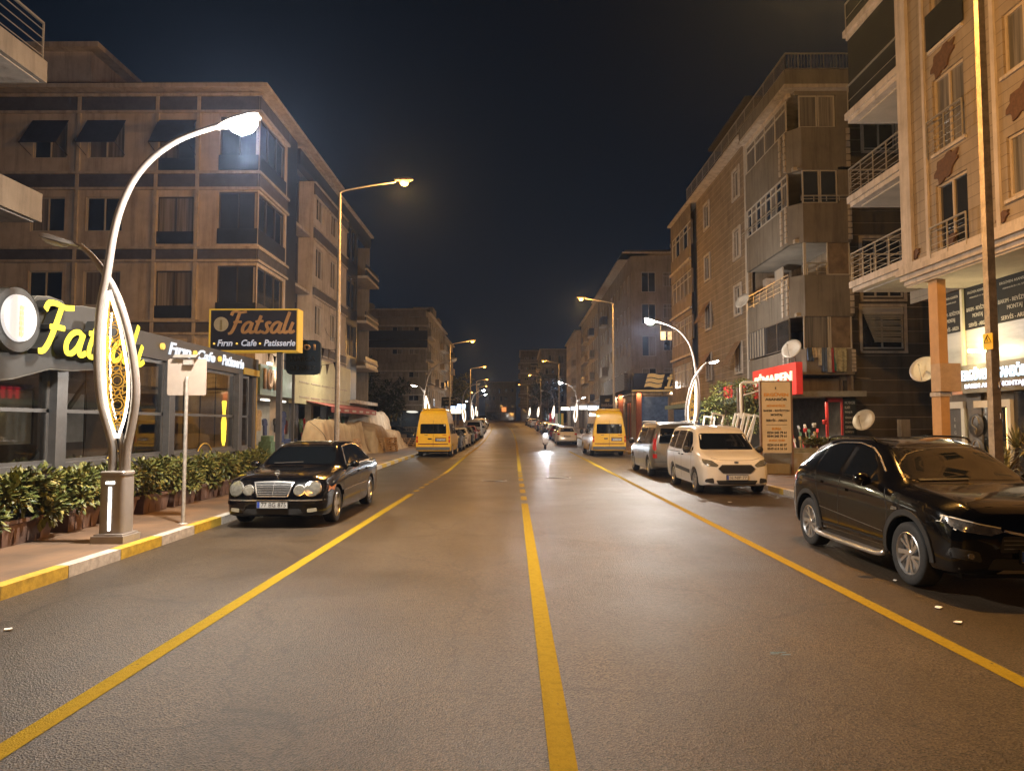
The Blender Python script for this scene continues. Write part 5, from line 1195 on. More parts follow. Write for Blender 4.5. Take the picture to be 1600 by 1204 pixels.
dish('satellite_dish', 'white dish low on the dark wall behind the black crossover', AY(1350, 656, 27.6), .45, R(-58), R(66), AY(1358, 662, 29.5))
dish('satellite_dish', 'pale dish beside the ochre pillar', AX(1444, 577, 12.4), .42, R(-55), R(68), AX(1462, 590, 12.0))
dish('satellite_dish', 'grey dish on the drain pipe at the corner of the siding', AX(1160, 470, XR-.6), .40, R(-62), R(64), AX(1165, 474, XR-.05))
dish('satellite_dish', 'small dish on the roof of the grey house left of the road', (XL2-7.5, 90, 17.1), .6, R(20), R(61), (XL2-7.5, 90, 16.4))
dish('satellite_dish', 'dish on the roof edge of the eaved house, right of the bright lamp', (15.0, 65, 18.6), .6, R(-20), R(61), (15, 65, 17.5))

# ================================================================== RIGHT: houses further down
X3, Y3 = 10.45, 63.5
r3 = row_house('apartment_house', 'pale house with projecting eave and rounded bays behind the bright right-hand lamp', (X3+4, 72, .3), [(FrontF(Y3), X3, X3+10), (WestF(X3), -88, -Y3-.02)], .1, zy(400, Y3), 4.6, 2.95, 4, M_['grey_plaster'], M_['frame_w'], M_['roof'], seed=12, eave=.9)
solid(r3, 'roof', M_['roof'], (X3-.6, X3+10, Y3-.6, 88, zy(400, Y3)+.17, zy(400, Y3)+.4)); solid(r3, 'rear_mass', M_['grey_plaster'], (X3+.4, X3+9.9, Y3+.4, 87.9, .2, zy(400, Y3)-.02))
f = FrontF(Y3); xa, xb_ = AY(1032, 520, Y3).x, AY(1051, 520, Y3).x
fsolid(r3, 'lit_window', M_['pane_warm'], f, (xa, (xa+xb_)/2-.1, zy(531, Y3), zy(509, Y3), .01, .03)); fsolid(r3, 'lit_window', mat('lit_room_dim', (1, .8, .5), emit=.5, ecol=(1, .6, .3), var=.6, scale=4), f, ((xa+xb_)/2+.1, xb_, zy(531, Y3), zy(509, Y3), .01, .03))
BN = mat('sign_navy', (.025, .03, .06), .4, var=.1); GO = mat('sign_gold', (.55, .36, .14), .45, .2, var=.1, emit=.12, ecol=(1, .6, .2))
s3 = thing('shop_sign', 'broad navy fascia with gold wave emblem under the pale eaved house', 'shop sign', (X3, Y3-.6, 5)); f3 = FrontF(Y3-.7)
z0_, z1_ = zy(609, Y3-.7), zy(583, Y3-.7); xa0 = AY(990, 600, Y3-.7).x
mb = MB(); mb.fbox(f3, xa0, xa0+6, z0_, z1_, -.6, 0); mb.build('board', BN, s3, world=True); mb = MB(); mb.fbox(f3, xa0-.1, xa0+6, z0_-.12, z0_-.002, -.6, .05); mb.build('trim', GO, s3, world=True)
mb = MB()
for r_ in range(3):
    for i in range(8):
        u = xa0+.95+i*.19; zz = z0_+.25+r_*.42; w0, w1 = .07*math.sin(i/8*6.28), .07*math.sin((i+1)/8*6.28); sh = .12*r_
        mb.prism([f3.p(u+sh, zz+w0, 0), f3.p(u+.19+sh, zz+w1, 0), f3.p(u+.19+sh+.1, zz+.33+w1, 0), f3.p(u+sh+.1, zz+.33+w0, 0)], (0, -.002, 0), (0, -.06, 0))
mb.build('emblem', GO, s3, world=True)
text('İstikbal', f3.p(xa0+2.75, (z0_+z1_)/2, 0), (1, 0, 0), (0, 0, 1), 1.35, GO, s3, 'lettering', align='LEFT', extrude=.05, shear=.3, bold=.04)
mb = MB(); fl = WestF(X3-.8); mb.fbox(fl, -Y3-14, -Y3+.7, z0_, z1_, -.3, 0); mb.build('side_fascia', LOUV, s3, world=True)
for px, rr_ in ((1004, .12), (970, .12)):
    pass
for k, (x, y) in enumerate(((xa0+.3, Y3-.4), (xa0+3.2, Y3-.4), (X3-.5, Y3+5), (X3-.5, Y3+9))):
    solid(r3, 'pillar', M_['ledge'] if k % 2 else mat('pillar_rust', (.35, .12, .06), .7, var=.1), (x, x+.45, y, y+.4, .14, z0_-.13))
    add_area('downlight_glow', (x+.2, y-.25, z0_-.25), (0, 0, 0), 14, (1, .62, .35), .1)
fsolid(r3, 'shopfront', mat('lit_shopfront_blue', (.05, .07, .10), .2, var=.8, scale=1.6, emit=.03, ecol=(.45, .55, .8)), f, (X3+.6, X3+8, .9, z0_-.6, .02, .05))
s4 = thing('shop_sign', 'dark board reading istikbal on legs above the yellow minibus roof', 'shop sign', (8.9, 70, .3)); f4 = FrontF(70)
xa, xb_ = AY(937, 625, 70).x, AY(960, 625, 70).x; za, zb_ = zy(638, 70), zy(617, 70)
mb = MB(); mb.fbox(f4, xa, xb_, za, zb_, -.2, 0); mb.build('board', M_['ink'], s4, world=True); mb = MB()
for q in (.15, .5, .85): x = xa+(xb_-xa)*q; mb.box(x-.04, x+.04, 70.05, 70.13, road_z(70)+.1, za)
mb.build('leg', M_['frame_w'], s4, world=True); text('istikbal', f4.p((xa+xb_)/2, za+.35, 0), (1, 0, 0), (0, 0, 1), .36, M_['kerb_w'], s4, 'lettering', extrude=.03, shear=.2, bold=.02, width=(xb_-xa)*.8)
mb = MB()
for q in range(2): mb.bar(f4.p((xa+xb_)/2-.22+.04*q, za+.72+.16*q, .03), f4.p((xa+xb_)/2+.22+.04*q, za+.76+.16*q, .03), .11, .04)
mb.build('emblem', GO, s4, world=True)
r4 = row_house('apartment_house', 'weathered row house with small balconies right after the pale eaved house', (X3+4, 98, .8), [(WestF(X3-.1), -112, -88.3), (FrontF(88.2), X3-.1, X3+8)], .5, 17.6, 5.0, 2.95, 4, M_['grey_plaster'], M_['frame_w'], M_['roof'], seed=14)
r5 = row_house('apartment_house', 'row house with uneven balconies in the middle of the right-hand row', (X3+3, 124, 1.2), [(WestF(X3-.9), -134, -112.3), (FrontF(112.2), X3-.9, X3+8)], 1.0, 16.8, 5.5, 2.95, 4, M_['plaster'], M_['frame_w'], M_['roof'], seed=15)
for r_, ya_, yb_, x_, zt_ in ((r4, 88.5, 111.9, X3+.3, 17.5), (r5, 112.5, 133.9, X3-.5, 16.7)): solid(r_, 'rear_mass', M_['taupe'], (x_, X3+9, ya_, yb_, .5, zt_))
r6 = row_house('apartment_house', 'tall curved-front house with stacked balconies where the road bends, right of the sodium lamp', (12, 166, 2), [(FrontF(160), 5.6, 12), (WestF(5.5), -185, -160.05)], 2, zy(546, 160), 6.5, 2.95, 4, M_['grey_plaster'], M_['frame_w'], M_['roof'], seed=16)
r7 = row_house('apartment_house', 'brown house with long balcony bands at the end of the right-hand row', (6, 206, 2.6), [(FrontF(200), 1.0, 14), (WestF(1.0), -220, -200.05)], 2.6, zy(548, 200), 7.0, 2.95, 5, M_['taupe'], M_['frame_w'], M_['roof'], seed=17)
fsolid(r7, 'balcony_front', M_['grey_plaster'], FrontF(200), *[(.8, 9, 7.6+2.95*k, 8.6+2.95*k, 1.0, 1.1) for k in range(5)]); fsolid(r7, 'balcony_slab', M_['ledge'], FrontF(200), *[(.7, 9.1, 7.45+2.95*k, 7.58+2.95*k, 0, 1.12) for k in range(5)])
solid(r6, 'rear_mass', M_['taupe'], (5.9, 20, 160.3, 184, 2, zy(546, 160)-.05)); solid(r7, 'rear_mass', M_['taupe'], (1.3, 20, 200.3, 219, 2, zy(548, 200)-.05))
r8 = row_house('apartment_house', 'dark low house closing the view at the far bend', (-6, 262, 3.2), [(FrontF(260), -12, -.5), (WestF(-.5), -270, -260)], 3, zy(597, 260), 7, 2.95, 3, M_['taupe'], M_['frame_d'], M_['roof'], seed=18, bays=False)
fsolid(r8, 'lit_panel', mat('orange_lit_panel', (.6, .2, .05), emit=.5, ecol=(1, .32, .08), var=.2), FrontF(260), (AY(784, 640, 260).x, AY(791, 640, 260).x, zy(643, 260), zy(636, 260), .2, .3))
# bright shop fronts in the distance, right
for k, (x, y, w, zl, c_, e_, lab) in enumerate([(9.5, 92, 3.4, 3.0, (.75, .9, 1), 3.2, 'white-blue lit shop sign just left of the yellow minibus'), (9.4, 104, 3.2, 3.1, (1, .95, .85), 3.0, 'white lit shop sign in the middle of the right-hand shops'), (9.1, 116, 3.0, 3.0, (.7, .85, 1), 3.0, 'bluish lit shop sign above the red and white shop front'), (8.2, 128, 2.5, 3.0, (1, .9, .75), 2.6, 'small warm white shop sign at the far end of the right-hand shops')]):
    o = thing('shop_sign', lab, 'shop sign', (x, y, road_z(y)+zl), group='lit shop signs down the street'); mb = MB(); mb.box(-.15, w, 0, .15, 0, .55); mb.build('light_panel', mat('far_sign_%d' % k, c_, emit=e_*.42, ecol=c_, var=.3, scale=3), o); mb = MB(); mb.box(-.2, w+.05, .155, .3, -.05, .6); mb.build('sign_box', M_['band'], o)
    add_area('shop_light_glow', (x+.6, y-.9, road_z(y)+zl-.1), (R(20), 0, 0), 35, c_, 1.0)
for k, (x, c_, nm_) in enumerate(((6.9, (.5, .03, .03), 'red'), (7.4, (.6, .12, .2), 'pink'), (7.9, (.6, .55, .45), 'cream'), (8.4, (.08, .25, .12), 'green'), (8.9, (.5, .30, .04), 'amber'))):
    z = road_z(118)+.14; mb = MB(); mb.box(-.2, .2, 0, .06, .3, 2.3); mb.box(-.24, .24, -.03, .09, .2, .3); o = mb.build('display_banner', mat('banner_'+nm_, c_, .6, var=.2, emit=.08, ecol=c_)); o.location = (x+road_dx(118), 118, z); tag(o, nm_+' upright banner outside the lit shops far down on the right', 'banner', 'banners outside the far shops')
# far left: board with two lines over the minibus, small lit sign
s5 = thing('shop_sign', 'dark two-line board above the left-hand yellow minibus', 'shop sign', (-8.2, 86, .6)); f6 = FrontF(84)
xa, xb_ = AY(690, 625, 84).x, AY(714, 625, 84).x; za, zb_ = zy(634, 84), zy(620, 84)
mb = MB(); mb.fbox(f6, xa, xb_, za, zb_, -.3, 0); mb.build('board', M_['ink'], s5, world=True); mb = MB(); mb.box(xa+.1, xa+.2, 84.05, 84.15, .6, za); mb.box(xb_-.2, xb_-.1, 84.05, 84.15, .6, za); mb.build('leg', M_['galv'], s5, world=True)
for k, s_ in enumerate(('HAMMAMLAR', 'MUTFAK')): text(s_, f6.p((xa+xb_)/2, zb_-.3-.42*k, 0), (1, 0, 0), (0, 0, 1), .24, mat('board_gold_text', (.45, .36, .2), .5, var=0), s5, 'lettering', extrude=.03, width=(xb_-xa)*(.8 if k == 0 else .55))
mb = MB(); mb.fbox(f6, xa-1.3, xa+.9, za-1.0, za-.45, -.2, 0); mb.fbox(f6, xb_-1.0, xb_+.6, za-.9, za-.4, -.2, 0); mb.build('light_panel', mat('far_sign_left', (1, .95, .8), emit=1.1, ecol=(1, .9, .65), var=.2), s5, world=True)
mb = MB(); mb.box(-9.6, -7.4, 100, 100.2, 4.0, 4.7); o = mb.build('shop_sign', mat('far_sign_blue', (.6, .8, 1), emit=.9, ecol=(.5, .7, 1), var=.5, scale=3)); tag(o, 'small bluish lit sign left of the tall leaf lamps in the distance', 'shop sign')
# ================================================================== café with channel letters
XC = -7.7
caf = thing('cafe_pavilion', 'dark glazed café pavilion with curved name fascia on the left pavement', 'café', (-9, 14, .14))
fc = EastF(XC); yE = yx(401, XC, 570); yS0 = 4.0
zf0 = AX(385, 584, XC).z-.05; zf1 = zf0+.52; zsill = AX(100, 722, XC).z
CG = mat('cafe_graphite', (.085, .085, .09), .45, .3, var=.1, scale=3); CF = mat('cafe_frame_grey', (.17, .17, .17), .35, .6, var=.1); FASC = mat('cafe_fascia_grey', (.06, .058, .058), .5, .2, var=.08, scale=2)
GL = glass_mat('clear_glazing')
fsolid(caf, 'fascia', FASC, fc, (yS0, yE, zf0, zf1, -.25, .06)); fsolid(caf, 'roof', CG, fc, (yS0, yE-.02, zf1-.12, zf1-.04, -6, -.26))
fsolid(caf, 'sill_wall', CG, fc, (yS0, yE-.5, .14, zsill-.09, -.12, .0)); fsolid(caf, 'sill', CF, fc, (yS0, yE-.5, zsill-.088, zsill, -.14, .07))
posts = [yx(88, XC, 640), yx(262, XC, 640), yx(370, XC, 640)]
for k, y in enumerate(posts): fsolid(caf, 'post', CF if k == 0 else CG, fc, (y-.13, y+.13, .142, zf0-.004, -.16, .10)); fsolid(caf, 'post_edge', CF, fc, (y-.17, y-.135, .142, zf0-.004, -.14, .12))
fsolid(caf, 'corner_post', CG, fc, (yE-.35, yE-.05, .142, zf0-.004, -.3, .02)); fsolid(caf, 'post_edge', mat('brass_strip', (.5, .33, .1), .4, .5, var=.1), fc, (yE-.05, yE-.01, .142, zf0-.004, -.05, .04))
pan = [yS0]+posts+[yE-.36]
zmid = AX(100, 642, XC).z
for k in range(len(pan)-1):
    a, b = pan[k]+.17, pan[k+1]-.17; mb = MB()
    mb.fbox(fc, a, b, zmid-.03, zmid+.03, -.06, -.01); mb.fbox(fc, a, b, zsill, zsill+.06, -.06, -.01); mb.fbox(fc, a, b, zf0-.08, zf0-.006, -.06, -.01); mb.fbox(fc, a, a+.06, zsill+.06, zf0-.08, -.06, -.01); mb.fbox(fc, b-.06, b, zsill+.06, zf0-.08, -.06, -.01)
    fr_ = mb.build('window_frame', CF, caf, world=True)
    mb = MB(); mb.add([fc.p(a, zsill, -.035), fc.p(b, zsill, -.035), fc.p(b, zf0, -.035), fc.p(a, zf0, -.035)], [(0, 1, 2, 3)]); mb.build('pane', GL, fr_, world=True)
    if k >= 1:
        mb = MB()
        for q in range(1, 4): u = a+(b-a)*q/4; mb.fbox(fc, u-.012, u+.012, zsill+.06, zf0-.08, -.16, -.14)
        mb.build('glazing_bar', CG, fr_, world=True)
# interior: back windows, floor, furniture
fi = EastF(XC-4.2)
solid(caf, 'floor', mat('cafe_floor', (.12, .08, .05), .5, var=.2), (XC-6, XC-.14, yS0, yE-.1, .15, .17))
wall(caf, fi, yS0, yE, .17, zf1-.13, [(y, y+1.6, 1.3, 2.6) for y in np.arange(5, 19, 2.1)], mat('cafe_back_wall', (.07, .055, .045), .8, var=.3, scale=1.5))
PB = mat('dusky_back_pane', (.30, .30, .30), .3, var=.3, scale=1.0)
for y in np.arange(5, 19, 2.1): fsolid(caf, 'back_window', PB, fi, (y, y+1.6, 1.3, 2.6, -.1, -.05))
solid(caf, 'ceiling', mat('cafe_ceiling', (.05, .045, .04), .9, var=.2), (XC-4.2, XC-.3, yS0, yE-.1, zf1-.2, zf1-.125))
mb = MB()
for y in (9.2, 12.6, 16.4): mb.bar((XC-4.1, y, .3), (XC-3.6, y+1.8, 2.9), .09); mb.bar((XC-2.0, y, 2.75), (XC-2.0, y+2.4, 2.75), .06)
mb.build('brace', CG, caf, world=True)
WOOD = mat('cafe_wood', (.22, .12, .06), .5, var=.2, scale=4)
tb = None
for k in range(7):
    y = 7.0+k*1.9
    if tb is None:
        tb = thing('cafe_table', 'square wooden café table behind the glass', 'table', group='tables inside the café'); mb = MB(); mb.box(-.35, .35, -.35, .35, .72, .76); mb.build('table_top', WOOD, tb); mb = MB(); mb.tube([(0, 0, 0), (0, 0, .72)], .04, 8); mb.lathe([(0, .02), (.22, .02), (.22, 0)], n=16); mb.build('pedestal', CG, tb)
        mb = MB(); mb.box(-.06, .06, -.03, .03, .76, .86); mb.build('menu_holder', M_['kerb_w'], tb)
        t_ = tb
        ch = thing('cafe_chair', 'dark café chair behind the glass', 'chair', group='chairs inside the café'); mb = MB(); mb.box(-.2, .2, -.2, .2, .43, .48); mb.build('seat', mat('seat_leather', (.10, .05, .03), .5, var=.2), ch); mb = MB(); mb.box(-.2, .2, .17, .21, .5, .95); mb.build('backrest', mat('seat_leather', (.10, .05, .03)), ch)
        for (lx, ly) in ((-.17, -.17), (.17, -.17), (-.17, .17), (.17, .17)): mb = MB(); mb.bar((lx, ly, 0), (lx, ly, .43), .03); mb.build('leg', CG, ch)
    else: t_ = copy_tree(tb)
    t_.location = (XC-1.2, y, .17)
    for j, (dy, rz) in enumerate(((.75, 0), (-.75, math.pi))):
        c_ = ch if (k == 0 and j == 0) else copy_tree(ch); c_.location = (XC-1.2, y+dy, .17); c_.rotation_euler = (0, 0, rz)
add_area('cafe_inside_light', (XC-2.4, 9, 2.7), (0, 0, 0), 9, (1, .75, .45), 2, sy=6); add_area('cafe_inside_light', (XC-2.4, 16, 2.7), (0, 0, 0), 10, (1, .72, .4), 2, sy=6)
YL = mat('amber_vase_light', (1, .7, .1), emit=1.3, ecol=(1, .62, .05), var=.2)
vz = AX(350, 650, XC-.8); mb = MB(); mb.lathe([(.03, -.85), (.06, -.7), (.075, -.2), (.04, .1), (.07, .42), (.05, .45)], tuple(vz), 14); tag(mb.build('amber_column_lamp', YL), 'glowing amber column lamp behind the far café pane', 'lamp')
vz = AX(360, 625, XC-1.3); mb = MB(); mb.lathe([(.02, -.2), (.035, 0), (.02, .25)], tuple(vz), 10); tag(mb.build('red_wall_light', mat('red_tube', (1, .2, .05), emit=1.0, ecol=(1, .16, .04), var=0)), 'thin red-orange light beside the amber column lamp', 'lamp')
# round badges on the sill wall
BG = mat('badge_black', (.02, .02, .022), .5, var=0); GY = mat('badge_gold', (.62, .40, .06), .5, .2, var=.1)
for (px, py) in ((183, 735), (320, 716)):
    c = AX(px, py, XC+.02); mb = MB(); mb.lathe([(0, .004), (.52, .004), (.52, -.004)], (XC+.006, c.y, c.z-.12), 36, 0, 'x'); bd = mb.build('round_badge', BG, caf, world=True)
    mb = MB(); mb.tube([(XC+.015, c.y+.49*math.cos(a), c.z-.12+.49*math.sin(a)) for a in np.linspace(0, 2*math.pi, 40)], .014, 6, cap=False); mb.build('badge_ring', GY, bd, world=True)
    text('Fatsalı', (XC+.012, c.y+.04, c.z-.02), (0, 1, 0), (0, 0, 1), .26, GY, bd, 'badge_lettering', shear=.3, bold=.02, width=.72, extrude=.004)
# curved backing of the name sign
ns = thing('cafe_name_sign', 'big glowing yellow channel letters on a curved dark fascia over the café', 'shop sign', (XC+.3, 12, 3)); fn = EastF(XC+.30)
def YC(px, py=520): return yx(px, XC+.35, py)
NB = mat('sign_back_grey', (.05, .05, .048), .45, .3, var=.08); NB2 = mat('sign_edge_pale', (.16, .16, .145), .5, .3, var=.08)
y0, y1 = YC(-60), YC(222); zb = lambda px, py: AX(px, py, XC+.35).z
outline = [(y0, zb(40, 600)-.1), (YC(30), zb(30, 592)), (YC(85), zb(85, 577)-.0), (YC(120), zb(120, 580)), (YC(160), zb(160, 578)), (YC(222), zb(222, 577)), (YC(222), zb(222, 520)), (YC(200), zb(200, 497)), (YC(160), zb(160, 482)), (YC(130), zb(130, 477)), (YC(106), zb(106, 478)), (YC(101), zb(101, 470)), (YC(80), zb(80, 462)), (YC(60), zb(60, 461)), (YC(52), zb(52, 470)), (y0, zb(40, 480)+.05)]
mb = MB(); mb.prism([fn.p(u, z, 0) for u, z in outline], (-.28, 0, 0), (0, 0, 0)); mb.build('curved_backing', [NB2], ns, world=True, sharp=None)
mb = MB(); mb.prism([fn.p(u, z, .003) for u, z in [(sum(p[0] for p in outline)/16+(u-sum(p[0] for p in outline)/16)*.985, sum(p[1] for p in outline)/16+(z-sum(p[1] for p in outline)/16)*.965) for u, z in outline]], (0, 0, 0), (.01, 0, 0)); mb.build('backing_face', [NB], ns, world=True)
cy, cz = yx(35, XC+.50, 497), AX(35, 497, XC+.50).z; DW = mat('disc_white_glow', (.35, .34, .33), emit=.33, ecol=(1, .93, .88), var=0)
mb = MB(); mb.lathe([(.475, .08), (.475, -.3), (0, -.3)], (XC+.36, cy, cz-.02), 40, 0, 'x', False); mb.build('disc_rim', NB2, ns, world=True); mb = MB(); mb.lathe([(0, .075), (.47, .075), (.472, .05)], (XC+.36, cy, cz-.02), 40, 0, 'x', False); mb.build('disc_surround', NB, ns, world=True)
mb = MB(); mb.lathe([(0, .02), (.335, .02), (.35, -.05)], (XC+.46, cy, cz), 40, 0, 'x', False); dk = mb.build('disc_face', DW, ns, world=True)
WH = mat('wheat_pale', (.5, .42, .22), emit=.22, ecol=(1, .72, .4), var=.1)
def wheat(c, s, fr, parent, m, n=6, d=.01):
    mb = MB(); c = Vector(c)
    for k in range(n):
        for sd in (-1, 1):
            a = c+fr.r*(sd*.07*s)+Vector((0, 0, (-.5+k/n)*s)); mb.prism([a+fr.r*(.045*s*math.cos(t)*.8-sd*0)+Vector((0, 0, .085*s*math.sin(t)+sd*0)) for t in np.linspace(0, 5.6, 8)], fr.n*d, fr.n*(d+.006))
    mb.bar(c-Vector((0, 0, s*.62))+fr.n*d, c+Vector((0, 0, s*.4))+fr.n*d, .008); return mb.build('wheat_emblem', m, parent, world=True)
wheat((XC+.485, cy, cz), .46, fn, dk, WH)
# hand-shaped italic letters (strokes in units of the x-height)
GLY = {'F': (1.25, [[(.02, 1.62), (.14, 1.92), (.5, 1.98), (1.0, 1.9), (1.5, 1.98)], [(.82, 1.93), (.70, 1.3), (.52, .5), (.30, .02), (.02, -.06)], [(.36, .98), (.8, 1.02), (1.18, 1.02)]]),
       'a': (1.18, [[(.98, .84), (.72, 1.0), (.38, .86), (.16, .48), (.22, .10), (.50, .04), (.80, .34), (.98, .84)], [(1.04, .98), (.94, .5), (.92, .16), (1.08, .02), (1.34, .16)]]),
       't': (.86, [[(.60, 1.62), (.46, 1.0), (.32, .4), (.38, .08), (.62, .03), (.90, .20)], [(.14, 1.04), (.5, 1.08), (.92, 1.10)]]),
       's': (.86, [[(.84, .86), (.66, 1.0), (.44, .86), (.50, .60), (.68, .36), (.58, .08), (.34, .0), (.08, .14)]]),
       'l': (.62, [[(.52, 1.95), (.36, 1.2), (.24, .42), (.30, .08), (.50, .03), (.70, .18)]]),
       'ı': (.70, [[(.42, 1.0), (.28, .48), (.26, .12), (.42, .02), (.72, .22)]])}
def ribbon_word(word, o, r, nrm, h, wscale, thick, m, parent, depth, name='channel_letter', side=None):
    x = 0; r, nrm, o = Vector(r), Vector(nrm), Vector(o); up = Vector((0, 0, 1))
    for ch_ in word:
        adv, strokes = GLY[ch_]; mb = MB()
        for si, s_ in enumerate(strokes):
            P = spline([(p[0]+p[1]*.18, p[1], 0) for p in s_], 7); n = len(P); vs = []
            for i, p in enumerate(P):
                t = (P[min(i+1, n-1)]-P[max(i-1, 0)]); t = Vector((t.x*wscale, t.y, 0)).normalized()
                k = thick*(.78+.30*abs(t.y))*(.75 if i in (0, n-1) else 1); nn = Vector((-t.y, t.x, 0))*k*.5
                c = o+r*((x+p.x)*h*wscale)+up*(p.y*h); dd = .002*si
                for sgn in (1, -1):
                    q = c+r*(nn.x*h*sgn)+up*(nn.y*h*sgn); vs += [q+nrm*(depth+dd), q]
            fs = []; fm = []
            for i in range(n-1):
                a = i*4; b = a+4; fs += [(a, b, b+2, a+2), (a, a+1, b+1, b), (a+2, b+2, b+3, a+3)]; fm += [0, 1, 1]
            fs += [(0, 2, 3, 1), ((n-1)*4, (n-1)*4+1, (n-1)*4+3, (n-1)*4+2)]; fm += [1, 1]
            base = len(mb.v); mb.v += vs
            for f_, q in zip(fs, fm): mb.f.append([base+i for i in f_]); mb.m.append(q); mb.sm.append(False)
        mb.build(name, [m, side or m], parent, world=True); x += adv
    return x*h*wscale
YEL = mat('letter_yellow_glow', (.5, .42, .03), emit=.50, ecol=(.95, .80, .035), var=0); YELS = mat('letter_return_dark', (.025, .025, .022), .5, var=0)
hF = (zb(85, 478)-zb(85, 551))/1.95
yF0, yF1 = yx(58, XC+.5, 520), yx(224, XC+.5, 520); tot = sum(GLY[c][0] for c in 'Fatsalı')
ribbon_word('Fatsalı', (XC+.36, yF0, zb(66, 549)), (0, 1, 0), (1, 0, 0), hF, (yF1-yF0)/(tot*hF), .29, YEL, ns, .16, side=YELS)
mb = MB(); mb.box(XC+.36, XC+.5, yF0-1.75, yF0-.95, cz-.12, cz-.02); mb.build('channel_letter', [YEL], ns, world=True)
# secondary lettering
LW = mat('letter_white_blue', (.3, .32, .35), emit=.40, ecol=(.78, .88, 1), var=0); DOT = mat('letter_dot_gold', (.6, .4, .1), emit=.4, ecol=(1, .6, .1), var=0)
zt_ = zf0+.29; f0, f1 = yx(258, XC, 560), yx(377, XC, 575); Lx = f1-f0
for s_, a, b in (('Fırın', 0, .25), ('Cafe', .33, .56), ('Patisserie', .66, 1.0)):
    text(s_, (XC+.065, f0+Lx*(a+b)/2, zt_), (0, 1, 0), (0, 0, 1), .28 if s_ != 'Cafe' else .25, LW, ns, 'small_lettering', shear=.25, bold=.03, width=Lx*(b-a), extrude=.015)
for t in (-.07, .29, .615): mb = MB(); mb.lathe([(0, .05), (.07, .05), (.07, 0)], (XC+.065, f0+Lx*t, zt_), 14, 0, 'x', False); mb.build('dot', DOT, ns, world=True)
fsolid(caf, 'fascia_stripe', mat('stripe_yellow', (.55, .38, .03), .5, var=.05), fc, (yx(377, XC, 580), yE+.02, zf0+.02, zf0+.2, .062, .09))

# ------------------------------------------------------------------ double-sided name sign on a post
YS = 20.4; ps = thing('post_sign', 'navy and gold café sign box on a dark post behind the café', 'sign', (AY(433, 600, YS).x, YS, .14))
xa, xb_ = AY(327, 515, YS).x, AY(466, 515, YS).x; za, zb_ = zy(549, YS), zy(482, YS)
NV = mat('sign_box_navy', (.020, .022, .035), .4, var=.1); GF = mat('sign_frame_gold', (.55, .36, .05), .5, .1, var=.08, emit=.12, ecol=(1, .6, .05))
mb = MB(); mb.box(xa+.04, xb_-.04, YS, YS+.42, za+.04, zb_-.04); mb.build('board', NV, ps, world=True)
mb = MB(); mb.box(xa, xb_, YS-.03, YS+.45, zb_-.04, zb_); mb.box(xa, xb_, YS-.03, YS+.45, za, za+.04); mb.box(xa, xa+.04, YS-.03, YS+.45, za+.04, zb_-.04); mb.box(xb_-.04, xb_, YS-.03, YS+.45, za+.04, zb_-.04); mb.build('frame', GF, ps, world=True)
mb = MB(); px_ = AY(433, 600, YS).x; mb.box(px_-.07, px_+.07, YS+.12, YS+.28, .14, za-.002); mb.build('post', CG, ps, world=True)
mb = MB(); mb.lathe([(0, -.012), (.215, -.012), (.215, 0)], (xa+.35, YS-.002, (za+zb_)/2+.18), 32, 0, 'y', False); dd = mb.build('disc', mat('disc_cream', (.50, .47, .34), .6, var=.1), ps, world=True)
wheat((xa+.35, YS-.016, (za+zb_)/2+.18), .30, FrontF(YS), dd, mat('wheat_olive', (.25, .20, .05), .6, var=.1), d=.002)
BRZ = mat('letters_bronze', (.50, .30, .12), .5, .1, var=.25, scale=2)
Wd = xb_-xa; hh = .40; x0 = xa+.56
ribbon_word('Fatsalı', (x0, YS-.001, (za+zb_)/2-.08), (1, 0, 0), (0, -1, 0), hh*.80, (xb_-.12-x0)/(tot*hh*.80), .27, BRZ, ps, .02, name='lettering')
WLT = mat('letters_pale', (.55, .56, .58), .5, var=.15, emit=.15, ecol=(.7, .8, 1))
for s_, a, b in (('Fırın', .09, .27), ('Cafe', .36, .54), ('Patisserie', .61, .98)): text(s_, (xa+Wd*(a+b)/2, YS-.002, za+.26), (1, 0, 0), (0, 0, 1), .19, WLT, ps, 'small_lettering', shear=.22, bold=.02, width=Wd*(b-a)*.95, extrude=.012)
for t in (.06, .315, .575): mb = MB(); mb.lathe([(0, -.02), (.03, -.02), (.03, 0)], (xa+Wd*t, YS-.002, za+.24), 12, 0, 'y', False); mb.build('dot', DOT, ps, world=True)
# rounded dark-blue sign behind it
YS2 = 23.0; xa, xb_ = AY(447, 555, YS2).x, AY(501, 555, YS2).x; za, zb_ = zy(585, YS2), zy(531, YS2)
rs = thing('hanging_sign', 'rounded dark blue discount shop sign half hidden behind the café sign', 'sign', ((xa+xb_)/2, YS2, za)); mb = MB()
mb.prism([(p.x, YS2, p.y) for p in rounded([(xa, za, 0), (xb_, za, 0), (xb_, zb_, 0), (xa, zb_, 0)], .22)], (0, 0, 0), (0, .12, 0)); mb.build('board', mat('sign_blue', (.010, .028, .055), .5, var=.1), rs, world=True)
BT = mat('sign_dull_letters', (.018, .026, .034), .6, var=0); text('1001', ((xa+xb_)/2-.02, YS2-.001, zb_-.24), (1, 0, 0), (0, 0, 1), .2, mat('sign_beige_letters', (.32, .24, .17), .6, var=0), rs, 'lettering', bold=.03, extrude=.01, width=.86)
for k, s_ in enumerate(('HARCA', 'BİTMEZ')): text(s_, ((xa+xb_)/2, YS2-.001, zb_-.62-.28*k), (1, 0, 0), (0, 0, 1), .18, BT, rs, 'lettering', bold=.02, extrude=.01, width=.84)
mb = MB(); mb.box(xa+.2, xa+.28, YS2+.03, YS2+.10, .14, za); mb.build('post', CG, rs, world=True)

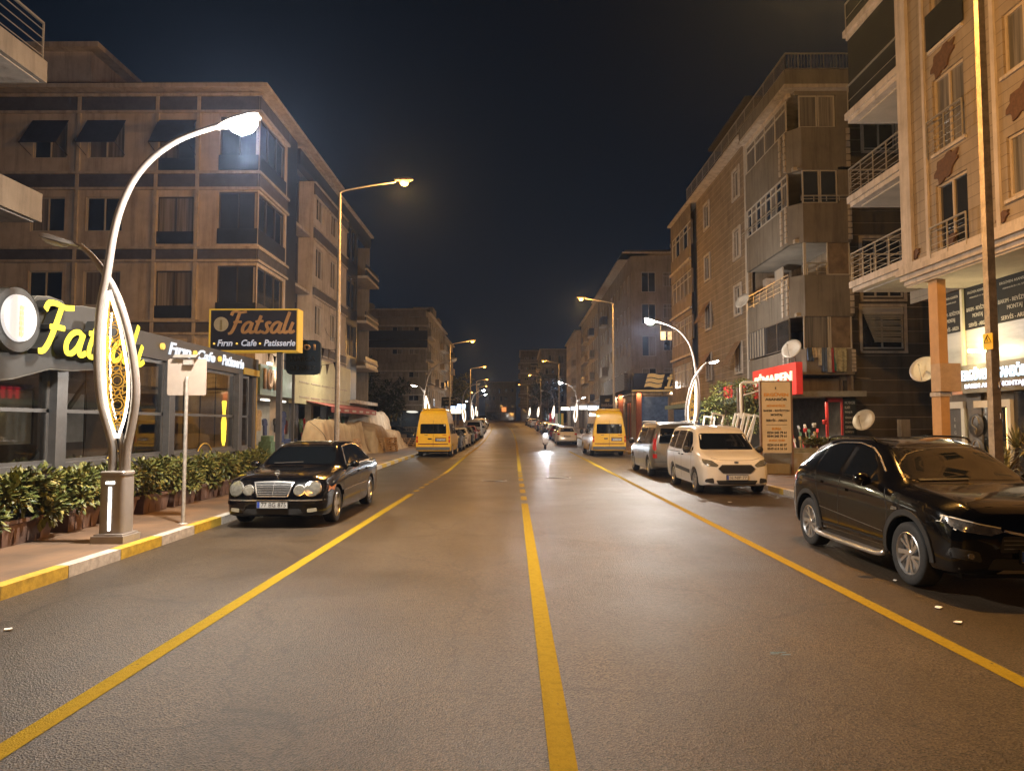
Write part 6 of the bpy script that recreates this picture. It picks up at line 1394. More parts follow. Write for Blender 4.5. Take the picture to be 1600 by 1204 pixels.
# square sign panel with its back to the camera
bs = thing('street_sign', 'square pale sign panel seen from behind on a thin steel post by the planters', 'sign', tuple(AG(286, 818, .136)))
ybs = bs.location.y; mb = MB(); mb.tube([(0, 0, 0), (0, 0, zy(588, ybs)-.136)], .030, 10); mb.lathe([(.07, 0), (.07, .01), (.04, .02)], n=12); mb.build('post', M_['galv'], bs)
xa, xb_ = AY(260, 590, ybs).x-bs.location.x, AY(321, 590, ybs).x-bs.location.x; za, zb_ = zy(617, ybs)-.136, zy(560, ybs)-.136
mb = MB(); mb.prism([(p.x, .035, p.y) for p in rounded([(xa, za, 0), (xb_, za, 0), (xb_, zb_, 0), (xa, zb_, 0)], .03)], (0, 0, 0), (0, .006, 0)); mb.build('panel', mat('sign_back_alu', (.40, .32, .26), .5, .1, var=.05), bs)
mb = MB(); mb.box(-.06, .10, -.02, .03, zb_-.10, zb_-.02); mb.prism([(xa+.10, 0, zb_+.02), (xb_-.16, 0, zb_+.02), (xb_-.12, 0, zb_+.07), (xa+.13, 0, zb_+.07)], (0, -.02, 0), (0, .05, 0)); mb.build('bracket', M_['galv'], bs)

# ================================================================== planters with laurel
LEAF = bpy.data.materials.new('laurel_leaf'); LEAF.use_nodes = True; n, l, b = nodes_of(LEAF)
at_ = n.new('ShaderNodeAttribute'); at_.attribute_name = 'hue'; rp = n.new('ShaderNodeValToRGB'); l.new(at_.outputs['Fac'], rp.inputs[0])
cr = rp.color_ramp; cr.elements[0].color = (.035, .055, .012, 1); cr.elements[0].position = 0; cr.elements[1].color = (.26, .21, .05, 1); cr.elements[1].position = 1
e = cr.elements.new(.45); e.color = (.11, .125, .028, 1); e = cr.elements.new(.8); e.color = (.24, .22, .055, 1)
l.new(rp.outputs[0], b.inputs['Base Color']); b.inputs['Roughness'].default_value = .45; b.inputs['Coat Weight'].default_value = .15
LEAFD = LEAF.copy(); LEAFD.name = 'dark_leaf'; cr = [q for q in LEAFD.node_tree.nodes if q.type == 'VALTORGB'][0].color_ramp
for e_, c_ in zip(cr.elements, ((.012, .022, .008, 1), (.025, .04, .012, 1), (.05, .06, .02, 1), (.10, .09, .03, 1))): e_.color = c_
def leaves(name, m, pts_fn, N, size, seed, parent=None, droop=.35, fold=.25, loc=(0, 0, 0)):
    r_ = random.Random(seed); V, F, H = [], [], []
    for k in range(N):
        p, nrm = pts_fn(r_); d = Vector(nrm); d.z -= droop*r_.random(); d += Vector((r_.uniform(-.6, .6), r_.uniform(-.6, .6), r_.uniform(-.5, .6))); d.normalize()
        s = d.cross(Vector((0, 0, 1)));
        if s.length < .1: s = Vector((1, 0, 0))
        s.normalize(); s = (s+Vector((r_.uniform(-.4, .4), r_.uniform(-.4, .4), r_.uniform(-.4, .4)))).normalized(); up = s.cross(d).normalized()
        L = size*r_.uniform(.65, 1.25); w = L*.27; b0 = len(V); c = Vector(p)
        V += [c, c+d*L*.35+s*w-up*w*fold, c+d*L*.35-s*w-up*w*fold, c+d*L*.72+s*w*.72-up*(w*fold+L*.06), c+d*L*.72-s*w*.72-up*(w*fold+L*.06), c+d*L-up*L*.15, c+d*L*.35, c+d*L*.72-up*L*.05]
        F += [(b0, b0+1, b0+6), (b0, b0+6, b0+2), (b0+1, b0+3, b0+7, b0+6), (b0+6, b0+7, b0+4, b0+2), (b0+3, b0+5, b0+7), (b0+7, b0+5, b0+4)]
        h = min(1, max(0, r_.gauss(.45, .22)+(.25 if r_.random() < .07 else 0))); H += [h]*8
    me = bpy.data.meshes.new(name); me.from_pydata(V, [], F); a = me.attributes.new('hue', 'FLOAT', 'POINT'); a.data.foreach_set('value', H); me.materials.append(m)
    o = bpy.data.objects.new(name, me); COL.objects.link(o); o.parent = parent; o.location = loc; return o
TERRA = mat('planter_brown', (.13, .075, .052), .65, var=.2, scale=5); SOIL = mat('potting_soil', (.02, .015, .01), 1, var=.3)
def planter(y, x, w, h, label, seed, dense=1.0, big=1.0):
    root = thing('planter', label, 'planter', (x, y, .137), group='laurel planters along the café'); d = .20
    mb = MB(); A = [(-d*.78, -w*.44, 0), (d*.78, -w*.44, 0), (d*.78, w*.44, 0), (-d*.78, w*.44, 0)]; B = [(-d, -w/2, .30), (d, -w/2, .30), (d, w/2, .30), (-d, w/2, .30)]; mb.hexa(A+B)
    e = .025; mb.box(-d-e, d+e, -w/2-e, w/2+e, .301, .35)
    for q in (-.25, 0, .25): mb.box(d*.86, d*.93, w*q-.02, w*q+.02, .03, .29)
    mb.build('trough', TERRA, root); mb = MB(); mb.box(-d+.01, d-.01, -w/2+.01, w/2-.01, .351, .36); mb.build('soil', SOIL, root)
    plant = thing('laurel_bush', label.replace('planter', 'laurel bush growing in the planter', 1), 'bush', (x, y, .48), group='laurel bushes in the planters')
    r0 = random.Random(seed); cl = [(r0.uniform(-.10, .16), r0.uniform(-w*.45, w*.45), r0.uniform(.20, h), r0.uniform(.16, .27)) for _ in range(12)]+[(r0.uniform(.10, .30), r0.uniform(-w*.5, w*.5), r0.uniform(-.02, .2), r0.uniform(.12, .18)) for _ in range(3)]
    def fn(r_):
        c = r_.choice(cl); v = Vector((r_.gauss(0, 1), r_.gauss(0, 1), r_.gauss(.25, 1))).normalized(); k = c[3]*r_.uniform(.55, 1.05); return Vector(c[:3])+v*k, v
    leaves('foliage', LEAF, fn, int(1600*dense), .105*big, seed, plant)
    mb = MB()
    for c in cl[:9]: mb.tube(spline([(0, c[1]*.5, -.12), (c[0]*.5, c[1]*.8, c[2]*.4), c[:3]], 3), [.012]*7, 5)
    mb.build('stem', WOOD, plant)
px0 = [(7.35, 1.25), (8.62, 1.0), (9.75, 1.05), (11.0, .8), (12.0, 1.0), (13.2, .95), (14.35, .95), (15.5, .9), (16.6, .9), (17.7, .9), (18.8, .9)]
labs = ['planter at the left edge of the picture', 'second planter, just left of the ornate lamp base', 'planter directly behind the ornate lamp base', 'short planter just right of the ornate lamp base', 'planter left of the thin sign post', 'planter right behind the thin sign post', 'planter right of the thin sign post', 'planter left of the parked black sedan', 'planter behind the bonnet of the black sedan', 'last planter but one of the café row', 'last planter of the café row']
for k, ((y, w), lab) in enumerate(zip(px0, labs)): planter(y, -6.98, w, .50 if k < 3 else .42, lab, 100+k, 1.0 if k < 5 else .7, 1.15 if k < 3 else 1.0)

# ================================================================== covered stalls, pallets, bunting
TARP = mat('tan_tarpaulin', (.33, .235, .135), .8, var=.15, scale=2, bump=.3, bscale=8); TARPW = mat('white_tarpaulin', (.55, .48, .38), .75, var=.2, scale=1.5, bump=.3, bscale=8)
def drape(name, label, x0, x1, y0, y1, hf, m, seed, seg=.10):
    nx, ny = int((x1-x0)/seg), int((y1-y0)/seg); r_ = random.Random(seed); ph = [r_.uniform(0, 6) for _ in range(6)]; vs = []
    for j in range(ny+1):
        for i in range(nx+1):
            u, v = i/nx, j/ny; ex = min(u, 1-u)*(x1-x0); ey = min(v, 1-v)*(y1-y0); e_ = min(ex, ey)
            h = hf(u, v); k = min(1, e_/.45); k = k*k*(3-2*k); x, y = x0+u*(x1-x0), y0+v*(y1-y0)
            fold = -.10*math.sin(1.9*y+ph[0]+1.3*math.sin(1.1*x))**2+.05*math.sin(7*y+ph[0]+2*math.sin(2*x))+.05*math.sin(11*x+ph[1]+1.5*math.sin(1.7*y))+.04*math.sin(17*y+5*x+ph[2])
            z = .14+max(0, h*k+fold*(.5+.8*(1-abs(2*k-1))))*(1 if e_ > .01 else 0)
            q = .17*math.sin(9*y+ph[3]+math.sin(3*y))+.08*math.sin(21*y+ph[4]); w = (1-k)*.9; vs.append((x+q*w*(1 if u > .5 else -1), y+.08*math.sin(12*x+ph[5])*w, z))
    mb = MB(); mb.add(vs, [(j*(nx+1)+i, j*(nx+1)+i+1, (j+1)*(nx+1)+i+1, (j+1)*(nx+1)+i) for j in range(ny) for i in range(nx)], 0, True); return tag(mb.build(name, m), label, 'tarpaulin', 'sheeted market stalls')
drape('covered_stall', 'long tan tarpaulin draped over a stall, nearer part behind the black sedan', -9.9, -8.4, 31.0, 39.8, lambda u, v: 1.75+.12*math.sin(v*7)-.35*(u > .8), TARP, 1)
drape('covered_stall', 'broad tan tarpaulin mound beside the left-hand yellow minibus', -10.3, -7.9, 39.9, 50.0, lambda u, v: 1.35+.45*math.exp(-((v-.30)/.22)**2)-.45*u*u+.1*math.sin(v*9), TARP, 2)
drape('covered_stall', 'white peaked tarpaulin rising behind the tan mound', -10.75, -8.7, 42.6, 50.2, lambda u, v: 2.62-.55*abs(v-.62)-.9*max(0, u-.62)-.22*math.sin(v*8)**2*u, TARPW, 3)
def pallet(x, y, z, rz, tilt, label):
    o = thing('wooden_pallet', label, 'pallet', (x, y, z), rz, 'wooden pallets by the stalls'); o.rotation_euler = (tilt, 0, rz); WP = mat('pallet_wood', (.36, .22, .11), .8, var=.25, scale=6); mb = MB()
    for k in range(6): mb.box(-.55, .55, -.4+k*.148, -.4+k*.148+.09, .12, .14)
    for k in (-.5, -.05, .42): mb.box(k, k+.09, -.4, .43, .02, .118)
    for k in range(3): mb.box(-.55, .55, -.4+k*.37, -.31+k*.37, 0, .018)
    mb.build('boards', WP, o)
pallet(-8.15, 35.5, .62, R(90), R(78), 'brown pallet leaning against the nearer tan tarpaulin'); pallet(-8.4, 41.0, .56, R(10), R(80), 'brown pallet leaning on the tan mound just right of the tall pole'); pallet(-7.55, 41.4, .56, R(60), R(80), 'second pallet leaning on the tan mound')
for k in range(4): pallet(-8.3+.05*k, 53.0, .16+.15*k, R(5*k), 0, ['lowest', 'second', 'third', 'topmost'][k]+' pallet of the stack past the covered stalls')
mb = MB(); mb.tube(spline([(-9.3, 31.2, 1.9), (-8.6, 31.1, 1.3), (-8.3, 31.2, .2)], 5), .012, 5); tag(mb.build('tie_rope', M_['ink']), 'dark rope tying down the nearer tan tarpaulin', 'rope')
def bunting(p0, p1, n, sag, label):
    root = thing('bunting', label, 'bunting', tuple(p0), group='strings of pennants'); p0, p1 = Vector(p0), Vector(p1); P = [p0.lerp(p1, i/24)-Vector((0, 0, sag*4*(i/24)*(1-i/24))) for i in range(25)]
    mb = MB(); mb.tube(P, .008, 4); mb.build('cord', M_['ink'], root, world=True)
    for k in range(n):
        t = (k+.5)/n; c = p0.lerp(p1, t)-Vector((0, 0, sag*4*t*(1-t))); d = (p1-p0).normalized(); mb = MB(); a, b, e_ = c-d*.13, c+d*.13, c+Vector((.03*math.sin(k*2), 0, -.36)); mb.prism([a, b, e_], (0, -.003, 0), (0, .003, 0)); mb.build('pennant', mat('pennant_dark', (.02, .025, .04), .8, var=.2) if k % 3 else mat('pennant_pale', (.35, .27, .2), .8, var=.2), root, world=True)
pole_top = Vector((-6.0, 23.4, 0))
bunting(Vector((XS+.4, 29.0, 6.6)), pole_top+Vector((0, 0, 4.3)), 11, .5, 'string of dark pennants from the corner house down to the tall sodium pole')
bunting(Vector((XS+.4, 27.6, 4.7)), pole_top+Vector((0, 0, 3.9)), 11, .35, 'lower string of pennants in front of the lit fascia boards')
bunting(Vector((XS+.4, 36.0, 6.8)), pole_top+Vector((0, 0, 4.8)), 10, .3, 'upper string of pennants near the tall sodium pole')

# ================================================================== trees, right-hand shrubs and kiosk things
BARK = mat('bark', (.10, .07, .045), .9, var=.3, scale=9, bump=.4)
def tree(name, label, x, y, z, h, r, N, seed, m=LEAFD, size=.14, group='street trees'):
    root = thing(name, label, 'tree', (x, y, z), group=group); r0 = random.Random(seed); mb = MB()
    top = Vector((r0.uniform(-.2, .2), r0.uniform(-.2, .2), h*.62)); mb.tube(spline([(0, 0, 0), (.04, .02, h*.3), top], 5), [.06*h/3*(1-.06*i) for i in range(11)], 8); cl = []
    for k in range(11):
        a = r0.uniform(0, 6.28); rr = r*r0.uniform(.3, .85); c = Vector((rr*math.cos(a), rr*math.sin(a), h*r0.uniform(.45, .95))); cl.append((c, r*r0.uniform(.28, .48))); mb.tube(spline([(0, 0, h*.35), c*.5+Vector((0, 0, h*.15)), c], 3), [.03, .027, .024, .02, .016, .012, .008], 5)
    mb.build('trunk', BARK, root)
    def fn(r_): c, k = r_.choice(cl); v = Vector((r_.gauss(0, 1), r_.gauss(0, 1), r_.gauss(.1, 1))).normalized(); return c+v*k*r_.uniform(.5, 1.1), v
    leaves('crown', m, fn, N, size, seed, root)
tree('street_tree', 'light green bushy ficus behind the white compact van', 9.5, 31.3, .14, 3.3, 1.2, 4200, 51, LEAF, .13)
tree('street_tree', 'small leafy shrub between the white frames and the elevator sign board', 9.3, 29.6, .14, 1.9, .7, 1300, 52, LEAF, .11)
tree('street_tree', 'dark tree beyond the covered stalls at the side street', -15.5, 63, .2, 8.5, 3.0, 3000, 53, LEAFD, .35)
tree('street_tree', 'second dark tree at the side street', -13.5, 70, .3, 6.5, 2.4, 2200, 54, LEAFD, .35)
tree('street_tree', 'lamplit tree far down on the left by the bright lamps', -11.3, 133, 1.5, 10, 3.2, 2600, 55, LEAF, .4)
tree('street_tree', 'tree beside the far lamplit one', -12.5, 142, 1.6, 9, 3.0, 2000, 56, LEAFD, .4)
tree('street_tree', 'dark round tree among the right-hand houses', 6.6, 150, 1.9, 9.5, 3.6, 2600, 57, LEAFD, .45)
def yucca(x, y, label, seed, hs_=(1.0, 1.5), s=.62):
    root = thing('yucca', label, 'plant', (x, y, .14), group='spiky plants on the right-hand pavement'); r0 = random.Random(seed); mb = MB(); tops = []
    for k, h in enumerate(hs_): a = k*2.2; p = Vector((.22*math.cos(a), .22*math.sin(a), h)); mb.tube(spline([(0, 0, 0), p*.5, p], 4), .045, 7); tops.append(p)
    mb.build('trunk', BARK, root); mb = MB()
    for p in tops:
        for k in range(46):
            a = r0.uniform(0, 6.28); el = r0.uniform(-.5, 1.4); d = Vector((math.cos(a)*math.cos(el), math.sin(a)*math.cos(el), math.sin(el))); sd = d.cross(Vector((0, 0, 1))).normalized()*.022; L = s*r0.uniform(.7, 1.1)
            q = p+d*L*.5; e_ = p+d*L-Vector((0, 0, L*.18*(1.2-d.z))); mb.add([p-sd*.6, p+sd*.6, q+sd, q-sd, e_], [(0, 1, 2, 3), (3, 2, 4)])
    o = mb.build('leaf_crown', mat('yucca_leaf', (.10, .11, .035), .5, var=.4, scale=6, var2=(.20, .17, .06)), root)
for px, y_, sd, lb in ((1572, 14.0, 1, 'tall yucca right of the pole with the hazard plate'), (1592, 12.6, 2, 'yucca at the right edge of the picture'), (1558, 15.6, 3, 'smaller yucca behind the pole with the hazard plate')):
    p = AY(px, 690, y_); yucca(p.x, y_, lb, sd, (1.15, .75) if sd != 3 else (.8,), .55)
yucca(9.6, 22.6, 'low spiky plant behind the elevator sign board', 9, (.35,), .6)
# white PVC sample frames
def pvc(px, y_, w, h, tilt, rz, label, bars=0):
    p = AY(px, 700, y_); o = thing('window_sample', label, 'window frame', (p.x, y_, .2), rz, 'white sample frames outside the shop'); o.rotation_euler = (0, tilt, rz); mb = MB(); t = .06
    mb.box(-w/2, -w/2+t, 0, .05, 0, h); mb.box(w/2-t, w/2, 0, .05, 0, h); mb.box(-w/2+t, w/2-t, 0, .05, 0, t); mb.box(-w/2+t, w/2-t, 0, .05, h-t, h)
    if bars: mb.box(-t/2, t/2, 0, .05, t, h-t)
    mb.build('frame', mat('pvc_white', (.72, .70, .66), .4, var=.04), o)
pvc(1100, 30.5, .50, 1.95, R(8), 0, 'narrow white frame leaning left of the others'); pvc(1107, 27.8, .5, 2.05, R(12), 0, 'tall white frame behind the compact van, left of the bush')
for k, (px, w) in enumerate(((1137, .40), (1143, .42), (1152, .46))): pvc(px, 25.4-.2*k, w, 2.0, R(14), 0, ['back', 'middle', 'front'][k]+' one of the three overlapping white frames behind the compact van', 0)
pvc(1163, 24.3, .62, 1.95, R(20), 0, 'widest white frame leaning right beside the trunk')
mb = MB(); pz_ = AY(1158, 700, 26.2); mb.tube([(pz_.x, 26.2, .14), (pz_.x, 26.2, 3.15)], .13, 12); tag(mb.build('wooden_post', BARK), 'thick dark post behind the white frames', 'post')
gt = thing('sign_gantry', 'white steel bracket arm behind the elevator sign board', 'bracket', (pz_.x, 25.9, .14)); mb = MB(); PVC = mat('pvc_white', (.72, .70, .66))
mb.tube([(pz_.x-.1, 25.8, 2.0), (pz_.x-.1, 25.8, 3.25), (pz_.x-.02, 25.8, 3.32), (pz_.x+1.7, 25.8, 3.32)], .05, 8); mb.tube([(pz_.x, 25.8, 2.85), (pz_.x+.9, 25.8, 3.12)], .025, 6); mb.build('arm', PVC, gt, world=True)
# ERGÜVEN ASANSÖR standing board
YB = 22.9; eb = thing('sign_board', 'tall beige elevator company board standing on the pavement behind the white compact van', 'sign', (AY(1213, 700, YB).x, YB, .137))
xa, xb_ = AY(1191, 660, YB).x, AY(1236, 660, YB).x; za, zb_ = zy(707, YB), zy(597, YB); xm = (xa+xb_)/2; H_ = zb_-za; Wd = xb_-xa
mb = MB(); mb.box(xa, xb_, YB, YB+.10, za, zb_); mb.build('panel', mat('board_beige', (.56, .46, .31), .55, var=.08, scale=2), eb, world=True)
mb = MB(); mb.box(xb_+.01, xb_+.06, YB-.01, YB+.12, .14, zb_+.01); mb.box(xa-.06, xa-.01, YB-.01, YB+.12, .14, zb_+.01); mb.box(xa-.06, xb_+.06, YB-.01, YB+.12, zb_+.012, zb_+.05); mb.build('frame', mat('board_frame_brown', (.16, .09, .05), .6, var=.1), eb, world=True)
OR = mat('board_orange', (.58, .26, .03), .5, var=0); BK = mat('board_black', (.02, .018, .015), .5, var=0)
def ln(s_, f_, h_, w_, m_): text(s_, (xm, YB-.001, za+H_*f_), (1, 0, 0), (0, 0, 1), H_*h_*1.5, m_, eb, 'lettering', width=Wd*w_, extrude=.004, bold=.045)
for s_, f_, h_, w_, m_ in (('ERGÜVEN', .825, .040, .86, OR), ('ASANSÖR', .758, .030, .78, BK), ('MÜHENDİSLİK', .668, .028, .66, OR), ('BAKIM - REVİZYON', .600, .026, .90, BK), ('MONTAJ', .532, .028, .40, BK), ('SERVİS - ARIZA', .462, .028, .74, BK), ('BURSA', .338, .024, .33, OR), ('0224 245 79 61', .285, .024, .68, BK), ('0544 245 79 61', .235, .024, .68, BK), ('BURSA ŞUBE', .172, .024, .56, OR), ('0224 614 60 07', .112, .024, .68, BK), ('0549 614 16 16', .058, .024, .68, BK)): ln(s_, f_, h_, w_, m_)
mb = MB(); mb.box(xm-Wd*.36, xm+Wd*.36, YB-.006, YB-.001, za+H_*.392, za+H_*.398); mb.build('rule', BK, eb, world=True)
text('E', (xm-.01, YB-.001, za+H_*.915), (1, 0, 0), (0, 0, 1), H_*.032, BK, eb, 'emblem', bold=.06, extrude=.004); mb = MB(); mb.bar((xm-.06, YB-.004, za+H_*.893), (xm, YB-.004, za+H_*.88), .014, .006); mb.bar((xm, YB-.004, za+H_*.88), (xm+.06, YB-.004, za+H_*.893), .014, .006); mb.build('emblem', OR, eb, world=True)
# low wall and planter box behind the board, shop clutter
LW_ = mat('low_wall_stone', (.22, .215, .19), .8, var=.3, scale=3, bump=.3)
tag(solid(None, 'low_wall', LW_, (8.2, 12.5, 24.6, 24.85, .136, .95)), 'low grey stone wall behind the elevator board', 'wall'); tag(solid(None, 'low_wall', LW_, (8.2, 8.4, 24.86, 31, .136, .95)), 'low wall running back beside the white frames', 'wall')
mb = MB(); mb.box(8.2, 8.26, 23.1, 24.5, .14, .50); mb.box(8.2, 9.8, 23.4, 23.5, .14, .82); tag(mb.build('planter_box', M_['grey_plaster']), 'grey planter box at the foot of the elevator board', 'planter')
CL = [((.45, .03, .03), 'red'), ((.5, .45, .38), 'cream'), ((.32, .20, .08), 'wooden'), ((.10, .22, .14), 'green'), ((.30, .32, .34), 'grey')]
r0 = random.Random(8)
for k in range(13):
    px = 1246+k*3.0; c_, nm_ = CL[k % 5]; p = AY(px, 690, Y2A-.4-.3*r0.random()); mb = MB(); h = r0.uniform(.9, 1.6); dx = r0.uniform(-.18, .18); mb.bar((p.x, p.y, .14), (p.x+dx, p.y+.25, .14+h), .035, .035); mb.bar((p.x+dx*.9, p.y+.22, .10+h), (p.x+dx*1.1, p.y+.28, .24+h), .09, .05)
    tag(mb.build('leaning_tool', mat('tool_'+nm_, c_, .6, var=.2)), '%s pole-handled tool leaning in the shop entrance under the laundry' % nm_, 'tool', 'tools leaning in the shop entrance')
for k, (px, py, c_, nm_) in enumerate(((1258, 668, (.5, .03, .03), 'red'), (1272, 660, (.5, .48, .4), 'white'), (1288, 655, (.45, .04, .03), 'small red'))):
    p = AY(px, py, Y2A-.25); mb = MB(); mb.lathe([(0, 0), (.07, 0), (.085, .16), (.085, .18), (0, .18)], (p.x, p.y, p.z-.2), 14); tag(mb.build('bucket', mat('bucket_'+nm_.replace(' ', '_'), c_, .5, var=.1)), '%s bucket hanging in the shop entrance under the laundry' % nm_, 'bucket')
def pot(px, y_, label, seed):
    p = AY(px, 700, y_); o = thing('potted_plant', label, 'potted plant', (p.x, y_, .9), group='potted plants on the low wall'); mb = MB(); mb.lathe([(.07, 0), (.11, .17), (.12, .18), (.1, .18)], n=12); mb.build('pot', TERRA, o)
    def fn(r_): v = Vector((r_.gauss(0, 1), r_.gauss(0, 1), abs(r_.gauss(0, 1)))).normalized(); return Vector((0, 0, .2))+v*r_.uniform(.05, .22), v
    leaves('foliage', LEAF, fn, 170, .11, seed, o)
for k, px in enumerate((1262, 1272, 1282, 1293, 1304, 1314)): pot(px, 24.7, 'small green potted plant on the low wall behind the black crossover', 200+k)
mb = MB(); a = AY(1408, 655, 27.5); mb.box(a.x, a.x+.35, 27.5, 27.8, .14, a.z+.0); tag(mb.build('gate_pillar', M_['grey_plaster']), 'stubby concrete gate pillar right of the low dish', 'pillar')
gt = thing('gate', 'dark iron gate between the concrete pillar and the ochre pillar', 'gate', (a.x+1.3, 27.6, .14)); mb = MB()
for k in range(12): mb.bar((a.x+.4+k*.17, 27.6, .14), (a.x+.4+k*.17, 27.6, 1.15+.22*math.sin(k/11*math.pi)), .02)
mb.tube(spline([(a.x+.35, 27.6, 1.1), (a.x+1.3, 27.6, 1.42), (a.x+2.3, 27.6, 1.1)], 6), .018, 6); mb.bar((a.x+.35, 27.6, .4), (a.x+2.3, 27.6, .4), .025); mb.build('bars', M_['ink'], gt, world=True)

# ================================================================== scooter and rider
Ys = 49.5; sc = thing('scooter', 'white scooter coming towards the camera with its headlight on', 'scooter', (2.02+road_dx(Ys), Ys, road_z(Ys)+.004)); WHP = M_['white']
for nm_, y in (('wheel', .1), ('wheel', 1.35)): mb = MB(); mb.lathe([(.13, -.05), (.2, -.06), (.235, -.03), (.235, .03), (.2, .06), (.13, .05)], (0, y, .235), 24, 0, 'x'); mb.lathe([(0, -.03), (.13, -.04), (.13, .04), (0, .03)], (0, y, .235), 16, 0, 'x'); mb.build(nm_, M_['rubber'], sc)
mb = MB(); mb.prism(rounded([(-.20, 0, .45), (.20, 0, .45), (.24, 0, .95), (.12, 0, 1.15), (-.12, 0, 1.15), (-.24, 0, .95)], .06), (0, .22, 0), (0, .32, 0)); mb.prism(rounded([(-.07, 0, .34), (.07, 0, .34), (.08, 0, .52), (-.08, 0, .52)], .03), (0, -.08, 0), (0, .25, 0)); mb.build('front_shield', WHP, sc)
mb = MB(); mb.box(-.16, .16, .33, .8, .30, .38); mb.build('footboard', M_['greycar'], sc); mb = MB(); mb.prism(rounded([(-.17, 0, .38), (.17, 0, .38), (.2, 0, .72), (-.2, 0, .72)], .06), (0, .8, 0), (0, 1.6, 0)); mb.build('rear_body', WHP, sc)
mb = MB(); mb.box(-.15, .15, .75, 1.5, .725, .81); mb.build('seat', M_['blackplastic'], sc)
mb = MB(); mb.tube(spline([(-.34, .38, 1.06), (-.15, .30, 1.10), (.15, .30, 1.10), (.34, .38, 1.06)], 5), .018, 8); mb.build('handlebar', M_['blackplastic'], sc)
for s in (-1, 1): mb = MB(); mb.tube([(s*.22, .32, 1.1), (s*.32, .30, 1.28)], .008, 5); mb.box(s*.32-.06, s*.32+.06, .29, .31, 1.26, 1.35); mb.build('mirror', M_['blackplastic'], sc)
mb = MB(); mb.lathe([(0, -.03), (.05, -.025), (.075, 0)], (0, .20, 1.02), 20, 0, 'y'); mb.build('headlight', mat('scooter_headlight', (1, 1, 1), emit=90, ecol=(.86, .93, 1), var=0), sc)
sl = bpy.data.lights.new('headlight_beam', 'SPOT'); sl.energy = 420; sl.color = (.86, .93, 1); sl.spot_size = R(30); sl.spot_blend = .8; sl.shadow_soft_size = .06; so = bpy.data.objects.new('headlight_beam', sl); COL.objects.link(so); so.location = sc.location+Vector((0, .1, 1.02)); so.rotation_euler = (R(-83)+math.pi, 0, math.pi) if False else (R(86), 0, math.pi)
def skinned(name, pts, edges, radii, m, parent, sub=2):
    me = bpy.data.meshes.new(name); me.from_pydata([Vector(p) for p in pts], edges, []); o = bpy.data.objects.new(name, me); COL.objects.link(o)
    sk = o.modifiers.new('s', 'SKIN'); sk.use_smooth_shade = True; ss = o.modifiers.new('u', 'SUBSURF'); ss.levels = sub; ss.render_levels = sub
    for i, r_ in enumerate(radii): me.skin_vertices[0].data[i].radius = (r_, r_) if not isinstance(r_, tuple) else r_
    me.skin_vertices[0].data[0].use_root = True
    dg = bpy.context.evaluated_depsgraph_get(); m2 = bpy.data.meshes.new_from_object(o.evaluated_get(dg)); o.modifiers.clear(); o.data = m2; m2.materials.clear(); m2.materials.append(m)
    m2.polygons.foreach_set('material_index', [0]*len(m2.polygons)); o.parent = parent; return o
rd = thing('person', 'person in dark clothes riding the white scooter, hands on the handlebar', 'person', tuple(sc.location)); DC = mat('rider_dark_cloth', (.03, .035, .045), .9, var=.2); SK = mat('skin', (.42, .26, .18), .6, var=.05)
P = [(0, 1.0, .86), (0, .98, 1.08), (0, .92, 1.32), (0, .90, 1.42), (-.17, .90, 1.36), (-.27, .74, 1.18), (-.30, .50, 1.10), (.17, .90, 1.36), (.27, .74, 1.18), (.30, .50, 1.10), (-.10, .98, .84), (-.17, .58, .80), (-.13, .55, .42), (.10, .98, .84), (.17, .58, .80), (.13, .55, .42), (0, .87, 1.50)]
E = [(0, 1), (1, 2), (2, 3), (2, 4), (4, 5), (5, 6), (2, 7), (7, 8), (8, 9), (0, 10), (10, 11), (11, 12), (0, 13), (13, 14), (14, 15), (3, 16)]
skinned('body', P, E, [.15, .14, .15, .06, .07, .05, .038, .07, .05, .038, .09, .075, .05, .09, .075, .05, .055], DC, rd)
mb = MB()
for i in range(9):
    pass
mb.lathe([(0, -.12), (.06, -.10), (.085, -.03), (.085, .03), (.06, .09), (0, .11)], (0, .85, 1.60), 18); mb.lathe([(0, -.02), (.015, 0), (0, .02)], (0, .765, 1.585), 8); mb.build('head', SK, rd)
mb = MB(); mb.lathe([(.105, -.02), (.115, .04), (.10, .11), (.05, .15), (0, .16)], (0, .87, 1.61), 20); mb.build('hair', M_['ink'], rd)
for s in (-1, 1):
    mb = MB(); mb.box(s*.31-.04, s*.31+.04, .40, .49, 1.055, 1.085)
    for k in range(4): mb.tube([(s*.31-.03+k*.02, .40, 1.08), (s*.31-.03+k*.02, .36, 1.075), (s*.31-.03+k*.02, .355, 1.045)], .009, 5)
    mb.tube([(s*.27, .44, 1.05), (s*.26, .39, 1.035)], .011, 5); mb.build('hand', SK, rd)
for s in (-1, 1): mb = MB(); mb.prism(rounded([(s*.13-.05, .42, 0), (s*.13+.05, .42, 0), (s*.13+.05, .66, 0), (s*.13-.05, .66, 0)], .04), (0, 0, .382), (0, 0, .45)); mb.build('shoe', M_['ink'], rd)
# side street wall and fence behind the stalls
mb = MB(); mb.box(-20, -8.9, 56, 56.2, road_z(56)-.02, 1.0); tag(mb.build('low_wall', M_['taupe']), 'low wall along the side street behind the white tarpaulin', 'wall')
# people by the shop doors far left
gd = thing('garden_fence', 'pale railing fence before the grey house across the side street', 'fence', (-17, 80, .4)); mb = MB()
for k in range(60): mb.bar((-22+k*.18, 80, .35), (-22+k*.18, 80, 1.5), .03)
mb.bar((-22, 80, 1.45), (-11.3, 80, 1.45), .05); mb.bar((-22, 80, .5), (-11.3, 80, .5), .05); mb.build('rails', M_['rail'], gd, world=True)
add_area('shop_light_glow', (-13.5, 86.5, 3.4), (R(10), 0, 0), 30, (1, .95, .8), 1.5)
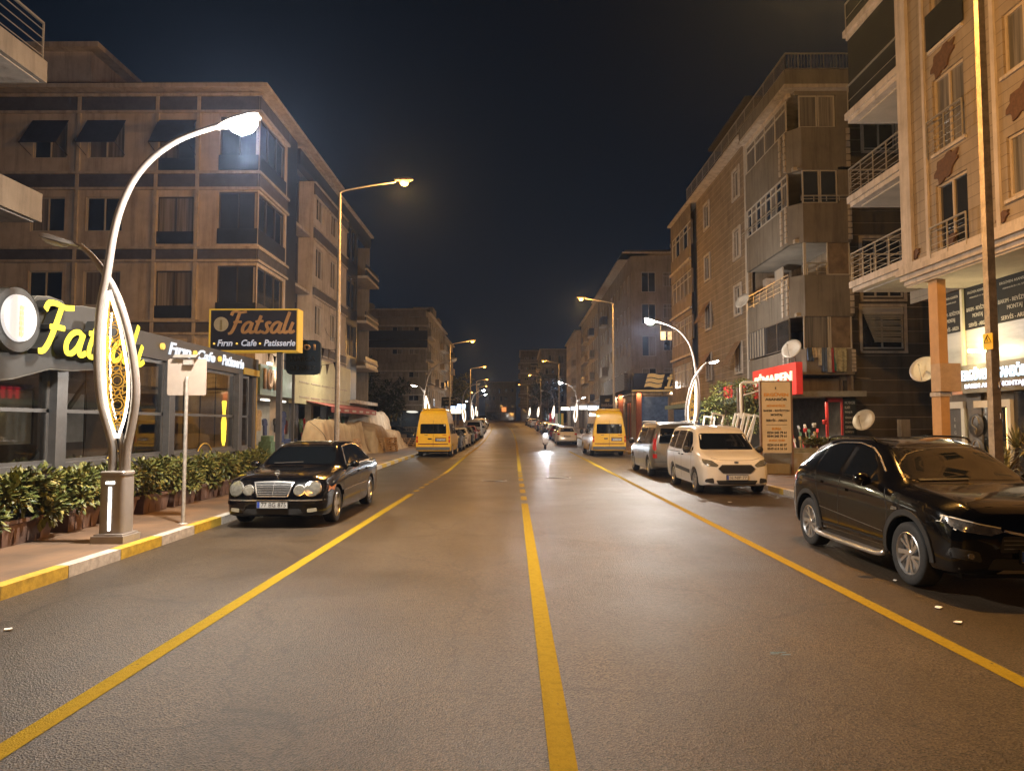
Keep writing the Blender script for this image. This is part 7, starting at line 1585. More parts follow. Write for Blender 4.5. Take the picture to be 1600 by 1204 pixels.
# ------------------------------------------------------------------ vehicles (front bumper at local y = 0, looking along -y)
def base_car(name, label, st, axles, rw, paint, halfw, tyre, style, group='cars parked along both kerbs', low=False):
    root = thing(name, label, 'van' if 'van' in name else ('minibus' if 'minibus' in name else 'car'), group=group)
    c = Car(st, [(a, 0) for a in axles], rw*1.13, paint, 'body', low); c.body.parent = root
    add_wheels(root, [(a, sg*(halfw-tyre/2-.015)) for a in axles for sg in (1, -1)], rw, tyre, style)
    u = MB(); u.box(-halfw+.25, halfw-.25, .25, c.L-.25, .20, .42); u.build('underbody', M_['blackplastic'], root)
    return root, c
def wins(c, root, sides, front=None, rear=None, r=.05):
    for poly in sides:
        for ax in ('right', 'left'): c.patch('side_window', poly, ax, M_['carglass'], root, r=r, off=.004)
    if front: c.patch('windscreen', front, 'front', M_['carglass'], root, r=.07, rings=7, off=.004)
    if rear: c.patch('rear_window', rear, 'rear', M_['carglass'], root, r=.07, rings=7, off=.004)
def seams(c, root, paths, w=.010):
    for p in paths:
        for ax in ('right', 'left'): c.strip('door_seam', p, w, ax, M_['ink'], root, off=.0015)
def handles(c, root, pos, m):
    for (y, z) in pos:
        for ax in ('right', 'left'): c.patch('door_handle', [(y, z), (y+.17, z), (y+.17, z+.035), (y, z+.035)], ax, m, root, off=.022, rings=3, r=.015, deep=.03)

def black_sedan():
    st = [(0, .24, .50, .50, .48, .53, .42, .56), (.05, .20, .73, .60, .70, .66, .60, .70), (.14, .19, .82, .72, .78, .78, .66, .82), (.34, .18, .868, .80, .82, .85, .68, .885),
          (.8, .17, .893, .87, .85, .91, .70, .94), (1.38, .17, .90, .92, .865, .955, .72, .985), (1.50, .17, .90, .93, .865, 1.01, .715, 1.04), (2.08, .17, .90, .95, .865, 1.32, .60, 1.375), (2.5, .17, .90, .96, .865, 1.365, .585, 1.43),
          (3.2, .17, .90, .97, .865, 1.36, .585, 1.42), (3.62, .18, .90, .975, .86, 1.30, .60, 1.35), (4.12, .19, .893, .985, .85, 1.05, .69, 1.08), (4.22, .2, .89, .985, .85, 1.02, .70, 1.05), (4.6, .22, .85, .96, .81, .99, .68, 1.015), (4.74, .26, .76, .88, .72, .91, .60, .93), (4.8, .32, .55, .66, .5, .68, .4, .7)]
    root, c = base_car('black_sedan', 'old black four-eyed sedan parked at the left kerb, plate 77 BG 875', st, (.86, 3.69), .315, M_['black'], .9, .21, 'five', low=False)
    wins(c, root, [[(1.74, .985), (2.22, 1.315), (2.62, 1.345), (2.66, .99)], [(2.73, .99), (2.70, 1.345), (3.25, 1.335), (3.42, 1.29), (3.46, 1.0)], [(3.53, 1.01), (3.50, 1.27), (3.60, 1.245), (3.86, 1.06), (3.86, 1.02)]],
         [(-.66, 1.02), (-.55, 1.345), (.55, 1.345), (.66, 1.02)], [(-.6, 1.07), (-.52, 1.31), (.52, 1.31), (.6, 1.07)], r=.03)
    for ax in ('right', 'left'):
        c.strip('chrome_trim', [(1.72, .978), (2.68, .982), (3.9, 1.005)], .016, ax, M_['chrome'], root)
        c.strip('chrome_trim', [(1.70, .99), (2.20, 1.33), (2.64, 1.362), (3.27, 1.352), (3.58, 1.29), (3.90, 1.05)], .012, ax, M_['chrome'], root)
        c.strip('side_moulding', [(1.22, .50), (3.32, .52)], .07, ax, M_['black'], root, off=.014)
        c.strip('side_moulding', [(1.22, .54), (3.32, .56)], .012, ax, M_['chrome'], root, off=.018)
    seams(c, root, [[(1.36, .95), (1.30, .6), (1.34, .24)], [(2.69, .98), (2.70, .24)], [(3.50, .98), (3.42, .75), (3.28, .55)]])
    handles(c, root, [(2.46, .80), (3.22, .81)], M_['black'])
    def ell(cx, cz, a, b, n=22, rot=0): return [(cx+a*math.cos(2*math.pi*i/n), cz+b*math.sin(2*math.pi*i/n)+rot*math.cos(2*math.pi*i/n)) for i in range(n)]
    for (cx, cz, a, b) in ((.655, .665, .128, .118), (.435, .645, .088, .082)):
        c.patch('headlight_bezel', ell(cx, cz, a+.012, b+.012), 'front', M_['chrome'], root, off=.008, mirror=True)
        c.patch('headlight', ell(cx, cz, a, b), 'front', M_['headlamp'], root, off=.022, mirror=True)
    g = [(-.33, .775), (.33, .775), (.25, .545), (-.25, .545)]
    gr = c.patch('grille', g, 'front', M_['ink'], root, off=.03, r=.04)[0]
    c.strip('grille_frame', [(-.33, .775), (0, .79), (.33, .775), (.255, .545), (-.255, .545)], .022, 'front', M_['chrome'], gr, off=.042, close=True)
    for k in range(5):
        z = .58+.038*k; w = .27+.012*k; c.strip('grille_slat', [(-w, z), (w, z)], .0075, 'front', M_['chrome'], gr, off=.040)
    c.strip('grille_slat', [(0, .56), (0, .77)], .010, 'front', M_['chrome'], gr, off=.043)
    # hood star and ring
    s = MB(); cz = .93
    ring = [(.040*math.cos(2*math.pi*i/20), .20, cz+.040*math.sin(2*math.pi*i/20)) for i in range(21)]; s.tube(ring, .005, 6)
    for a in (90, 210, 330): s.tube([(0, .20, cz), (.038*math.cos(R(a)), .20, cz+.038*math.sin(R(a)))], .005, 6)
    s.tube([(0, .20, .84), (0, .20, cz-.04)], .007, 6); s.build('hood_emblem', M_['chrome'], root)
    c.strip('bumper_trim', [(-.84, .475), (-.5, .475), (0, .475), (.5, .475), (.84, .475)], .022, 'front', M_['chrome'], root, off=.014)
    c.strip('bumper_lip', [(-.86, .43), (0, .43), (.86, .43)], .045, 'front', M_['black'], root, off=.03)
    c.patch('air_intake', [(-.52, .24), (.52, .24), (.46, .33), (-.46, .33)], 'front', M_['ink'], root, off=.006, r=.03)
    c.patch('fog_light', [(.58, .27), (.74, .285), (.73, .345), (.58, .335)], 'front', M_['foglens'], root, off=.01, mirror=True, r=.02)
    c.strip('hood_seam', [(-.62, .86), (-.56, 1.0)], .01, 'front', M_['ink'], root, off=.001)
    c.patch('indicator', [(.86, .60), (.885, .6), (.885, .7), (.86, .7)], 'front', M_['amber'], root, off=.006, mirror=True)
    plate(root, c, '77 BG 875', -.035, .405)
    for x in (.93, -.93): mirror_mb(x*.94, 1.78, 1.0, w=.2, h=.13).build('wing_mirror', M_['black'], root)
    c.patch('tail_light', [(.52, .62), (.82, .60), (.82, .84), (.55, .80)], 'rear', M_['taillight'], root, off=.008, mirror=True, r=.03)
    c.strip('wiper', [(-.5, 1.03), (.05, 1.05)], .018, 'front', M_['blackplastic'], root, off=.02)
    return root

def black_crossover():
    st = [(0, .34, .50, .62, .48, .70, .42, .74), (.05, .28, .74, .72, .70, .82, .60, .86), (.13, .26, .84, .80, .78, .90, .66, .935), (.34, .25, .885, .90, .84, .97, .70, 1.0),
          (.85, .24, .91, .97, .87, 1.035, .72, 1.065), (1.08, .24, .915, 1.0, .875, 1.06, .73, 1.095), (1.22, .24, .915, 1.01, .875, 1.13, .715, 1.17), (1.88, .24, .915, 1.04, .875, 1.47, .60, 1.535), (2.4, .24, .915, 1.06, .875, 1.535, .585, 1.60),
          (3.15, .24, .915, 1.09, .87, 1.52, .575, 1.585), (3.6, .25, .912, 1.12, .86, 1.44, .57, 1.515), (3.86, .27, .90, 1.12, .84, 1.32, .60, 1.39), (4.02, .30, .87, 1.05, .81, 1.14, .62, 1.17), (4.15, .36, .78, .88, .72, .94, .6, .96), (4.2, .42, .6, .72, .55, .76, .5, .78)]
    root, c = base_car('black_crossover', 'glossy black crossover with silver side steps parked nearest the camera at the right kerb', st, (.82, 3.42), .345, M_['black'], .915, .225, 'split')
    wins(c, root, [[(1.50, 1.075), (1.60, 1.16), (1.66, 1.17), (1.66, 1.065)], [(1.70, 1.07), (1.70, 1.26), (1.98, 1.44), (2.34, 1.505), (2.36, 1.085)], [(2.50, 1.09), (2.50, 1.51), (2.95, 1.50), (3.22, 1.45), (3.24, 1.13)], [(3.29, 1.14), (3.28, 1.43), (3.50, 1.36), (3.72, 1.20), (3.70, 1.17)]],
         [(-.68, 1.13), (-.56, 1.49), (.56, 1.49), (.68, 1.13)], [(-.6, 1.16), (-.5, 1.42), (.5, 1.42), (.6, 1.16)], r=.025)
    for ax in ('right', 'left'):
        c.strip('chrome_trim', [(1.50, 1.20), (1.78, 1.37), (2.02, 1.47), (2.4, 1.525), (2.95, 1.515), (3.25, 1.46), (3.55, 1.35)], .013, ax, M_['chrome'], root)
        c.strip('sill_cladding', [(1.24, .34), (3.02, .34)], .17, ax, M_['blackplastic'], root, off=.012)
        c.strip('crease_line', [(1.3, .52), (3.0, .62)], .008, ax, M_['greycar'], root, off=.003)
        for ay in (.82, 3.42):
            arc = [(ay+.435*math.cos(R(a)), .36+.435*math.sin(R(a))) for a in range(-8, 189, 8)]
            c.strip('arch_cladding', arc, .065, ax, M_['blackplastic'], root, off=.012)
        c.patch('side_indicator', [(.98, .80), (1.10, .80), (1.09, .84), (.98, .83)], ax, M_['headclear'], root, off=.008)
    seams(c, root, [[(1.30, 1.02), (1.20, .8), (1.24, .42)], [(2.43, 1.07), (2.44, .42)], [(3.22, 1.1), (3.12, .9), (2.98, .66)]])
    handles(c, root, [(2.18, .90), (2.92, .95)], M_['black'])
    hl = [(.40, .70), (.52, .665), (.76, .70), (.865, .77), (.83, .83), (.60, .765), (.42, .735)]
    c.patch('headlight', hl, 'front', M_['headclear'], root, off=.008, mirror=True)
    c.strip('daytime_lamp', [(.42, .742), (.60, .775), (.84, .838), (.868, .775), (.80, .71)], .012, 'front', mat('lamp_glass_rim', (.8, .78, .7), .15, coat=1, var=0), root, off=.014, mirror=True)
    c.strip('chrome_trim', [(-.40, .715), (-.12, .66), (.12, .66), (.40, .715)], .022, 'front', M_['chrome'], root, off=.016)
    c.patch('grille', [(-.44, .50), (.44, .50), (.40, .66), (-.40, .66)], 'front', M_['blackplastic'], root, off=.006, r=.03)
    for z in (.54, .58, .62): c.strip('grille_slat', [(-.40, z), (.40, z)], .010, 'front', M_['greycar'], root, off=.010)
    c.patch('lower_intake', [(-.56, .33), (.56, .33), (.50, .44), (-.50, .44)], 'front', M_['blackplastic'], root, off=.006, r=.03)
    c.patch('fog_pod', [(.60, .40), (.86, .44), (.84, .54), (.62, .50)], 'front', M_['blackplastic'], root, off=.008, mirror=True, r=.03)
    c.patch('fog_light', [(.70+.03*math.cos(i*.5), .46+.03*math.sin(i*.5)) for i in range(12)], 'front', M_['headclear'], root, off=.016, mirror=True)
    c.patch('skid_plate', [(-.45, .29), (.45, .29), (.40, .33), (-.40, .33)], 'front', M_['steel'], root, off=.01)
    plate(root, c, '16 RB 482', -.045, .47)
    for x in (1, -1):
        s = MB(); s.tube(spline([(x*.93, 1.22, .30), (x*.97, 1.34, .26), (x*.98, 2.1, .255), (x*.97, 2.9, .26), (x*.93, 3.02, .30)]), .032, 10)
        s.box(min(x*.86, x*.97), max(x*.86, x*.97), 1.3, 2.95, .262, .282); s.build('side_step', M_['alloy'], root)
        s2 = MB(); s2.tube(spline([(x*.60, 2.0, 1.54), (x*.60, 2.2, 1.60), (x*.585, 3.2, 1.59), (x*.58, 3.4, 1.52)]), .015, 6); s2.build('roof_rail', M_['black'], root)
        mirror_mb(x*.90, 1.56, 1.10, w=.22, h=.17).build('wing_mirror', M_['black'], root)
    c.patch('tail_light', [(.66, .93), (.84, .92), (.84, 1.05), (.70, 1.03)], 'rear', M_['taillight'], root, off=.008, mirror=True, r=.03)
    for ax in ('right', 'left'): c.patch('tail_light', [(3.86, .92), (4.06, .90), (4.02, 1.03), (3.84, 1.06)], ax, M_['taillight'], root, off=.006)
    w = MB()
    for x in (-.36, .36):   # seats seen through the screen as dark shapes
        pass
    c.strip('wiper', [(-.55, 1.13), (.02, 1.14)], .018, 'front', M_['blackplastic'], root, off=.02)
    return root

def white_compact_van():
    st = [(0, .30, .50, .62, .46, .70, .40, .74), (.05, .24, .72, .74, .68, .83, .58, .86), (.14, .22, .81, .84, .76, .91, .66, .94), (.34, .20, .85, .93, .80, .98, .70, 1.0),
          (.68, .20, .872, 1.0, .83, 1.05, .73, 1.08), (.80, .20, .876, 1.02, .835, 1.10, .72, 1.13), (1.42, .20, .88, 1.05, .845, 1.52, .66, 1.60), (1.75, .20, .88, 1.06, .85, 1.63, .655, 1.71), (2.2, .20, .88, 1.07, .85, 1.66, .655, 1.75),
          (3.6, .2, .88, 1.07, .85, 1.65, .655, 1.74), (3.95, .22, .875, 1.07, .84, 1.60, .66, 1.69), (4.10, .26, .85, 1.05, .81, 1.45, .66, 1.54), (4.17, .32, .74, .95, .70, 1.2, .58, 1.25)]
    root, c = base_car('white_compact_van', 'white compact van facing the camera at the right kerb, plate 16 NIP 77', st, (.80, 3.28), .31, M_['white'], .88, .20, 'nine')
    wins(c, root, [[(1.06, 1.07), (1.16, 1.17), (1.22, 1.19), (1.23, 1.07)], [(1.28, 1.07), (1.30, 1.26), (1.62, 1.56), (2.12, 1.60), (2.14, 1.07)], [(2.24, 1.08), (2.22, 1.60), (3.04, 1.60), (3.06, 1.08)], [(3.15, 1.09), (3.14, 1.60), (3.80, 1.57), (3.86, 1.12)]],
         [(-.70, 1.11), (-.60, 1.53), (.60, 1.53), (.70, 1.11)], [(-.62, 1.12), (-.56, 1.52), (.56, 1.52), (.62, 1.12)])
    seams(c, root, [[(1.12, 1.04), (1.10, .7), (1.14, .28)], [(2.19, 1.6), (2.19, .28)], [(3.10, 1.62), (3.10, .9), (2.92, .62)]])
    for ax in ('right', 'left'):
        c.strip('side_moulding', [(1.2, .52), (2.86, .58)], .10, ax, M_['blackplastic'], root, off=.014)
        c.strip('door_rail', [(2.3, 1.0), (3.9, 1.0)], .022, ax, M_['blackplastic'], root, off=.006)
    handles(c, root, [(1.94, .93), (2.30, .93)], M_['blackplastic'])
    c.patch('grille', [(-.46, .66), (-.36, .755), (.36, .755), (.46, .66), (.34, .545), (-.34, .545)], 'front', M_['blackplastic'], root, off=.012, r=.05)
    for z in (.60, .65, .70): c.strip('grille_slat', [(-.40, z), (.40, z)], .012, 'front', M_['ink'], root, off=.020)
    c.strip('grille_frame', [(-.46, .66), (-.36, .755), (.36, .755), (.46, .66), (.34, .545), (-.34, .545)], .012, 'front', M_['greycar'], root, off=.02, close=True)
    c.patch('badge', [(.06*math.cos(i*.45), .815+.024*math.sin(i*.45)) for i in range(14)], 'front', M_['bluecar'], root, off=.016)
    c.patch('headlight', [(.44, .745), (.50, .70), (.74, .735), (.80, .80), (.80, .90), (.60, .86)], 'front', M_['headlamp'], root, off=.012, mirror=True, r=.03)
    c.patch('lower_intake', [(-.46, .27), (.46, .27), (.52, .37), (-.52, .37)], 'front', M_['blackplastic'], root, off=.008, r=.03)
    c.patch('fog_pod', [(.56, .29), (.78, .32), (.76, .40), (.58, .43)], 'front', M_['blackplastic'], root, off=.008, mirror=True, r=.04)
    c.strip('hood_seam', [(-.66, .93), (-.4, .87), (0, .86), (.4, .87), (.66, .93)], .008, 'front', M_['ink'], root, off=.001)
    plate(root, c, '16 NIP 77', -.035, .44)
    for x in (1, -1): mirror_mb(x*.86, 1.16, 1.10, w=.22, h=.19).build('wing_mirror', M_['blackplastic'], root)
    a = MB(); a.tube([(0, 1.75, 1.71), (0, 1.9, 1.88)], .006, 6); a.build('aerial', M_['ink'], root)
    c.strip('wiper', [(-.55, 1.12), (.02, 1.13)], .018, 'front', M_['blackplastic'], root, off=.02)
    return root

def silver_van():
    st = [(0, .30, .55, .64, .5, .72, .45, .76), (.06, .26, .80, .78, .76, .88, .66, .92), (.2, .24, .90, .90, .86, .98, .74, 1.02), (.75, .22, .945, 1.02, .91, 1.10, .78, 1.14), (.9, .22, .95, 1.04, .91, 1.16, .77, 1.2), (1.6, .22, .95, 1.06, .92, 1.66, .70, 1.74), (2.0, .22, .95, 1.07, .92, 1.78, .70, 1.87),
          (4.2, .22, .95, 1.08, .92, 1.77, .70, 1.86), (4.5, .24, .945, 1.08, .91, 1.72, .70, 1.81), (4.68, .28, .92, 1.06, .88, 1.60, .70, 1.67), (4.75, .34, .84, 1.0, .80, 1.40, .66, 1.46)]
    root, c = base_car('silver_passenger_van', 'silver passenger van seen from behind, parked beyond the white compact van', st, (.95, 4.0), .335, M_['silver'], .95, .22, 'five')
    wins(c, root, [[(1.25, 1.1), (1.4, 1.3), (1.72, 1.62), (2.12, 1.66), (2.14, 1.1)], [(2.24, 1.1), (2.22, 1.67), (3.2, 1.67), (3.22, 1.1)], [(3.32, 1.1), (3.32, 1.67), (4.42, 1.65), (4.50, 1.12)]],
         [(-.74, 1.18), (-.62, 1.68), (.62, 1.68), (.74, 1.18)], [(-.70, 1.12), (-.63, 1.64), (.63, 1.64), (.70, 1.12)])
    seams(c, root, [[(1.2, 1.08), (1.2, .3)], [(2.19, 1.68), (2.19, .3)], [(3.27, 1.68), (3.27, .3)]])
    for ax in ('right', 'left'): c.strip('door_rail', [(3.3, 1.02), (4.5, 1.02)], .02, ax, M_['blackplastic'], root, off=.006); c.strip('side_moulding', [(1.4, .56), (3.5, .56)], .05, ax, M_['silver'], root, off=.016)
    tl = [(.76, .64), (.90, .64), (.89, 1.10), (.82, 1.55), (.74, 1.55), (.79, 1.1)]
    c.patch('tail_light', tl, 'rear', M_['taillight'], root, off=.014, mirror=True)
    c.patch('reversing_light', [(.775, .78), (.895, .78), (.895, .92), (.78, .92)], 'rear', M_['headlamp'], root, off=.020, mirror=True)
    c.strip('tailgate_trim', [(-.3, .98), (.3, .98)], .03, 'rear', M_['chrome'], root, off=.016)
    c.strip('bumper_lip', [(-.86, .52), (0, .52), (.86, .52)], .03, 'rear', M_['greycar'], root, off=.012)
    plate(root, c, '16 HK 305', 4.75+.03, .80, back=True)
    for x in (1, -1):
        mirror_mb(x*.95, 1.35, 1.15, w=.22, h=.22).build('wing_mirror', M_['blackplastic'], root)
        s2 = MB(); s2.tube(spline([(x*.72, 1.9, 1.80), (x*.72, 2.0, 1.87), (x*.70, 4.2, 1.87), (x*.70, 4.35, 1.79)]), .018, 6); s2.build('roof_rail', M_['steel'], root)
    return root

def yellow_minibus(label, txt):
    st = [(0, .36, .58, .70, .54, .78, .48, .82), (.06, .32, .84, .86, .80, .95, .70, .98), (.2, .30, .92, .98, .88, 1.06, .80, 1.09), (.85, .28, .965, 1.14, .93, 1.2, .84, 1.23), (1.0, .28, .97, 1.16, .93, 1.28, .83, 1.31), (1.75, .28, .97, 1.2, .93, 1.86, .76, 1.92), (2.1, .28, .97, 1.2, .93, 2.25, .72, 2.35), (2.5, .28, .97, 1.22, .93, 2.50, .70, 2.60),
          (5.0, .28, .97, 1.22, .93, 2.50, .70, 2.60), (5.25, .29, .97, 1.22, .93, 2.46, .71, 2.56), (5.36, .30, .965, 1.22, .925, 2.36, .73, 2.46), (5.42, .32, .94, 1.2, .90, 2.2, .74, 2.28)]
    root, c = base_car('yellow_minibus', label, st, (1.05, 4.2), .34, M_['taxi'], .97, .22, 'nine', group='yellow minibuses')
    wins(c, root, [[(1.3, 1.24), (1.5, 1.5), (1.85, 1.78), (2.2, 1.80), (2.22, 1.24)], [(2.35, 1.24), (2.35, 1.82), (3.3, 1.82), (3.3, 1.24)], [(3.4, 1.24), (3.4, 1.82), (4.3, 1.82), (4.3, 1.24)], [(4.4, 1.24), (4.4, 1.82), (5.12, 1.80), (5.12, 1.24)]],
         [(-.78, 1.30), (-.68, 1.86), (.68, 1.86), (.78, 1.30)], [(-.72, 1.26), (-.70, 1.80), (.70, 1.80), (.72, 1.26)])
    seams(c, root, [[(2.28, 1.9), (2.28, .4)], [(3.35, 1.9), (3.35, .4)]])
    c.strip('door_seam', [(0, 2.0), (0, .56)], .012, 'rear', M_['ink'], root, off=.008)
    c.strip('door_seam', [(-.82, .70), (0, .70), (.82, .70)], .05, 'rear', mat('dark_red_trim', (.10, .01, .01), .4), root, off=.012)
    c.strip('rear_bumper', [(-.92, .46), (0, .46), (.92, .46)], .17, 'rear', M_['greycar'], root, off=.06)
    c.patch('tail_light', [(.84, .78), (.925, .78), (.92, 1.14), (.84, 1.12)], 'rear', M_['taillight'], root, off=.014, mirror=True, r=.02)
    c.patch('reversing_light', [(.84, .93), (.925, .93), (.925, 1.0), (.84, 1.0)], 'rear', M_['amber'], root, off=.018, mirror=True)
    c.patch('plate_recess', [(-.10, .83), (-.72, .83), (-.72, 1.06), (-.10, 1.06)], 'rear', mat('dark_yellow_trim', (.25, .12, .01), .5), root, off=.008)
    plate(root, c, txt, 5.42+.04, .93, x=.41 if False else -.41, back=True)
    c.patch('door_handle', [(.08, .95), (.30, .95), (.30, 1.02), (.08, 1.02)], 'rear', M_['blackplastic'], root, off=.02, r=.02)
    c.patch('badge', [(.30, 1.165), (.48, 1.165), (.48, 1.195), (.30, 1.195)], 'rear', M_['greycar'], root, off=.008)
    c.patch('badge', [(-.50, 1.165), (-.72, 1.165), (-.72, 1.195), (-.50, 1.195)], 'rear', M_['taillight'], root, off=.008)
    r = MB(); r.box(-.62, .62, 4.7, 5.3, 2.57, 2.63); r.tube([(-.60, 5.28, 2.62), (.60, 5.28, 2.62)], .03, 8); r.build('roof_spoiler', M_['taxi'], root)
    c.patch('sticker', [(-.62+.05*math.cos(i*.5), 1.73+.05*math.sin(i*.5)) for i in range(12)], 'rear', M_['kerb_w'], root, off=.012)
    for x in (1, -1): mirror_mb(x*.97, 1.5, 1.35, w=.24, h=.34).build('wing_mirror', M_['blackplastic'], root)
    return root

def hatch(label, paint, txt='16 DF 219', name='parked_hatchback'):
    st = [(0, .30, .5, .60, .46, .66, .40, .70), (.06, .24, .74, .70, .70, .78, .6, .82), (.2, .22, .83, .82, .79, .88, .68, .91), (.8, .2, .875, .91, .84, .96, .70, .99), (1.05, .2, .88, .94, .845, 1.0, .70, 1.03), (1.7, .2, .88, .96, .85, 1.38, .60, 1.44), (2.2, .2, .88, .98, .85, 1.43, .58, 1.49),
          (3.2, .2, .88, 1.0, .85, 1.40, .58, 1.46), (3.75, .24, .87, 1.02, .83, 1.2, .62, 1.26), (3.95, .28, .84, .96, .80, 1.05, .64, 1.08), (4.05, .34, .72, .82, .68, .9, .58, .92)]
    root, c = base_car(name, label, st, (.80, 3.3), .31, paint, .88, .2, 'five', low=True)
    wins(c, root, [[(1.4, 1.0), (1.75, 1.32), (2.25, 1.38), (2.27, 1.0)], [(2.35, 1.01), (2.35, 1.38), (3.1, 1.34), (3.5, 1.16), (3.5, 1.06)]], [(-.66, 1.06), (-.54, 1.40), (.54, 1.40), (.66, 1.06)], [(-.60, 1.10), (-.5, 1.38), (.5, 1.38), (.60, 1.10)], r=.03)
    c.patch('headlight', [(.46, .66), (.76, .68), (.80, .80), (.60, .78)], 'front', M_['headlamp'], root, off=.012, mirror=True)
    c.patch('grille', [(-.36, .56), (.36, .56), (.40, .68), (-.40, .68)], 'front', M_['blackplastic'], root, off=.01)
    c.patch('lower_intake', [(-.5, .30), (.5, .30), (.55, .42), (-.55, .42)], 'front', M_['blackplastic'], root, off=.008)
    c.patch('tail_light', [(.60, .84), (.82, .82), (.82, .98), (.62, .96)], 'rear', M_['taillight'], root, off=.012, mirror=True)
    plate(root, c, txt, -.03, .48); plate(root, c, txt, 4.05+.03, .72, back=True)
    for x in (1, -1): mirror_mb(x*.87, 1.45, 1.0, w=.2, h=.14).build('wing_mirror', paint, root)
    return root
def small_van(label, paint, txt='34 KL 560'):
    st = [(0, .32, .55, .66, .5, .76, .44, .80), (.06, .28, .80, .82, .76, .92, .66, .95), (.2, .26, .88, .92, .84, 1.0, .74, 1.03), (.7, .24, .92, 1.04, .88, 1.12, .78, 1.15), (.85, .24, .925, 1.06, .88, 1.18, .77, 1.21), (1.5, .24, .93, 1.1, .89, 1.72, .72, 1.80), (1.9, .24, .93, 1.1, .89, 1.82, .72, 1.92), (4.3, .24, .93, 1.1, .89, 1.82, .72, 1.92), (4.5, .3, .9, 1.08, .86, 1.7, .72, 1.78)]
    root, c = base_car('parked_van', label, st, (.85, 3.6), .33, paint, .93, .2, 'nine', low=True)
    wins(c, root, [[(1.2, 1.14), (1.65, 1.62), (2.1, 1.66), (2.12, 1.14)]], [(-.74, 1.20), (-.64, 1.70), (.64, 1.70), (.74, 1.20)], [(-.6, 1.2), (-.56, 1.66), (.56, 1.66), (.6, 1.2)])
    c.patch('headlight', [(.50, .76), (.80, .78), (.84, .96), (.62, .90)], 'front', M_['headlamp'], root, off=.012, mirror=True)
    c.patch('grille', [(-.42, .60), (.42, .60), (.46, .82), (-.46, .82)], 'front', M_['blackplastic'], root, off=.01, r=.04)
    c.patch('bumper', [(-.84, .30), (.84, .30), (.84, .50), (-.84, .50)], 'front', M_['blackplastic'], root, off=.02, r=.04)
    c.patch('tail_light', [(.74, .9), (.86, .9), (.86, 1.3), (.76, 1.3)], 'rear', M_['taillight'], root, off=.012, mirror=True)
    plate(root, c, txt, -.05, .50)
    for x in (1, -1): mirror_mb(x*.92, 1.2, 1.2, w=.22, h=.26).build('wing_mirror', M_['blackplastic'], root)
    return root

def put(o, x, yfront, back=False, yaw=0.0, L=0.0, label=None, lean=0.0):
    o.location = (x+road_dx(yfront), yfront+(L if back else 0), road_z(yfront)+.006)
    o.rotation_euler = (0, 0, (math.pi if back else 0)+yaw)
    if label: o['label'] = label
    return o
put(black_sedan(), -4.16, 11.95)
put(black_crossover(), 5.20, 7.0)
put(white_compact_van(), 5.50, 17.6)
put(silver_van(), 5.45, 23.5, back=True, L=4.75)
put(yellow_minibus('yellow minibus seen from behind at the left kerb beyond the covered stalls', '16 T 4410'), -4.60, 38.3, back=True, L=5.42)
put(yellow_minibus('yellow minibus seen from behind at the right kerb, past the silver van', '16 J 0871'), 5.02, 39.2, back=True, L=5.42, yaw=R(1.5))
hw = hatch('white hatchback seen from behind, first car past the right-hand yellow minibus', M_['white']); put(hw, 4.25, 58.5, back=True, L=4.05)
hb = hatch('dark hatchback facing the camera, tucked right behind the left-hand yellow minibus', M_['bluecar'], '16 EZ 77'); put(hb, -4.55, 46.0)
hr = hatch('dark red hatchback in the right-hand row, second past the yellow minibus', M_['red'], '16 AR 50'); put(hr, 4.35, 71, back=True, L=4.05)
sv = small_van('white van facing the camera in the left-hand row, tallest of the cars before the slope', M_['white']); put(sv, -4.45, 74)
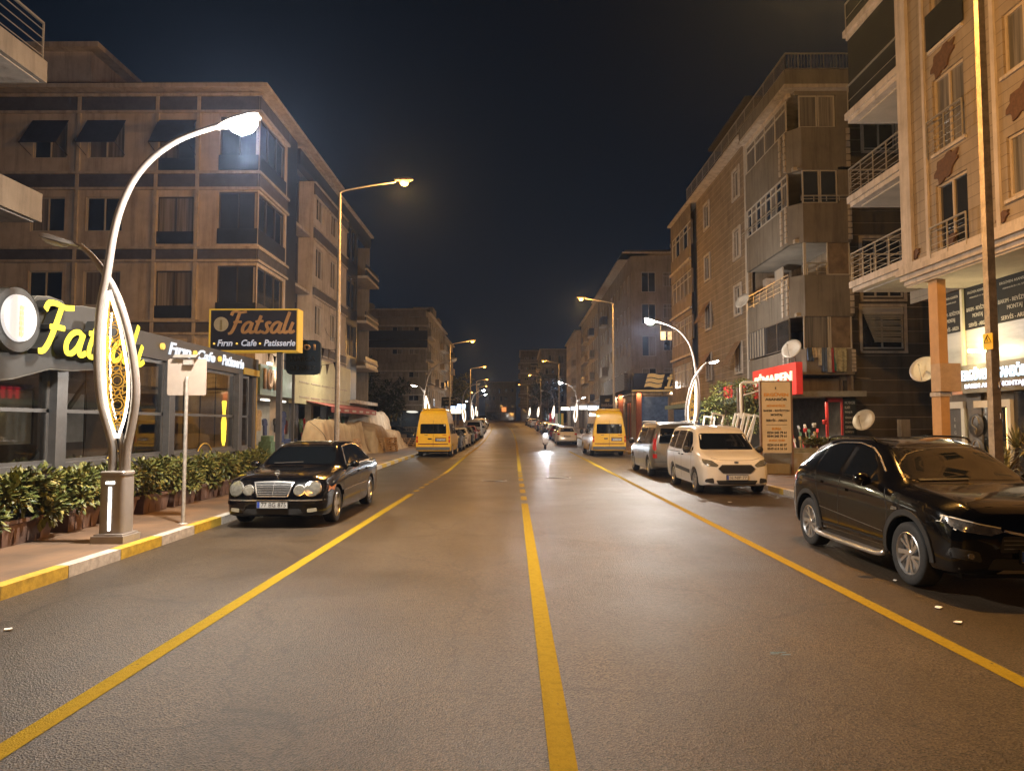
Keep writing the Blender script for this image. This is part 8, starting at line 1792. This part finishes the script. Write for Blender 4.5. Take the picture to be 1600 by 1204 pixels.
seq_l = [(hw, 53.0, 'white saloon-nosed car facing the camera, second car beyond the left yellow minibus', 0), (hb, 59.5, 'dark blue car behind the low white car in the left-hand row', 0), (hr, 66.5, 'dark red car just before the tall white van in the left-hand row', 0), (hb, 81, 'dark car right behind the tall white van on the left', 0),
         (hw, 87, 'white car on the left between the dark car and the second white van', 0), (sv, 93.5, 'second white van uphill in the left-hand row', 0), (hb, 101, 'dark car uphill of the second white van on the left', 0), (hw, 108, 'pale car uphill on the left before the road bends', 0), (hb, 116, 'dark car on the left just below the bend', 0), (hr, 124, 'red car on the left at the bend', 0), (hb, 133, 'farthest dark car of the left-hand row', 0)]
seq_r = [(hb, 64.8, 'dark car between the white and the red hatchbacks on the right', 1), (hw, 77.5, 'white car uphill of the red hatchback on the right', 1), (hb, 84.5, 'dark car with a white one on each side in the right-hand row', 1), (hw, 91, 'white car in the right-hand row under the lit shop signs', 1), (hb, 98, 'dark car on the right past the bright shops', 1), (hr, 105, 'red car on the right past the bright shops', 1),
         (hw, 122, 'white car at the far end of the right-hand row', 1), (hw, 129.5, 'white car last but one of the right-hand row', 1), (hb, 137, 'last dark car of the right-hand row at the bend', 1)]
for k, (src, y, lab, right) in enumerate(seq_l+seq_r):
    q = copy_tree(src); back = bool(right) or False
    q.location = ((4.35 if right else -4.5)+rnd.uniform(-.1, .1)+road_dx(y), y+(4.05 if back else 0), road_z(y)+.006); q.rotation_euler = (0, 0, (math.pi if back else 0)+math.atan(.00044*max(0, y-42)))
    q['label'] = lab
for k, (x, lab) in enumerate([(-1.2, 'dark parked car standing across the far end of the road'), (1.4, 'second dark car standing across the far end of the road')]):
    q = copy_tree(hb); q.location = (x-9.0, 205+k*1.5, road_z(205)+.006); q.rotation_euler = (0, 0, R(80)); q['label'] = lab; q.scale = (1, 1, 1)
q = copy_tree(hb); q.location = (-8.2, 58, road_z(58)+.15); q.rotation_euler = (0, 0, R(82)); q['label'] = 'dark car parked on the side street behind the covered stalls'
# ================================================================== faint night haze added round the street, standing in for lens glow
HZ = bpy.data.materials.new('lens_glow_haze'); HZ.use_nodes = True; n = HZ.node_tree.nodes; n.remove(n['Principled BSDF']); pv = n.new('ShaderNodeVolumePrincipled')
pv.inputs['Color'].default_value = (.46, .63, 1, 1); pv.inputs['Density'].default_value = HAZE_D; pv.inputs['Anisotropy'].default_value = HAZE_G; HZ.node_tree.links.new(pv.outputs[0], n['Material Output'].inputs['Volume'])
mb = MB(); mb.box(-1000, 1000, -60, 1600, -2.0, 24.0); hz = mb.build('glow_haze', HZ); hz['kind'] = 'stuff'
